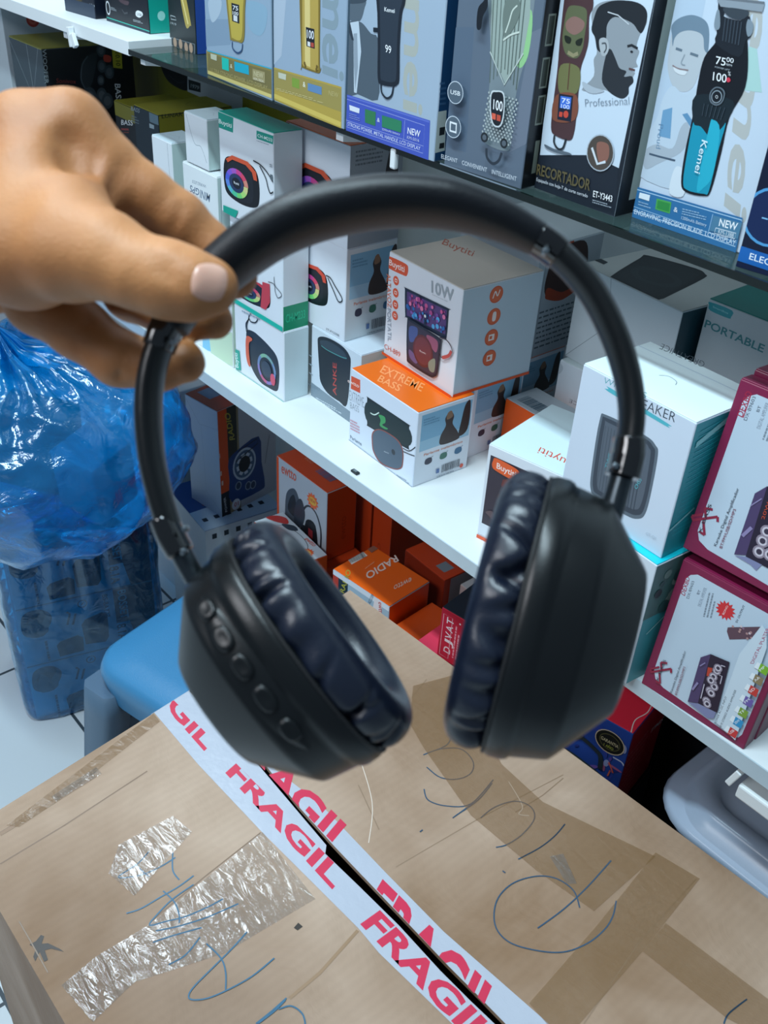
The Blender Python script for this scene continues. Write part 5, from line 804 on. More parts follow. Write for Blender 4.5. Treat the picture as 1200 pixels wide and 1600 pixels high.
T = B['T']; T.poly([(-0.00853, 0.03385), (-0.00639, 0.06334), (0.01123, 0.06055), (0.01115, 0.02726)], '#e8e6dc'); p = [(-0.00525, 0.03474), (-0.00017, 0.06295), (0.00902, 0.0287)]
rnd = random.Random(7)
for i in range(16):
    u = i / 16; T.line([(p[0][0] + (p[1][0]-p[0][0])*u, p[0][1] + (p[1][1]-p[0][1])*u), (p[0][0] + (p[1][0]-p[0][0])*u + (p[2][0]-p[0][0])*.9, p[0][1] + (p[1][1]-p[0][1])*u + (p[2][1]-p[0][1])*.9)], rnd.uniform(.0005, .0016), '#48525a')
T.poly([(-0.01624, 0.0375), (-0.01533, 0.06127), (-0.01056, 0.05978), (-0.01121, 0.03642)], '#c9a690'); T.poly([(-0.01174, 0.0728), (-0.01161, 0.09216), (0.01002, 0.08987), (0.01079, 0.06964)], '#8f5a48')
T.text('RADIO', [(0.03889, 0.09281), (0.04027, 0.02596), (0.05293, 0.08627)], '#f4ddd0', .02); T.text('ewtto', [(0.09189, 0.0715), (0.08842, 0.03785), (0.09956, 0.06325)], '#f0cdb8', .005); T.small(*[(0.0314, 0.03478), (0.02786, 0.06364), (0.03542, 0.0339)], 1, '#f0a070')
B['R'].text('ewtto', [(0.03171, 0.06388), (0.03286, 0.09208), (0.04858, 0.05677)], '#f08a54', .005); close(B)
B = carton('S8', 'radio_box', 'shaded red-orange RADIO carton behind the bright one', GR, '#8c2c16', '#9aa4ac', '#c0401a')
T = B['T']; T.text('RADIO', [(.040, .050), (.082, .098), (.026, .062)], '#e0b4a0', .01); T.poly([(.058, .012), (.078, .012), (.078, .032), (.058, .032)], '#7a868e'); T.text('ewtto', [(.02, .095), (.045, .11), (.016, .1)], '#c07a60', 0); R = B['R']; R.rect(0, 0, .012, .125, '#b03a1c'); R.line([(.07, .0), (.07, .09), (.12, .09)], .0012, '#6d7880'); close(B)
B = carton('S7b', 'radio_box', 'orange carton under the bright orange RADIO one', GR, '#d04a14', '#d04a14'); close(B)
B = carton('S9', 'radio_box', 'white carton with orange oval badge right of the RADIO cartons', GR, '#b9a8a6', '#a9b0b4', '#b4b8ba')
B['F'].sm([(0.00751, 0.27492), (0.01432, 0.28201), (0.03039, 0.2785), (0.03211, 0.27132), (0.02298, 0.26594), (0.00863, 0.26727)], '#c4502a'); close(B)
B = carton('S10', 'speaker_box', 'small red and black carton with white lettering below the Buytiti carton', GR, '#c42a40', '#a01c34', '#1c2834')
F = B['F']
for i, ch in enumerate(('D', 'J', 'V', 'A', 'T')):
    q0 = [(0.00808, 0.01432), (0.00856, 0.07414)]; u = i / 5; x = q0[0][0]; zz = q0[0][1] + (q0[1][1] - q0[0][1]) * u
    F.text(ch, [(x + .012, zz), (x + .012, zz + .010), (x + .001, zz)], '#f0e0e2', .01)
F.line([(.004, .006), (.018, .006), (.018, .074), (.004, .074), (.004, .006)], .0009, '#e8b0b8'); F.small((.024, .012), (.024, .066), (.034, .012), 2, '#e8a0ac'); F.circ((.030, .072), .0014, '#f4e6e8'); close(B)
B = carton('S11', 'speaker_box', 'pinkish red flat carton under the small red and black one', GR, '#e8e8ea', '#d83a58', '#e8405e'); close(B)
B = carton('S12', 'speaker_box', 'red carton with blue galaxy picture and grey speaker beside the plastic bin', GR, '#2a4a9a', '#b81c2a', '#e42c44')
F = B['F']; rnd = random.Random(9)
for i in range(40):
    q = (rnd.uniform(.004, .126), rnd.uniform(.01, .125)); a_ = rnd.uniform(0, PI); F.circ(q, rnd.uniform(.003, .010), rnd.choice(['#35489e', '#5a4a9e', '#4a7ac0', '#7a5aa8', '#8f9cc8', '#2a3a80', '#a05a80']), rnd.uniform(.0015, .004), n=10, rot=a_)
F.sm([(0.03375, 0.04423), (0.04834, 0.05988), (0.06447, 0.06471), (0.09315, 0.06018), (0.11067, 0.05462), (0.11713, 0.04525), (0.11988, 0.023), (0.08924, 0.0231), (0.06202, 0.02647), (0.03561, 0.0334)], '#39464a', 4); F.sm([(0.04487, 0.0525), (0.04879, 0.05734), (0.08835, 0.0565), (0.11038, 0.04716), (0.11701, 0.02807), (0.1102, 0.02996), (0.08677, 0.03591), (0.04931, 0.04372)], '#252f33', 4)
F.line([(0.06551, 0.089), (0.07557, 0.09401), (0.09499, 0.08748), (0.10172, 0.08089), (0.10425, 0.06395)], .006, '#2b353c', True); F.line([(0.1154, 0.09237), (0.12595, 0.09229), (0.13023, 0.08863)], .002, '#c0c8e0', True); F.line([(0.11492, 0.06033), (0.11632, 0.0709), (0.12024, 0.06922), (0.11226, 0.08187)], .0018, '#d0604a')
c = [(0.10747, 0.11095)][0]; F.circ(c, .0185, '#c9b9a0', .017); F.circ(c, .0172, '#20221e', .0155); F.circ(c, .0130, '#5d5a3a', .0115); F.circ(c, .012, '#20221e', .0105); F.text('GARANTIA', [(c[0]-.011, c[1]-.002), (c[0]+.011, c[1]-.002), (c[0]-.011, c[1]+.003)], '#cfc69a', .01); F.text('1 AÑO', [(c[0]-.006, c[1]-.009), (c[0]+.006, c[1]-.009), (c[0]-.006, c[1]-.005)], '#a8b04a')
R = B['R']; R.text('TMS', [(0.05972, 0.08971), (0.0998, 0.08121), (0.06521, 0.09577)], '#e6dcd8', .015); T = B['T']; T.line([(.127, .0), (.122, .02), (.127, .04), (.124, .06)], .0012, '#e8dcd8', True)
for i in range(9):
    z0 = .100 - i * .0105; R.circ((.006, z0), .0008, '#f0d8d8'); R.small((.010, z0 - .0015), (.07, z0 + .002), (.010, z0 + .001), 1, '#e8b8b8', seed=i)
close(B)
# hidden-base cartons carrying the stacks, plus one dark filler block
def plain(n, lab, o, s, c, yaw=0):
    root = empty(n, o, lab, 'box', GR); root.rotation_euler = (0, 0, math.radians(yaw))
    mb = MB(); mb.box((0, 0, 0), (s[0], s[1], s[2] - .001), PAPER(c), bev=.001); mb.build('carton_body', root)
    mb = MB(); mb.box((.001, .001, s[2] - .001), (s[0] - .002, s[1] - .002, .001), PAPER(c)); mb.build('lid_flap', root)
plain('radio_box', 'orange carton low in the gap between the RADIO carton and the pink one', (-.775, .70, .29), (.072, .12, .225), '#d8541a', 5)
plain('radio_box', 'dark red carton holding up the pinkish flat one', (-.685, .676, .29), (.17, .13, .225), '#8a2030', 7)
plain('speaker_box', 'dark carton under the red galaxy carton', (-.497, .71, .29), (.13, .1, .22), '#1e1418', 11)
plain('speaker_box', 'black block added to darken the gap between the red galaxy carton and the bin', (-.455, .85, .29), (.13, .10, .40), '#131519')  # dark block added so the gap renders black
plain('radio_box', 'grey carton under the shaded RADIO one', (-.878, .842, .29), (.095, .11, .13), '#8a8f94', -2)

# ---------------------------------------------------------------- plastic bin with lid
frost = bpy.data.materials.new('frosted_clear_plastic'); frost.use_nodes = True
nt = frost.node_tree; b = nt.nodes['Principled BSDF']; b.inputs['Base Color'].default_value = lin('#b9c9de'); b.inputs['Roughness'].default_value = .22
b.inputs['Alpha'].default_value = .55; b.inputs['Transmission Weight'].default_value = .0; b.inputs['Subsurface Weight'].default_value = 0
def rrect(x0, y0, x1, y1, r, z, n=7):
    o = []
    for cx, cy, a in ((x1-r, y0+r, -PI/2), (x1-r, y1-r, 0), (x0+r, y1-r, PI/2), (x0+r, y0+r, PI)):
        for k in range(n + 1): t = a + PI/2*k/n; o.append((cx + r*math.cos(t), cy + r*math.sin(t), z))
    return o
bin_ = empty('plastic_bin', (-.10, .84, .29), 'frosted clear plastic bin with dark contents under the right end of the shelf', 'bin')
mb = MB(); X0, Y0, X1, Y1 = -.205, -.150, .235, .17
body = [(.012, .0, .03), (.004, .01, .035), (-.0, .34, .05), (-.0, .352, .05)]
mb.grid([rrect(X0+i, Y0+i, X1-i, Y1-i, r, z) for i, z, r in [(.03, 0, .03), (.022, .008, .035), (.006, .335, .05)]], frost, closeu=True)
mb.cap([mb.bm.verts.new(p) for p in rrect(X0+.03, Y0+.03, X1-.03, Y1-.03, .03, 0)], frost); mb.build('tub', bin_)
mb = MB()
rings = [(.006, .335, .05), (-.010, .333, .06), (-.014, .340, .062), (-.010, .347, .06), (.004, .350, .052), (.008, .362, .05), (.014, .366, .046), (.026, .366, .04), (.032, .358, .036), (.045, .356, .03), (.052, .362, .026), (.075, .363, .02)]
g = mb.grid([rrect(X0+i, Y0+i, X1-i, Y1-i, max(r, .012), z) for i, z, r in rings], frost, closeu=True); mb.cap(g[-1], frost, smooth=True); mb.build('lid', bin_)
c = empty('electronics_bundle', (-.10, .84, .30), 'dark bundled goods packed inside the frosted bin', 'goods')
mb = MB(); rnd = random.Random(6)
for i in range(3):
    for j in range(3):
        mb.box((-.15 + i * .12, -.10 + j * .08, 0), (.11, .072, rnd.uniform(.26, .315)), M(['#1c242c', '#252e3a', '#161c22'][(i + j) % 3], .5), bev=.006)
mb.build('packed_boxes', c)
t = empty('shelf_bracket', (-0.23227, 0.675, 0.75681), 'white metal rail with tilted end tab under the shelf at far right', 'bracket')
mb = MB(); mb.box((.006, -.012, -.020), (.5, .45, .016), white, bev=.002); mb.build('rail', t)
mb = MB(); mb.box((-.006, -.014, -.010), (.006, .012, .022), white, Matrix.Rotation(.3, 3, 'Y'), bev=.001); mb.build('end_tab', t)
t = empty('shelf_clip', (-0.75083, 0.66, 1.18115), 'tiny white clip on the glass shelf edge below the blue clipper box', 'clip')
mb = MB(); mb.box((-.004, 0, -.006), (.008, .006, .02), white, bev=.002); mb.build('clip_body', t)
t = empty('shelf_clip', (-1.44607, 0.655, 1.18129), 'white folded clip under the edge of the upper wooden shelf', 'clip')
mb = MB(); mb.box((-.010, 0, -.008), (.008, .008, .026), white, Matrix.Rotation(-.15, 3, 'Y'), bev=.001); mb.box((.002, 0, -.008), (.010, .006, .018), white, Matrix.Rotation(-.5, 3, 'Y'), bev=.001); mb.build('clip_body', t)
q = (-0.79752, 0.67007)
t = empty('plastic_chip', (q[0], q[1], .79), 'tiny dark plastic chip lying on the white shelf', 'debris')
mb = MB(); mb.box((-.006, -.003, 0), (.012, .006, .003), M('#1e2a2e', .4), bev=.0008); mb.box((-.003, -.0015, .003), (.006, .003, .0006), M('#6f7d82')); mb.build('chip', t)

# ---------------------------------------------------------------- speaker cartons in blue bags
from mathutils import noise
def film_make(name, body):
    film = bpy.data.materials.new(name); film.use_nodes = True
    nt = film.node_tree; nt.nodes.clear(); out = nt.nodes.new('ShaderNodeOutputMaterial')
    tr = nt.nodes.new('ShaderNodeBsdfTransparent'); tr.inputs[0].default_value = (.05, .68, 1.0, 1)
    df = nt.nodes.new('ShaderNodeBsdfDiffuse'); df.inputs[0].default_value = (.0, .40, .98, 1)
    tl = nt.nodes.new('ShaderNodeBsdfTranslucent'); tl.inputs[0].default_value = (.0, .44, 1.0, 1)
    gs = nt.nodes.new('ShaderNodeBsdfGlossy'); gs.inputs[0].default_value = (.75, .9, 1, 1); gs.inputs[1].default_value = .16
    tc = nt.nodes.new('ShaderNodeTexCoord'); n1 = nt.nodes.new('ShaderNodeTexNoise'); n1.inputs['Scale'].default_value = 26; n1.inputs['Detail'].default_value = 4; n1.inputs['Distortion'].default_value = 1.2
    bp = nt.nodes.new('ShaderNodeBump'); bp.inputs['Strength'].default_value = .55; bp.inputs['Distance'].default_value = .006
    L = nt.links.new
    L(tc.outputs['Object'], n1.inputs['Vector']); L(n1.outputs['Fac'], bp.inputs['Height'])
    for q in (df, gs): L(bp.outputs[0], q.inputs['Normal'])
    a1 = nt.nodes.new('ShaderNodeAddShader'); a1 = nt.nodes.new('ShaderNodeMixShader'); a1.inputs[0].default_value = .5; L(df.outputs[0], a1.inputs[1]); L(tl.outputs[0], a1.inputs[2])
    a2 = nt.nodes.new('ShaderNodeMixShader'); a2.inputs[0].default_value = body; L(tr.outputs[0], a2.inputs[1]); L(a1.outputs[0], a2.inputs[2])
    a3 = nt.nodes.new('ShaderNodeMixShader'); fr_ = nt.nodes.new('ShaderNodeFresnel'); fr_.inputs[0].default_value = 1.5; L(bp.outputs[0], fr_.inputs['Normal'])
    mm = nt.nodes.new('ShaderNodeMath'); mm.operation = 'MULTIPLY_ADD'; mm.inputs[1].default_value = 1.3; mm.inputs[2].default_value = .04; L(fr_.outputs[0], mm.inputs[0]); L(mm.outputs[0], a3.inputs[0])
    L(a2.outputs[0], a3.inputs[1]); L(gs.outputs[0], a3.inputs[2]); L(a3.outputs[0], out.inputs[0])
    return film
film = film_make('blue_plastic_film', .36); film_thin = film_make('thin_blue_plastic_film', .13)
GN_ = 'speaker cartons packed in the standing blue bag'
for k, lab in (('N3', 'top carton of the three inside the standing blue bag'), ('N2', 'middle carton of the three inside the standing blue bag'), ('N1', 'bottom carton of the three inside the standing blue bag')):
    B = carton(k, 'speaker_box', lab, GN_, '#c4d2dc', '#8a7a80', '#b4a6aa', lid=True)
    F = B['F']; W_, H_ = F.W, F.H
    F.poly([(W_*.70, H_*.40), (W_*.70, H_), (W_, H_), (W_, 0), (W_*.84, 0), (W_*.80, H_*.40)], '#5a2a34')
    F.text('BOSSET', [(W_*.735, H_*.96), (W_*.735, H_*.46), (W_*.80, H_*.96)], '#e8e2e4', .01); F.text('8.1A', [(W_*.70, H_*.37), (W_*.70, H_*.08), (W_*.77, H_*.37)], '#2a3038', .02)
    F.text('BS-8A727', [(W_*.62, H_*.95), (W_*.62, H_*.55), (W_*.66, H_*.95)], '#2a3038', .005); F.circ((W_*.47, H_*.88), .009, '#2a3038', n=18); F.circ((W_*.47, H_*.88), .007, '#c4d2dc', n=18); F.line([(W_*.46, H_*.86), (W_*.48, H_*.9)], .002, '#2a3038')
    F.sm([(W_*.02, H_*.6), (W_*.04, H_*.9), (W_*.16, H_*.95), (W_*.24, H_*.8), (W_*.2, H_*.6), (W_*.1, H_*.5)], '#39464e'); F.circ((W_*.12, H_*.74), .016, '#232c32')
    F.poly([(W_*.45, H_*.16), (W_*.44, H_*.52), (W_*.47, H_*.60), (W_*.60, H_*.66), (W_*.64, H_*.60), (W_*.63, H_*.20), (W_*.60, H_*.12)], '#1c242a'); F.poly([(W_*.25, H_*.05), (W_*.24, H_*.26), (W_*.27, H_*.32), (W_*.40, H_*.36), (W_*.44, H_*.30), (W_*.43, H_*.06)], '#222b31')
    F.poly([(W_*.47, H_*.20), (W_*.46, H_*.50), (W_*.56, H_*.53), (W_*.57, H_*.18)], '#2f3a42'); F.circ((W_*.515, H_*.36), .010, '#141a1e'); F.circ((W_*.33, H_*.17), .009, '#3c4850'); F.line([(W_*.34, H_*.58), (W_*.37, H_*.76), (W_*.35, H_*.80)], .004, '#1c242a'); F.line([(W_*.38, H_*.56), (W_*.41, H_*.74)], .004, '#1c242a'); F.sm([(W_*.05, H_*.55), (W_*.09, H_*.85), (W_*.16, H_*.70), (W_*.22, H_*.88), (W_*.2, H_*.55), (W_*.12, H_*.48)], '#4c5a62', 2)
    F.small((W_*.16, H_*.03), (W_*.16, H_*.5), (W_*.20, H_*.03), 1, '#5a6670'); F.line([(0, .0008), (W_, .0008)], .001, '#6d7a84'); close(B)
def bagmesh(name, parent, C, rad, ex, axis, fold, amp, seed, nu=220, nv=130, zmin=None, yaw=0, fm_=None):
    C = V(C); A = V(axis).normalized(); X = A.orthogonal().normalized(); Y_ = A.cross(X); rows = []; Rz = Matrix.Rotation(math.radians(yaw), 3, 'Z'); Ri = Rz.transposed()
    for i in range(nv + 1):
        th = PI * i / nv; row = []
        for j in range(nu):
            ph = 2*PI*j/nu; d = A * math.cos(th) + (X * math.cos(ph) + Y_ * math.sin(ph)) * math.sin(th)
            l = Ri @ d; s = (abs(l.x/rad[0])**ex + abs(l.y/rad[1])**ex + abs(l.z/rad[2])**ex) ** (-1/ex)
            p = d * s
            q = p * 7 + Vector((seed, 0, 0)); n = 1 - abs(noise.noise(q)) * 2; n2 = 1 - 2 * abs(noise.noise(p * 17 + Vector((0, seed, 0))))
            f = 0
            if fold: 
                g = math.exp(-(th / .85) ** 2) * min(1, th / .12)
                f = fold * g * (math.sin(11*ph + 2.5*noise.noise(p*5)) + .6 * math.sin(23*ph + 4*noise.noise(p*9 + Vector((3, 0, 0))))) * .5
            p = p + d * (amp * (n * .8 + n2 * .35 - .5) + f)
            if fold and th < .16: p = p + A * (.16 - th) * .26
            w = C + p
            if zmin is not None and w.z < zmin: w.z = zmin + (w.z - zmin) * .02
            row.append(w - parent.location)
        rows.append(row)
    mb = MB(); mb.grid(rows, fm_ or film, closeu=True); bmesh.ops.remove_doubles(mb.bm, verts=mb.bm.verts[:], dist=1e-5)
    return mb.build(name, parent)
c0 = (-1.47489, 0.55421, 0.206)
t = empty('plastic_bag', (c0[0], c0[1], 0), 'blue translucent bag standing on the floor, stretched around three speaker cartons', 'bag', 'blue plastic bags')
bagmesh('bag_film', t, (c0[0], c0[1], .214), (.140, .116, .222), 12, (.1, -.05, 1), .012, .007, 3.3, zmin=.002, yaw=75, fm_=film_thin)
t = empty('plastic_bag', (-1.36, 0.53, 0.42), 'bulging blue bag lying on top of the standing one, gathered folds facing the camera', 'bag', 'blue plastic bags')
bagmesh('bag_film', t, (-1.41, 0.515, 0.6), (.235, .22, .165), 2.4, (CB_ * .62 + CU_ * .62 - CR_ * .10), .030, .020, 9.1)
for i, (o, s_, yw, cc, lab) in enumerate((((-1.47, 0.52, 0.5), (.12, .10, .13), 40, '#20303c', 'dark carton showing faintly through the upper blue bag at left'), ((-1.33, 0.56, 0.5), (.09, .09, .12), 20, '#5f8296', 'pale carton showing faintly through the upper blue bag at right'))):
    r = empty('packed_box', o, lab, 'box'); r.rotation_euler = (.15, .1, math.radians(yw)); mb = MB(); mb.box((-s_[0]/2, -s_[1]/2, 0), s_, M(cc, .4), bev=.003); mb.build('carton_body', r)

# ---------------------------------------------------------------- stool
st = M('#3d80ac', .36, key='blue_stool_plastic', bump=.15, bscale=400, spec=.4); sg = M('#50697f', .4, key='stool_side_plastic', bump=.1, bscale=300)
S0 = (-0.965, 0.545, 0.0)
stool = empty('plastic_stool', (S0[0], S0[1], 0), 'light blue plastic stool between the cardboard box and the blue bags', 'stool')
stool.rotation_euler = (0, 0, math.radians(14)); SZ = .45; mb = MB(); hx, hy = .118, .135
rs = [(.010, SZ - .075, .05), (.004, SZ - .045, .05), (0, SZ - .02, .05), (.004, SZ - .006, .05), (.012, SZ, .045), (.05, SZ + .001, .03), (.085, SZ + .001, .02)]
g = mb.grid([rrect(-hx+i, -hy+i, hx-i, hy-i, r, z) for i, z, r in rs], st, closeu=True); mb.cap(g[-1], st, smooth=True); mb.build('seat', stool)
for sx in (-1, 1):
    for sy in (-1, 1):
        mb = MB(); a = Vector((sx * (hx - .022), sy * (hy - .022), SZ - .05)); b_ = Vector((sx * (hx + .018), sy * (hy + .018), 0)); rows = []
        for tt in [i / 8 for i in range(9)]:
            p = a.lerp(b_, tt); w_ = .030 - .010 * tt; rows.append([(p.x + dx * w_, p.y + dy * w_, p.z) for dx, dy in ((-1, -.7), (-.7, -1), (.7, -1), (1, -.7), (1, .7), (.7, 1), (-.7, 1), (-1, .7))])
        g = mb.grid(rows, sg, closeu=True, smooth=True); mb.cap(g[0], sg); mb.cap(g[-1], sg); mb.build('leg', stool)
for (x0, y0, x1, y1) in ((-hx, -hy, -hx + .008, hy), (hx - .008, -hy, hx, hy), (-hx, -hy, hx, -hy + .008), (-hx, hy - .008, hx, hy)):
    mb = MB(); mb.box((x0, y0, SZ - .20), (x1 - x0, y1 - y0, .035), sg, bev=.003); mb.build('side_rail', stool)

# ---------------------------------------------------------------- big cardboard box
kraft = bpy.data.materials.new('kraft_cardboard'); kraft.use_nodes = True
nt = kraft.node_tree; b = nt.nodes['Principled BSDF']; b.inputs['Roughness'].default_value = .62; b.inputs['Specular IOR Level'].default_value = .35
tc = nt.nodes.new('ShaderNodeTexCoord')
def noise_n(scale, det=5, dist=0):
    n = nt.nodes.new('ShaderNodeTexNoise'); n.inputs['Scale'].default_value = scale; n.inputs['Detail'].default_value = det; n.inputs['Distortion'].default_value = dist; nt.links.new(tc.outputs['Object'], n.inputs['Vector']); return n
cr = nt.nodes.new('ShaderNodeValToRGB'); cr.color_ramp.elements[0].position = .3; cr.color_ramp.elements[0].color = lin('#86694f'); cr.color_ramp.elements[1].position = .72; cr.color_ramp.elements[1].color = lin('#b8a08c')
na = noise_n(5, 7, .4); nt.links.new(na.outputs['Fac'], cr.inputs['Fac'])
wv = nt.nodes.new('ShaderNodeTexWave'); wv.bands_direction = 'X'; wv.inputs['Scale'].default_value = 38; wv.inputs['Distortion'].default_value = 1.5; wv.inputs['Detail'].default_value = 2; nt.links.new(tc.outputs['Object'], wv.inputs['Vector'])
mx = nt.nodes.new('ShaderNodeMix'); mx.data_type = 'RGBA'; mx.blend_type = 'MULTIPLY'; mx.inputs['Factor'].default_value = .035
nt.links.new(cr.outputs['Color'], mx.inputs['A']); nt.links.new(wv.outputs['Color'], mx.inputs['B']); nt.links.new(mx.outputs['Result'], b.inputs['Base Color'])
nb = noise_n(14, 6, .8); ad = nt.nodes.new('ShaderNodeMath'); ad.operation = 'MULTIPLY_ADD'; ad.inputs[1].default_value = .012; nt.links.new(wv.outputs['Fac'], ad.inputs[0]); nt.links.new(nb.outputs['Fac'], ad.inputs[2])
bp = nt.nodes.new('ShaderNodeBump'); bp.inputs['Strength'].default_value = .5; bp.inputs['Distance'].default_value = .006; nt.links.new(ad.outputs[0], bp.inputs['Height']); nt.links.new(bp.outputs[0], b.inputs['Normal'])
dark = M('#5a4636', .8, key='cardboard_edge', var=.2, vscale=60)
TZ = .65
A_, Bc, Cc, D_ = (-.684, .105), (-.752, .632), (-.03, .672), (-.02, .108)
cbx = empty('cardboard_box', (0, 0, 0), 'large worn cardboard box with FRAGIL tape and pen scribbles, in the foreground', 'box')
mb = MB()
def wall(p, q, th=.004):
    p, q = Vector(p), Vector(q); d = (q - p).normalized(); n = Vector((-d.y, d.x)) * -th
    mb.prism([p, q, q + n, p + n], 0.0, TZ - .0045, kraft)
cor = [A_, D_, Cc, Bc]
def inset(pts, k):
    c = Vector((sum(p[0] for p in pts)/4, sum(p[1] for p in pts)/4)); return [tuple(Vector(p) + (c - Vector(p)).normalized() * k) for p in pts]
ins = inset(cor, .006)
for i in range(4):
    mb.prism([cor[i], cor[(i+1) % 4], ins[(i+1) % 4], ins[i]], 0, TZ - .0045, kraft)
mb.prism(cor, .0, .004, kraft); mb.build('walls', cbx)
slL = [(-0.71845, 0.37655), (-0.65892, 0.37577), (-0.58271, 0.37796), (-0.51784, 0.37587), (-0.46327, 0.37415), (-0.4566, 0.36755), (-0.4103, 0.37087), (-0.35611, 0.37411), (-0.30253, 0.37438), (-0.26665, 0.37629), (-0.23883, 0.37856), (-0.19267, 0.37793)]
slR = [(-0.72279, 0.38243), (-0.65952, 0.38424), (-0.58053, 0.38363), (-0.51476, 0.37989), (-0.45916, 0.37948), (-0.42195, 0.38024), (-0.36052, 0.38172), (-0.3026, 0.38273), (-0.26653, 0.38444), (-0.23533, 0.38552), (-0.1899, 0.38692)]
endL = (D_[0], slL[-1][1]); endR = (D_[0], slR[-1][1])
if slL[-1][0] > D_[0] - .01: pass
import bisect
def side_pt(p, q, t): return (p[0] + (q[0]-p[0])*t, p[1] + (q[1]-p[1])*t)
def onleft(y): return side_pt(A_, Bc, (y - A_[1]) / (Bc[1] - A_[1]))
L0 = onleft(slL[0][1]); R0 = onleft(slR[0][1])
polyL = [A_, D_, endL] + slL[::-1] + [L0]
polyR = [R0] + slR + [endR, Cc, Bc]
def flap(poly, name, fn):
    mb = MB(); mb.prism(poly, TZ - .0045, TZ, kraft, kraft); bmesh.ops.recalc_face_normals(mb.bm, faces=mb.bm.faces[:])
    fn(top_art(mb)); return mb.build(name, cbx, recalc=False)
def top_art(mb): return Art(mb, (0, 0, TZ), (1, 0, 0), (0, 1, 0), 1, 1)
ink = '#2f5a72'
Zi = [[(-0.55962, 0.23794), (-0.55418, 0.22332), (-0.5521, 0.20272), (-0.54177, 0.21985), (-0.53856, 0.23785), (-0.53899, 0.25426)], [(-0.54504, 0.25505), (-0.52838, 0.24539), (-0.51596, 0.24485)], [(-0.55598, 0.22101), (-0.54593, 0.22278), (-0.53582, 0.22476)], [(-0.51478, 0.19096), (-0.51124, 0.20318), (-0.5107, 0.2221), (-0.51016, 0.24145), (-0.51171, 0.25744)], [(-0.51468, 0.2276), (-0.49859, 0.22977), (-0.48491, 0.22665), (-0.47813, 0.22267)], [(-0.50361, 0.25257), (-0.50228, 0.23028), (-0.49701, 0.21116), (-0.49201, 0.20142), (-0.48636, 0.21466), (-0.48009, 0.23027), (-0.47608, 0.25081), (-0.47468, 0.26568)], [(-0.4839, 0.20285), (-0.47545, 0.2211), (-0.46836, 0.24275), (-0.46463, 0.2603), (-0.46214, 0.27389)], [(-0.47585, 0.19554), (-0.47089, 0.21209), (-0.4621, 0.23566)], [(-0.44964, 0.19578), (-0.44861, 0.2116), (-0.45511, 0.22978)], [(-0.43431, 0.26469), (-0.4296, 0.24775), (-0.42484, 0.22545), (-0.42025, 0.20393), (-0.41639, 0.19551), (-0.41124, 0.19546), (-0.40429, 0.20645), (-0.39984, 0.22534), (-0.39765, 0.24618), (-0.3995, 0.26938)], [(-0.44656, 0.23096), (-0.42764, 0.23357), (-0.41416, 0.22979), (-0.40113, 0.22148)], [(-0.36211, 0.22548), (-0.36277, 0.24162), (-0.36428, 0.25711)], [(-0.36115, 0.22669), (-0.36136, 0.24255), (-0.36343, 0.25554)], [(-0.36063, 0.24649), (-0.35631, 0.25628), (-0.34519, 0.25956), (-0.33509, 0.25539)]]
Zj = [[(-0.50497, 0.57164), (-0.49426, 0.56773), (-0.48583, 0.55475), (-0.48706, 0.53895)], [(-0.49054, 0.52349), (-0.48545, 0.54342), (-0.47213, 0.56094), (-0.45249, 0.55962), (-0.44203, 0.54693), (-0.44485, 0.52995), (-0.45727, 0.51737), (-0.47596, 0.5152)], [(-0.45643, 0.4938), (-0.44311, 0.48785), (-0.42622, 0.49803), (-0.41362, 0.51929), (-0.42149, 0.55903)], [(-0.41222, 0.49237), (-0.41365, 0.52413), (-0.42149, 0.55903)], [(-0.41245, 0.4968), (-0.41245, 0.5278), (-0.41898, 0.555)], [(-0.39513, 0.51457), (-0.39581, 0.53554), (-0.38816, 0.55734), (-0.37357, 0.56448), (-0.36139, 0.55637), (-0.35606, 0.53339), (-0.35703, 0.51275), (-0.36136, 0.50206)], [(-0.33873, 0.50933), (-0.33489, 0.53501), (-0.33502, 0.55738), (-0.3383, 0.57626)], [(-0.27778, 0.47047), (-0.27604, 0.50306), (-0.27761, 0.53847), (-0.28245, 0.57945)], [(-0.26785, 0.51637), (-0.28315, 0.52548), (-0.30162, 0.52242), (-0.31535, 0.50895), (-0.32367, 0.48516), (-0.31995, 0.46095), (-0.30393, 0.44249), (-0.28473, 0.44023), (-0.26412, 0.45341), (-0.24805, 0.47129), (-0.24023, 0.49433), (-0.23935, 0.51686), (-0.2433, 0.53378), (-0.25145, 0.54879)], [(-0.12166, 0.52903), (-0.12399, 0.53999), (-0.12144, 0.56315)], [(-0.41975, 0.45543), (-0.4199, 0.45916)], [(-0.33901, 0.48812), (-0.33585, 0.48857)]]
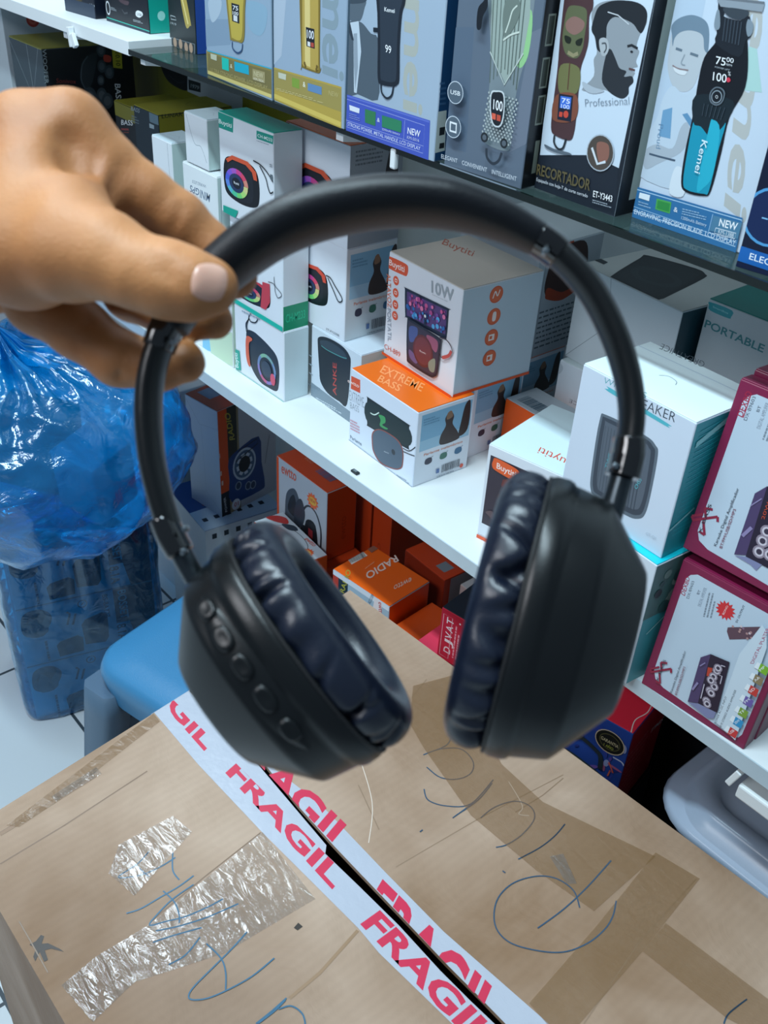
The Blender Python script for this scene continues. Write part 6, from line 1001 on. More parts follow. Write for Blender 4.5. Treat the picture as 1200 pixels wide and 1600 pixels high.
def left_marks(a):
    for q in [[(-0.66385, 0.13821), (-0.66881, 0.18825), (-0.67636, 0.24283)], [(-0.49495, 0.20368), (-0.50456, 0.26499), (-0.51355, 0.33298)], [(-0.63078, 0.12455), (-0.63492, 0.18892), (-0.64599, 0.28397)]]: a.line(q, .0014, '#7d6450')  # fold creases, here and below: their shade is painted as darker ribbons
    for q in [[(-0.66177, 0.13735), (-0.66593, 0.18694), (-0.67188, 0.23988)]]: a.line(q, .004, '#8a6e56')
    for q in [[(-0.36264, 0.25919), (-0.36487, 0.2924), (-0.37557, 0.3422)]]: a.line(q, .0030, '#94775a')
    for q in [[(-0.53885, 0.11235), (-0.53831, 0.11782), (-0.54126, 0.12374), (-0.53845, 0.12537), (-0.53309, 0.12065), (-0.53031, 0.12514), (-0.51965, 0.13062), (-0.5146, 0.13231), (-0.52396, 0.12512), (-0.52591, 0.12027), (-0.51611, 0.11867), (-0.51647, 0.11543), (-0.52719, 0.11628), (-0.52133, 0.10971), (-0.52639, 0.11026), (-0.53192, 0.11498)], [(-0.41236, 0.2992), (-0.41395, 0.30523), (-0.4085, 0.30615), (-0.40828, 0.30042)]]: a.poly(q, '#2a211a')
    a.line([(-0.56475, 0.11442), (-0.53807, 0.11429), (-0.50546, 0.11382)], .001, '#84705e')
    for q in Zi: a.line(q, .0013, '#2c6482', True)
def right_marks(a):
    for q in [[(-0.40423, 0.41136), (-0.39592, 0.51153), (-0.38138, 0.6226)], [(-0.56003, 0.56522), (-0.57268, 0.60255)], [(-0.19494, 0.43651), (-0.21294, 0.53711), (-0.21907, 0.62863)], [(-0.50118, 0.44397), (-0.44666, 0.42577)], [(-0.37872, 0.54746), (-0.37638, 0.58541), (-0.37834, 0.61915)]]: a.line(q, .0010, '#8c745e')  # creases of the right flap, fold shade painted the same way
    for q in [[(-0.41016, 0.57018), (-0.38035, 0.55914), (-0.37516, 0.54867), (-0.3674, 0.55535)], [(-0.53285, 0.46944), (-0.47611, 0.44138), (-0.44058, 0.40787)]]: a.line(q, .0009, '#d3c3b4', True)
    for q in Zj: a.line(q, .0012, '#2a4a64', True)
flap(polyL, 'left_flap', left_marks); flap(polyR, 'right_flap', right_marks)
tape_w = M('#aeb4c0', .25, key='white_printed_tape', bump=.25, bscale=90, coat=.4); red = M('#c72c4c', .3, key='red_tape_print')
def tape(name, poly, words, zoff, keep=None, label=None):
    mb = MB(); a = top_art(mb); a.st[0] = zoff
    a.poly(poly, tape_w)
    for w_, p in words:
        r = a.text(w_, p, red, .035)
        if keep and r:
            bm = mb.bm; vs = set(r[0]); geom = list(vs) + list({e for f in r[1] for e in f.edges}) + r[1]
            p0, p1 = Vector(keep[0]), Vector(keep[1]); d = (p1 - p0).normalized(); n = Vector((-d.y, d.x, 0)) * keep[2]
            bmesh.ops.bisect_plane(bm, geom=geom, plane_co=(p0.x, p0.y, 0), plane_no=n, clear_inner=True)
    o = mb.build(name, cbx, recalc=False); o['label'] = label
    return o
oL = [(-0.7144, 0.32952), (-0.62186, 0.32942), (-0.51261, 0.3342), (-0.37683, 0.34394), (-0.34771, 0.34335), (-0.26082, 0.35109), (-0.21769, 0.35517)]
oR = [(-0.71429, 0.40216), (-0.61548, 0.38797), (-0.56892, 0.38838), (-0.50616, 0.39879), (-0.40777, 0.39963), (-0.3275, 0.40159), (-0.21226, 0.41374), (-0.16809, 0.41751)]
tape('fragile_tape', [onleft(oL[0][1])] + oL + slL[::-1] + [L0],
     [('GIL', [(-0.71362, 0.34398), (-0.63408, 0.34455), (-0.72007, 0.3645)]), ('FRAGIL', [(-0.59629, 0.34633), (-0.42215, 0.35021), (-0.60112, 0.36575)]), ('FRAGIL', [(-0.37895, 0.34876), (-0.2321, 0.35415), (-0.37882, 0.37086)])], 4, (slL[5], slL[9], -1), 'white tape printed FRAGIL in red, left of the slit')
tape('fragile_tape', [R0] + slR + oR[::-1],
     [('FRAGIL', [(-0.62583, 0.36993), (-0.44321, 0.37558), (-0.6352, 0.39945)]), ('FRAGIL', [(-0.38402, 0.35208), (-0.23274, 0.35943), (-0.40216, 0.39367)])], 5, (slR[3], slR[7], 1), 'white tape printed FRAGIL in red, right of the slit')
# tape wrapped over the far left edge
mb = MB(); e0, e1 = onleft(oL[0][1] - .004), onleft(oR[0][1]); nrm = (Vector(e1) - Vector(e0)).normalized(); nl = Vector((-nrm.y, nrm.x)) * .0008
pts = [(e0[0] + nl.x, e0[1] + nl.y), (e1[0] + nl.x, e1[1] + nl.y)]
mb.face([(pts[0][0], pts[0][1], TZ), (pts[1][0], pts[1][1], TZ), (pts[1][0], pts[1][1], TZ - .06), (pts[0][0], pts[0][1], TZ - .05)], tape_w)
mb.face([(e0[0], e0[1], TZ + .0003), (pts[0][0], pts[0][1], TZ), (pts[1][0], pts[1][1], TZ), (e1[0], e1[1], TZ + .0003)], tape_w)
mb.build('tape_end', cbx)
def film_mat(name, colr, alpha, rough, bstr):
    m = bpy.data.materials.new(name); m.use_nodes = True; nt = m.node_tree; b = nt.nodes['Principled BSDF']
    b.inputs['Base Color'].default_value = lin(colr); b.inputs['Alpha'].default_value = alpha; b.inputs['Roughness'].default_value = rough; b.inputs['Specular IOR Level'].default_value = .9
    tc = nt.nodes.new('ShaderNodeTexCoord'); mp = nt.nodes.new('ShaderNodeMapping'); mp.inputs['Scale'].default_value = (30, 75, 30); n = nt.nodes.new('ShaderNodeTexNoise'); n.inputs['Scale'].default_value = 1; n.inputs['Detail'].default_value = 5; n.inputs['Distortion'].default_value = 1
    bp = nt.nodes.new('ShaderNodeBump'); bp.inputs['Strength'].default_value = bstr; bp.inputs['Distance'].default_value = .004
    nt.links.new(tc.outputs['Object'], mp.inputs['Vector']); nt.links.new(mp.outputs['Vector'], n.inputs['Vector']); nt.links.new(n.outputs['Fac'], bp.inputs['Height']); nt.links.new(bp.outputs[0], b.inputs['Normal'])
    return m
def clear_tape_mat():
    m = bpy.data.materials.new('clear_packing_tape'); m.use_nodes = True; nt = m.node_tree; nt.nodes.clear(); o = nt.nodes.new('ShaderNodeOutputMaterial'); L = nt.links.new
    tr = nt.nodes.new('ShaderNodeBsdfTransparent'); tr.inputs[0].default_value = (.93, .92, .9, 1); gs = nt.nodes.new('ShaderNodeBsdfGlossy'); gs.inputs[1].default_value = .13; df = nt.nodes.new('ShaderNodeBsdfDiffuse'); df.inputs[0].default_value = (.7, .7, .7, 1)
    tc = nt.nodes.new('ShaderNodeTexCoord'); mp = nt.nodes.new('ShaderNodeMapping'); mp.inputs['Rotation'].default_value = (0, 0, 1.35); mp.inputs['Scale'].default_value = (22, 90, 30); n = nt.nodes.new('ShaderNodeTexNoise'); n.inputs['Scale'].default_value = 1; n.inputs['Detail'].default_value = 4; n.inputs['Distortion'].default_value = 1.2
    bp = nt.nodes.new('ShaderNodeBump'); bp.inputs['Strength'].default_value = .8; bp.inputs['Distance'].default_value = .003
    L(tc.outputs['Object'], mp.inputs['Vector']); L(mp.outputs['Vector'], n.inputs['Vector']); L(n.outputs['Fac'], bp.inputs['Height']); L(bp.outputs[0], gs.inputs['Normal'])
    fr = nt.nodes.new('ShaderNodeFresnel'); fr.inputs[0].default_value = 1.55; L(bp.outputs[0], fr.inputs['Normal']); mm = nt.nodes.new('ShaderNodeMath'); mm.operation = 'MULTIPLY'; mm.inputs[1].default_value = 1.6; L(fr.outputs[0], mm.inputs[0])
    a1 = nt.nodes.new('ShaderNodeMixShader'); a1.inputs[0].default_value = .06; L(tr.outputs[0], a1.inputs[1]); L(df.outputs[0], a1.inputs[2]); a2 = nt.nodes.new('ShaderNodeMixShader'); L(mm.outputs[0], a2.inputs[0]); L(a1.outputs[0], a2.inputs[1]); L(gs.outputs[0], a2.inputs[2]); L(a2.outputs[0], o.inputs[0])
    return m
clear = clear_tape_mat(); brown = film_mat('brown_packing_tape', '#8c6a42', .40, .22, .35)
def tp(name, poly, m, k, label):
    mb = MB(); a = top_art(mb); a.st[0] = k; a.poly(poly, m); o = mb.build(name, cbx, recalc=False); o['label'] = label
tp('clear_tape', [(-0.48827, 0.11767), (-0.49401, 0.15146), (-0.49276, 0.20247), (-0.51322, 0.33461), (-0.42361, 0.33119), (-0.42968, 0.23808), (-0.45377, 0.16589), (-0.44431, 0.12379)], clear, 10, 'clear packing tape with bright wrinkled glare')
tp('clear_tape', [(-0.56107, 0.19776), (-0.58352, 0.21982), (-0.58178, 0.27633), (-0.55433, 0.28134), (-0.52614, 0.20492)], clear, 12, 'clear tape scrap over the pen strokes')
tp('clear_tape', [(-0.67419, 0.19402), (-0.68166, 0.24548), (-0.67063, 0.24626), (-0.66574, 0.19543)], clear, 11, 'short clear tape scrap near the far edge')
tp('clear_tape', [(-0.32218, 0.53566), (-0.3161, 0.54852), (-0.28598, 0.53361), (-0.29195, 0.52593)], clear, 15, 'small shiny tape scrap')
tp('brown_tape', [(-0.57388, 0.58257), (-0.55855, 0.6326), (-0.43048, 0.58088), (-0.3705, 0.57895), (-0.25869, 0.61762), (-0.25737, 0.52416), (-0.31993, 0.51392), (-0.40306, 0.50901), (-0.49829, 0.53045), (-0.53288, 0.54139)], brown, 13, 'translucent brown tape along the right flap')
tp('brown_tape', [(-0.26159, 0.62146), (-0.21704, 0.63125), (-0.20472, 0.52647), (-0.19661, 0.42986), (-0.21073, 0.41204), (-0.23512, 0.41355), (-0.24648, 0.51591)], brown, 14, 'translucent brown tape across the right flap')
tp('brown_tape', [(-0.20883, 0.56679), (-0.10699, 0.57808), (-0.08847, 0.54822), (-0.12237, 0.53506), (-0.20474, 0.52748)], brown, 16, 'translucent brown tape at the lower right corner')
tp('brown_tape', [(-0.66791, 0.14612), (-0.71232, 0.32835), (-0.69793, 0.32802), (-0.68071, 0.2592), (-0.66499, 0.1964), (-0.65885, 0.15485)], brown, 9, 'old brown tape along the left end')

# ---------------------------------------------------------------- headphones
FWD = -CB_
hp = empty('headphones', (-0.20861, 0.19295, 1.28079), 'matte black over-ear headphones held up by a hand in front of the shelves', 'headphones')
plas = M('#090c0e', .33, key='black_satin_plastic', bump=.03, bscale=900, spec=.36)
leath = M('#0e1524', .33, key='black_leatherette', bump=.08, bscale=900, spec=.5)
gloss = M('#0a0b0d', .10, key='gloss_black_plastic', spec=.7)
rod = M('#3a4146', .28, metal=.9, key='dark_steel')
fabric = M('#0b0e14', .85, key='ear_cup_fabric', bump=.4, bscale=1500)
screwm = M('#7d868c', .25, metal=1, key='bright_screw')
def rel(pts): return [V(p) - hp.location for p in pts]
def sweep(name, pts, T_, W_, m, parent=hp, ex=2.6, n=28, capr=True, sub=10, uneven=None):
    """band of thickness T_ (in the headband plane) and width W_ (front to back)"""
    P_ = [V(p) for p in crom([tuple(p) for p in pts], sub)]; N = len(P_)
    ip = lambda arr, i: float(np.interp(i / (N - 1) * (len(arr) - 1), range(len(arr)), arr))
    rows = []
    for i, p in enumerate(P_):
        t = (P_[min(i+1, N-1)] - P_[max(i-1, 0)]).normalized(); nn = t.cross(FWD).normalized(); ff = nn.cross(t).normalized()
        a, b_ = ip(T_, i) / 2, ip(W_, i) / 2
        k = 1.0
        if capr: 
            e = min(i, N-1-i) / 2.0
            if e < 1: k = .80 + .20 * math.sin(e * PI / 2)
        row = []
        for j in range(n):
            an = 2*PI*j/n; c, s = math.cos(an), math.sin(an)
            x = abs(c) ** (2/ex) * (1 if c > 0 else -1) * a * k; y = abs(s) ** (2/ex) * (1 if s > 0 else -1) * b_ * k
            row.append(p + nn * x + ff * y)
        rows.append(row)
    mb = MB(); g = mb.grid(rows, m, closeu=True); mb.cap(g[0], m, smooth=False); mb.cap(g[-1], m, smooth=False)
    return mb.build(name, parent)
padc = rel([(-0.27656, 0.14763, 1.30973), (-0.27687, 0.1552, 1.31746), (-0.27438, 0.16573, 1.32505), (-0.27114, 0.1781, 1.33363), (-0.26639, 0.19017, 1.34031), (-0.25904, 0.20327, 1.34518), (-0.24822, 0.21861, 1.34849), (-0.23533, 0.233, 1.34866), (-0.22194, 0.2444, 1.34537), (-0.2092, 0.25313, 1.34017)])
sweep('headband_cushion', padc, [.0125, .0140, .0150, .0155, .0155, .0155, .0150, .0140, .0120, .0095], [.018, .023, .028, .031, .032, .032, .031, .029, .024, .017], M('#080b11', .42, key='headband_leatherette', bump=.1, bscale=900, spec=.34), ex=2.5)
armL = rel([(-0.27681, 0.15149, 1.31377), (-0.27575, 0.14443, 1.30574), (-0.27239, 0.13784, 1.29569), (-0.26698, 0.13293, 1.28507), (-0.2592, 0.12895, 1.27281), (-0.25112, 0.12685, 1.26205), (-0.24482, 0.12602, 1.25447)])
armR = rel([(-0.21117, 0.25192, 1.34111), (-0.20222, 0.25653, 1.33597), (-0.19086, 0.26021, 1.32733), (-0.17929, 0.26112, 1.31576), (-0.16964, 0.25974, 1.30403), (-0.16306, 0.25661, 1.29388), (-0.15842, 0.25173, 1.28412)])
TA_, WA_ = [.0085, .0088, .0088, .0088, .0086, .0084, .0082], [.016, .017, .017, .017, .016, .015, .014]
sweep('headband_arm', armL, TA_, WA_, plas, ex=2.1); sweep('headband_arm', armR, TA_, WA_, plas, ex=2.1)
# glossy joints
sweep('hinge', rel([(-0.27692, 0.14947, 1.31191), (-0.27619, 0.1458, 1.30755), (-0.27521, 0.143, 1.30375)]), [.0108, .0104, .0098], [.0185, .0185, .0180], gloss, ex=2.6, capr=False)
sweep('hinge', rel([(-0.2108, 0.25217, 1.34096), (-0.20713, 0.25427, 1.33906), (-0.20364, 0.25597, 1.33695)]), [.0100, .0100, .0096], [.0180, .0180, .0178], gloss, ex=2.6, capr=False)
sweep('hinge', rel([(-0.24846, 0.12548, 1.25785), (-0.24336, 0.1255, 1.25238), (-0.23837, 0.12614, 1.24763)]), [.0090, .0096, .0092], [.0150, .0156, .0150], gloss, ex=2.3)
sweep('hinge', rel([(-0.16023, 0.25355, 1.28785), (-0.15786, 0.25107, 1.28288), (-0.15569, 0.24742, 1.27697)]), [.0096, .0108, .0108], [.0150, .0165, .0165], gloss, ex=2.6, capr=False)
sweep('slider_rod', rel([(-0.23972, 0.12605, 1.24899), (-0.23454, 0.12654, 1.2439), (-0.22783, 0.12752, 1.23763), (-0.22267, 0.12856, 1.23309)]), [.0074]*4, [.010]*4, rod, ex=2.0)
sweep('slider_rod', rel([(-0.15598, 0.24763, 1.2775), (-0.15398, 0.24358, 1.2714), (-0.15127, 0.2385, 1.2635), (-0.14966, 0.23473, 1.2581)]), [.0078]*4, [.010]*4, rod, ex=2.0)
for p in [(-0.2654, 0.14314, 1.3101), (-0.23557, 0.12629, 1.25975), (-0.23235, 0.12348, 1.25355), (-0.20126, 0.24574, 1.34117), (-0.15466, 0.24063, 1.28423)]:
    mb = MB(); c = V(p) - hp.location; mb.tube([c + FWD * .0025, c, c - FWD * .0006], [.0012, .0012, .0008], screwm, 14); mb.build('screw', hp)
def superell(ph, ex=2.25):
    c, s = math.cos(ph), math.sin(ph); return abs(c) ** (2/ex) * (1 if c > 0 else -1), abs(s) ** (2/ex) * (1 if s > 0 else -1)
def ear_cup(C, a, m_, seed, buttons=None, Rm=.049, Rn=.043):
    C = V(C) - hp.location; a = V(a).normalized(); m_ = V(m_); m_ = (m_ - a * m_.dot(a)).normalized(); n_ = a.cross(m_).normalized()
    if n_.dot(FWD) > 0: n_ = -n_                                       # n_ points to the viewer's side
    cup = bpy.data.objects.new('ear_cup', None); col.objects.link(cup); cup.parent = hp; cup.location = C; cup.empty_display_size = .01
    def pt(s, rf, ph, dr=0):
        x, y = superell(ph); return a * s + m_ * (x * (Rm * rf + dr)) + n_ * (y * (Rn * rf + dr))
    N = 160
    prof = [(-.0040, .80), (-.0042, .97), (-.0030, 1.02), (-.001, 1.035), (.0030, 1.035), (.0048, 1.02), (.0056, 1.0), (.0070, .995), (.0165, .955), (.0178, .945), (.0190, .92), (.0330, .565), (.0342, .53), (.0346, .49), (.0348, .2)]
    mb = MB(); g = mb.grid([[pt(s, r, 2*PI*j/N) for j in range(N)] for s, r in prof], plas, closeu=True); mb.cap(g[-1], plas, smooth=True); mb.build('shell', cup)
    # wrinkled cushion
    N = 420; prof = [(-.002, .86), (-.0025, .955), (-.0035, .995), (-.006, 1.03), (-.0088, 1.04), (-.0122, 1.025), (-.0152, .985), (-.0174, .91), (-.0182, .83), (-.0176, .75), (-.0152, .67), (-.012, .625), (-.009, .61), (-.004, .61)]
    P2 = crom(prof, 4); rows = []
    rnd = random.Random(seed); phs = []; t = 0
    while t < 2*PI: phs.append((t, rnd.uniform(.25, 1.15), rnd.uniform(.03, .075), rnd.uniform(-.3, .3))); t += rnd.uniform(.09, .27)
    for i, (s, r) in enumerate(P2):
        u = i / (len(P2) - 1); env = math.exp(-((u - .20) / .19) ** 2); row = []
        for j in range(N):
            ph = 2*PI*j/N; dr = 0
            for (p0, am, wd, sl) in phs:
                d = (ph - p0 - sl * (u - .1) * 1.4 + PI) % (2*PI) - PI
                if abs(d) < wd * 3.2: dr -= .0032 * am * math.exp(-(d / wd) ** 2)
            row.append(pt(s + dr * .25 * env, r, ph, dr * env))
        rows.append(row)
    mb = MB(); mb.grid(rows, leath, closeu=True); mb.build('ear_cushion', cup)
    mb = MB(); g = mb.grid([[pt(s, r, 2*PI*j/96) for j in range(96)] for s, r in ((-.0045, .64), (-.0050, .5), (-.0052, .2))], fabric, closeu=True); mb.cap(g[-1], fabric, smooth=True); mb.build('inner_fabric', cup)
    mb = MB(); mb.tube([pt(-.0032, 1.0, 2*PI*j/120, .0006) for j in range(121)], .0007, M('#06070a', .6), 6, cap=False); mb.build('seam_cord', cup)
    if buttons:
        def onwall(mm, s):                                             # point on the wall at lengthwise offset mm
            best = min((abs(superell(PI/2 + t * .01)[0] * Rm * .97 - mm), PI/2 + t * .01) for t in range(-150, 151)); ph = best[1]
            return ph
        rows = []                                                       # raised lens-shaped control panel
        mb = MB(); K = 40
        for i in range(K + 1):
            t = i / K; mm_ = -.032 + .056 * t; ph = onwall(mm_, 0); hw = .0058 * (math.sin(PI * t) ** .55); row = []
            for k in range(9):
                s = .0112 + hw * (k / 4 - 1); rf = .995 - (s - .0075) / .0125 * .040; row.append(pt(s, rf, ph, -.0002 + .0009 * (1 - (k / 4 - 1) ** 2)))
            rows.append(row)
        mb.grid(rows, plas); mb.build('control_panel', cup)
        for mm_, ln, kind in buttons:
            ph = onwall(mm_, 0); s0 = .0112; rf = .995 - (s0 - .0075) / .0125 * .040
            c = pt(s0, rf, ph, .0004); t1 = (pt(s0, rf, ph + .02) - pt(s0, rf, ph - .02)).normalized(); nn = (t1.cross(a)).normalized()
            if nn.dot(c) < 0: nn = -nn
            al = (a * 1 + (pt(s0 + .001, rf - .0032, ph) - pt(s0, rf, ph)).normalized()).normalized(); mb = MB(); rows = []
            for h_, k in ((0, 1.12), (.0009, 1.08), (.0014, .92), (.0016, .70), (.0014, .45)):
                rows.append([c + nn * h_ + t1 * (ln * k * math.copysign(abs(math.cos(q)) ** .8, math.cos(q))) + al * (.0026 * k * math.copysign(abs(math.sin(q)) ** .8, math.sin(q))) for q in [2*PI*z/24 for z in range(24)]])
            g = mb.grid(rows, plas, closeu=True); mb.cap(g[-1], plas, smooth=True); mb.build('button', cup)
    return cup
ear_cup((-0.19919, 0.14747, 1.22274), (-0.2602, -0.79457, -0.54859), (0.75426, 0.18745, -0.62925), 5, [(-.0275, .0036, 0), (-.0180, .0040, 1), (-.0080, .0040, 1), (.0035, .0042, 1), (.0150, .0038, 0)], Rm=.0425, Rn=.0375)
ear_cup((-0.15572, 0.20872, 1.23571), (0.81937, 0.56975, -0.06339), (0.28039, -0.51836, -0.80789), 11, None, Rm=.0462, Rn=.0395)

# ---------------------------------------------------------------- the hand
def smin(a, b, k):
    h = np.clip(.5 + .5 * (b - a) / k, 0, 1); return b * (1 - h) + a * h - k * h * (1 - h)
class Field:
    def __init__(s): s.ops = []
    def __call__(s, X):
        d = None
        for kind, data, k in s.ops:
            if kind == 'chain':
                v = None
                for i in range(len(data) - 1):
                    c = s.cap(X, data[i], data[i+1]); v = c if v is None else smin(v, c, .0035)
            elif kind == 'ell': v = s.cap(X, data[0], data[1])
            if kind in ('chain', 'ell'): d = v if d is None else smin(d, v, k)
            if kind == 'groove':
                p, q, wd, dep = data; t = s.seg(X, p, q); d = d + dep * np.exp(-(t / wd) ** 2)
        return d
    def seg(s, X, a, b):
        a = np.array(a, np.float32); b = np.array(b, np.float32); ba = b - a; L = float(ba @ ba)
        h = np.clip(((X - a) @ ba) / L, 0, 1); return np.sqrt(((X - a - h[..., None] * ba) ** 2).sum(-1))
    def cap(s, X, A, B):
        a = np.array(A[0], np.float32); b = np.array(B[0], np.float32); ba = b - a; L = float(ba @ ba) + 1e-12
        h = np.clip(((X - a) @ ba) / L, 0, 1); hh = h * h * (3 - 2 * h)
        return np.sqrt(((X - a - h[..., None] * ba) ** 2).sum(-1)) - (A[1] + (B[1] - A[1]) * hh)
F_ = Field()
# palm and back of the hand
F_.ops = [
 ('chain', [((-0.58095, -0.05772, 1.24302), .033), ((-0.46249, 0.05315, 1.29424), .029), ((-0.40538, 0.09522, 1.3179), .027)], .01),
 ('chain', [((-0.40707, 0.09643, 1.32091), .026), ((-0.37102, 0.1201, 1.33871), .024), ((-0.34609, 0.13788, 1.35391), .0180), ((-0.3361, 0.14759, 1.3597), .0132)], .012),
 ('chain', [((-0.41021, 0.09608, 1.31513), .026), ((-0.37602, 0.12464, 1.32736), .023), ((-0.35429, 0.14741, 1.33676), .0150)], .014),
 ('chain', [((-0.4133, 0.09569, 1.30924), .024), ((-0.38055, 0.12397, 1.31394), .021), ((-0.36321, 0.14461, 1.31541), .0140)], .014),
 ('chain', [((-0.41098, 0.09403, 1.30513), .023), ((-0.38502, 0.11831, 1.30088), .018), ((-0.37067, 0.13766, 1.29901), .0130)], .014),
 # thenar and thumb
 ('chain', [((-0.39831, 0.09275, 1.3167), .024), ((-0.35217, 0.10838, 1.32638), .024), ((-0.31488, 0.11845, 1.33134), .0200), ((-0.29245, 0.12453, 1.33604), .0160), ((-0.27932, 0.12966, 1.3375), .0128)], .014),
 ('chain', [((-0.28253, 0.12806, 1.33763), .0128), ((-0.26789, 0.13421, 1.33494), .0112), ((-0.26077, 0.14044, 1.33334), .0116), ((-0.25515, 0.14557, 1.33229), .0105), ((-0.25229, 0.15084, 1.33171), .0083)], .006),
 # index
 ('chain', [((-0.33831, 0.14781, 1.35876), .0135), ((-0.32731, 0.15435, 1.34976), .0116), ((-0.31676, 0.16375, 1.34052), .0102), ((-0.30857, 0.17192, 1.33263), .0100), ((-0.30134, 0.17857, 1.32428), .0090), ((-0.28872, 0.18256, 1.31635), .0080)], .006),
 ('chain', [((-0.32942, 0.14605, 1.351), .0130), ((-0.31983, 0.14952, 1.34493), .0080)], .007),
 # web between thumb and index
 ('chain', [((-0.32542, 0.12957, 1.34472), .017), ((-0.30858, 0.13155, 1.34263), .0125)], .016),
 # middle: behind the band, tip under the thumb
 ('chain', [((-0.35982, 0.14815, 1.33285), .0145), ((-0.3449, 0.15404, 1.31549), .0105), ((-0.3262, 0.15989, 1.30106), .0092), ((-0.30315, 0.16553, 1.29939), .0084), ((-0.28681, 0.17213, 1.30234), .0066)], .006),
 # ring: lowest visible finger, tip shows inside the arm
 ('chain', [((-0.36523, 0.14005, 1.31313), .0145), ((-0.34189, 0.1307, 1.30005), .0125), ((-0.32302, 0.13568, 1.29517), .0108), ((-0.30464, 0.14198, 1.28859), .0098), ((-0.29362, 0.15124, 1.28752), .0088), ((-0.28587, 0.15866, 1.28994), .0072)], .006),
 # little finger curled behind
 ('chain', [((-0.37421, 0.13643, 1.2981), .0130), ((-0.37753, 0.14116, 1.28512), .0095), ((-0.36413, 0.14552, 1.28202), .0082), ((-0.34684, 0.14609, 1.28688), .0070)], .005),
]
def G(p, q, wd, dep): F_.ops.append(('groove', (p, q, wd, dep), 0))
for q in (244, 254, 263): G((-0.25675, 0.13505, 1.34315)[:0] or tuple(np.array((-0.26273, 0.12902, 1.34283)) * 0 + np.array({244: (-0.25809, 0.13454, 1.34322), 254: (-0.25524, 0.13586, 1.34269), 263: (-0.25319, 0.13761, 1.34182)}[q])), {244: (-0.25361, 0.13335, 1.339), 254: (-0.25114, 0.13421, 1.33806), 263: (-0.24945, 0.13552, 1.33717)}[q], .0011, .0011)
G((-0.30184, 0.16998, 1.33936), (-0.29983, 0.16259, 1.32999), .0016, .0010)
G((-0.31264, 0.15431, 1.35334), (-0.30862, 0.14611, 1.34454), .0026, .0013)
G((-0.32134, 0.14086, 1.3584), (-0.31242, 0.13251, 1.3477), .0075, .0048)
G((-0.31752, 0.14777, 1.35574), (-0.31073, 0.14235, 1.34667), .0022, .0010)
G((-0.29673, 0.14173, 1.29483), (-0.29535, 0.13712, 1.28619), .0013, .0015)
G((-0.31187, 0.13591, 1.30103), (-0.3117, 0.13052, 1.29382), .0014, .0015)
vox = .0014
pts_all = np.array([p for k_, dta, _ in F_.ops if k_ != 'groove' for p, r in dta[(1 if _ == .01 else 0):]])
lo = pts_all.min(0) - .034; hi = pts_all.max(0) + .034
lo = np.minimum(lo, np.array((-0.4943, 0.02335, 1.28175)) - .02)
axs = [np.arange(lo[i], hi[i], vox, dtype=np.float32) for i in range(3)]
nx, ny, nz = [len(a) for a in axs]
D = np.empty((nx, ny, nz), np.float32)
YY, ZZ = np.meshgrid(axs[1], axs[2], indexing='ij')
for i0 in range(0, nx, 24):
    xs = axs[0][i0:i0+24]; Xb = np.empty((len(xs), ny, nz, 3), np.float32); Xb[..., 0] = xs[:, None, None]; Xb[..., 1] = YY; Xb[..., 2] = ZZ
    D[i0:i0+24] = F_(Xb)
D[0] = D[-1] = 1; D[:, 0] = D[:, -1] = 1; D[:, :, 0] = D[:, :, -1] = 1
def surface_nets(D, lo, h):
    S = D < 0; c = np.zeros([n - 1 for n in D.shape], np.int8)
    sl = lambda o: tuple(slice(o[i], D.shape[i] - 1 + o[i]) for i in range(3))
    offs = [(a, b_, c_) for a in (0, 1) for b_ in (0, 1) for c_ in (0, 1)]
    for o in offs: c += S[sl(o)]
    act = (c > 0) & (c < 8); idx = -np.ones(c.shape, np.int64); ids = np.argwhere(act); idx[act] = np.arange(len(ids))
    acc = np.zeros((len(ids), 3)); cnt = np.zeros(len(ids))
    for o in offs:
        for ax in range(3):
            if o[ax]: continue
            o2 = list(o); o2[ax] = 1; A = D[ids[:, 0] + o[0], ids[:, 1] + o[1], ids[:, 2] + o[2]]; B_ = D[ids[:, 0] + o2[0], ids[:, 1] + o2[1], ids[:, 2] + o2[2]]
            cr_ = (A < 0) != (B_ < 0); t = np.where(cr_, A / np.where(cr_, A - B_, 1), 0)
            p = np.tile(np.array(o, float), (len(ids), 1)); p[:, ax] = t; acc[cr_] += p[cr_]; cnt[cr_] += 1
    vs = lo + (ids + acc / cnt[:, None]) * h; fs = []
    for ax in range(3):
        u, v = [(1, 2), (2, 0), (0, 1)][ax]
        s0 = [slice(None)] * 3; s1 = [slice(None)] * 3; s0[ax] = slice(0, -1); s1[ax] = slice(1, None)
        e = np.argwhere(S[tuple(s0)] != S[tuple(s1)]); e = e[(e[:, u] > 0) & (e[:, v] > 0) & (e[:, u] < D.shape[u] - 1) & (e[:, v] < D.shape[v] - 1)]
        ins_ = S[tuple(e.T)]; q = []
        for du, dv in ((-1, -1), (0, -1), (0, 0), (-1, 0)):
            w_ = e.copy(); w_[:, u] += du; w_[:, v] += dv; q.append(idx[tuple(w_.T)])
        q = np.stack(q, 1); q[~ins_] = q[~ins_][:, ::-1]; fs.append(q)
    return vs, np.concatenate(fs)
vs, fs = surface_nets(D, lo, vox)
fs = fs[(fs >= 0).all(1)]
for it in range(2):                                                    # relax
    e = np.concatenate([fs[:, [0, 1]], fs[:, [1, 2]], fs[:, [2, 3]], fs[:, [3, 0]]]); acc = np.zeros_like(vs); cnt = np.zeros(len(vs))
    for a_, b_ in ((0, 1), (1, 0)): np.add.at(acc, e[:, a_], vs[e[:, b_]]); np.add.at(cnt, e[:, a_], 1)
    vs = vs * .5 + acc / np.maximum(cnt, 1)[:, None] * .5
O = np.array((-0.32756, 0.13879, 1.33838))
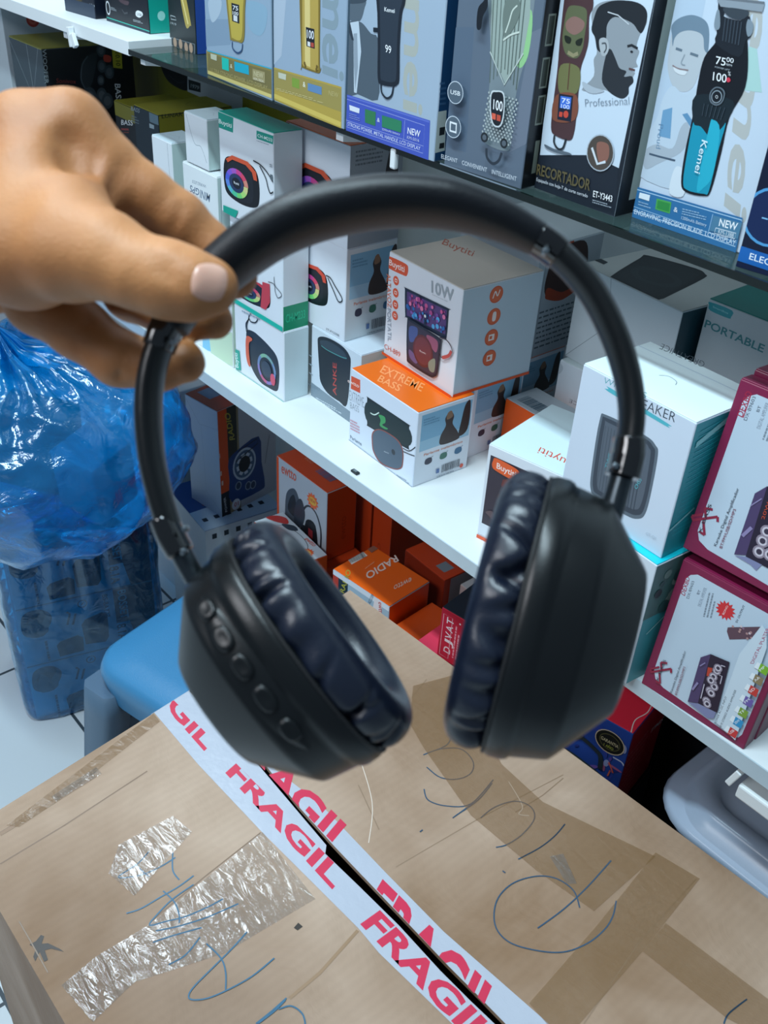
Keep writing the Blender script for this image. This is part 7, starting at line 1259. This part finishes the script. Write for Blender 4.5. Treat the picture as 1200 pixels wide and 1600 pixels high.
skin = bpy.data.materials.new('skin'); skin.use_nodes = True; nt = skin.node_tree; b = nt.nodes['Principled BSDF']
tc = nt.nodes.new('ShaderNodeTexCoord'); cr = nt.nodes.new('ShaderNodeValToRGB'); n = noise_n2 = nt.nodes.new('ShaderNodeTexNoise'); n.inputs['Scale'].default_value = 22; n.inputs['Detail'].default_value = 8
nt.links.new(tc.outputs['Object'], n.inputs['Vector']); nt.links.new(n.outputs['Fac'], cr.inputs['Fac']); cr.color_ramp.elements[0].position = .3; cr.color_ramp.elements[0].color = lin('#91592f'); cr.color_ramp.elements[1].position = .7; cr.color_ramp.elements[1].color = lin('#b67c4b')
nt.links.new(cr.outputs['Color'], b.inputs['Base Color']); b.inputs['Roughness'].default_value = .56; b.inputs['Subsurface Weight'].default_value = .12; b.inputs['Subsurface Radius'].default_value = (.01, .004, .002); b.inputs['Subsurface Scale'].default_value = .5
v1 = nt.nodes.new('ShaderNodeTexVoronoi'); v1.inputs['Scale'].default_value = 900; n3 = nt.nodes.new('ShaderNodeTexNoise'); n3.inputs['Scale'].default_value = 160; n3.inputs['Detail'].default_value = 4
for q in (v1, n3): nt.links.new(tc.outputs['Object'], q.inputs['Vector'])
ad = nt.nodes.new('ShaderNodeMath'); ad.operation = 'MULTIPLY_ADD'; ad.inputs[1].default_value = .25; nt.links.new(v1.outputs['Distance'], ad.inputs[0]); nt.links.new(n3.outputs['Fac'], ad.inputs[2])
bp = nt.nodes.new('ShaderNodeBump'); bp.inputs['Strength'].default_value = .35; bp.inputs['Distance'].default_value = .0009; nt.links.new(ad.outputs[0], bp.inputs['Height']); nt.links.new(bp.outputs[0], b.inputs['Normal'])
person = empty('person', tuple(O), 'hand reaching in from the left, thumb and fingers pinching the headband', 'person')
me = bpy.data.meshes.new('hand_and_forearm'); me.from_pydata((vs - O).tolist(), [], fs.tolist()); me.materials.append(skin); me.update()
for p in me.polygons: p.use_smooth = True
o = bpy.data.objects.new('hand_and_forearm', me); col.objects.link(o); o.parent = person
# thumbnail: a curved plate lying on the thumb surface
nailm = M('#cfa08c', .30, key='fingernail', sss=.1, spec=.5)
from mathutils.bvhtree import BVHTree
bv = BVHTree.FromPolygons([tuple(v) for v in vs], [tuple(int(i) for i in f) for f in fs])
eye = np.array(EYE); c0 = Vector((-0.24137, 0.14352, 1.33839)); ux = V((0.72896, 0.67234, -0.12872)); uy = V((0.3099, -0.49177, -0.81371)); rows = []; n_ = 18
for i in range(n_ + 1):
    row = []
    for j in range(n_ + 1):
        a = i / n_ * 2 - 1; c = j / n_ * 2 - 1
        L_ = .0054; W_ = .0050 * (1 - .16 * max(0, -c) ** 3); x = a; y = c
        x = a * math.sqrt(max(0, 1 - .42 * c * c)); y = c * math.sqrt(max(0, 1 - .35 * a * a))
        p = c0 + ux * (y * .0053) + uy * (x * .0056)
        d = (p - EYE).normalized(); h_ = bv.ray_cast(EYE, d)
        row.append((h_[0] - d * (.0004 * (1 - max(abs(a), abs(c)) ** 6) + .00005)) if h_[0] is not None else p)
    rows.append([q - Vector(O) for q in row])
mb = MB(); mb.grid(rows, nailm); mb.build('thumbnail', person)
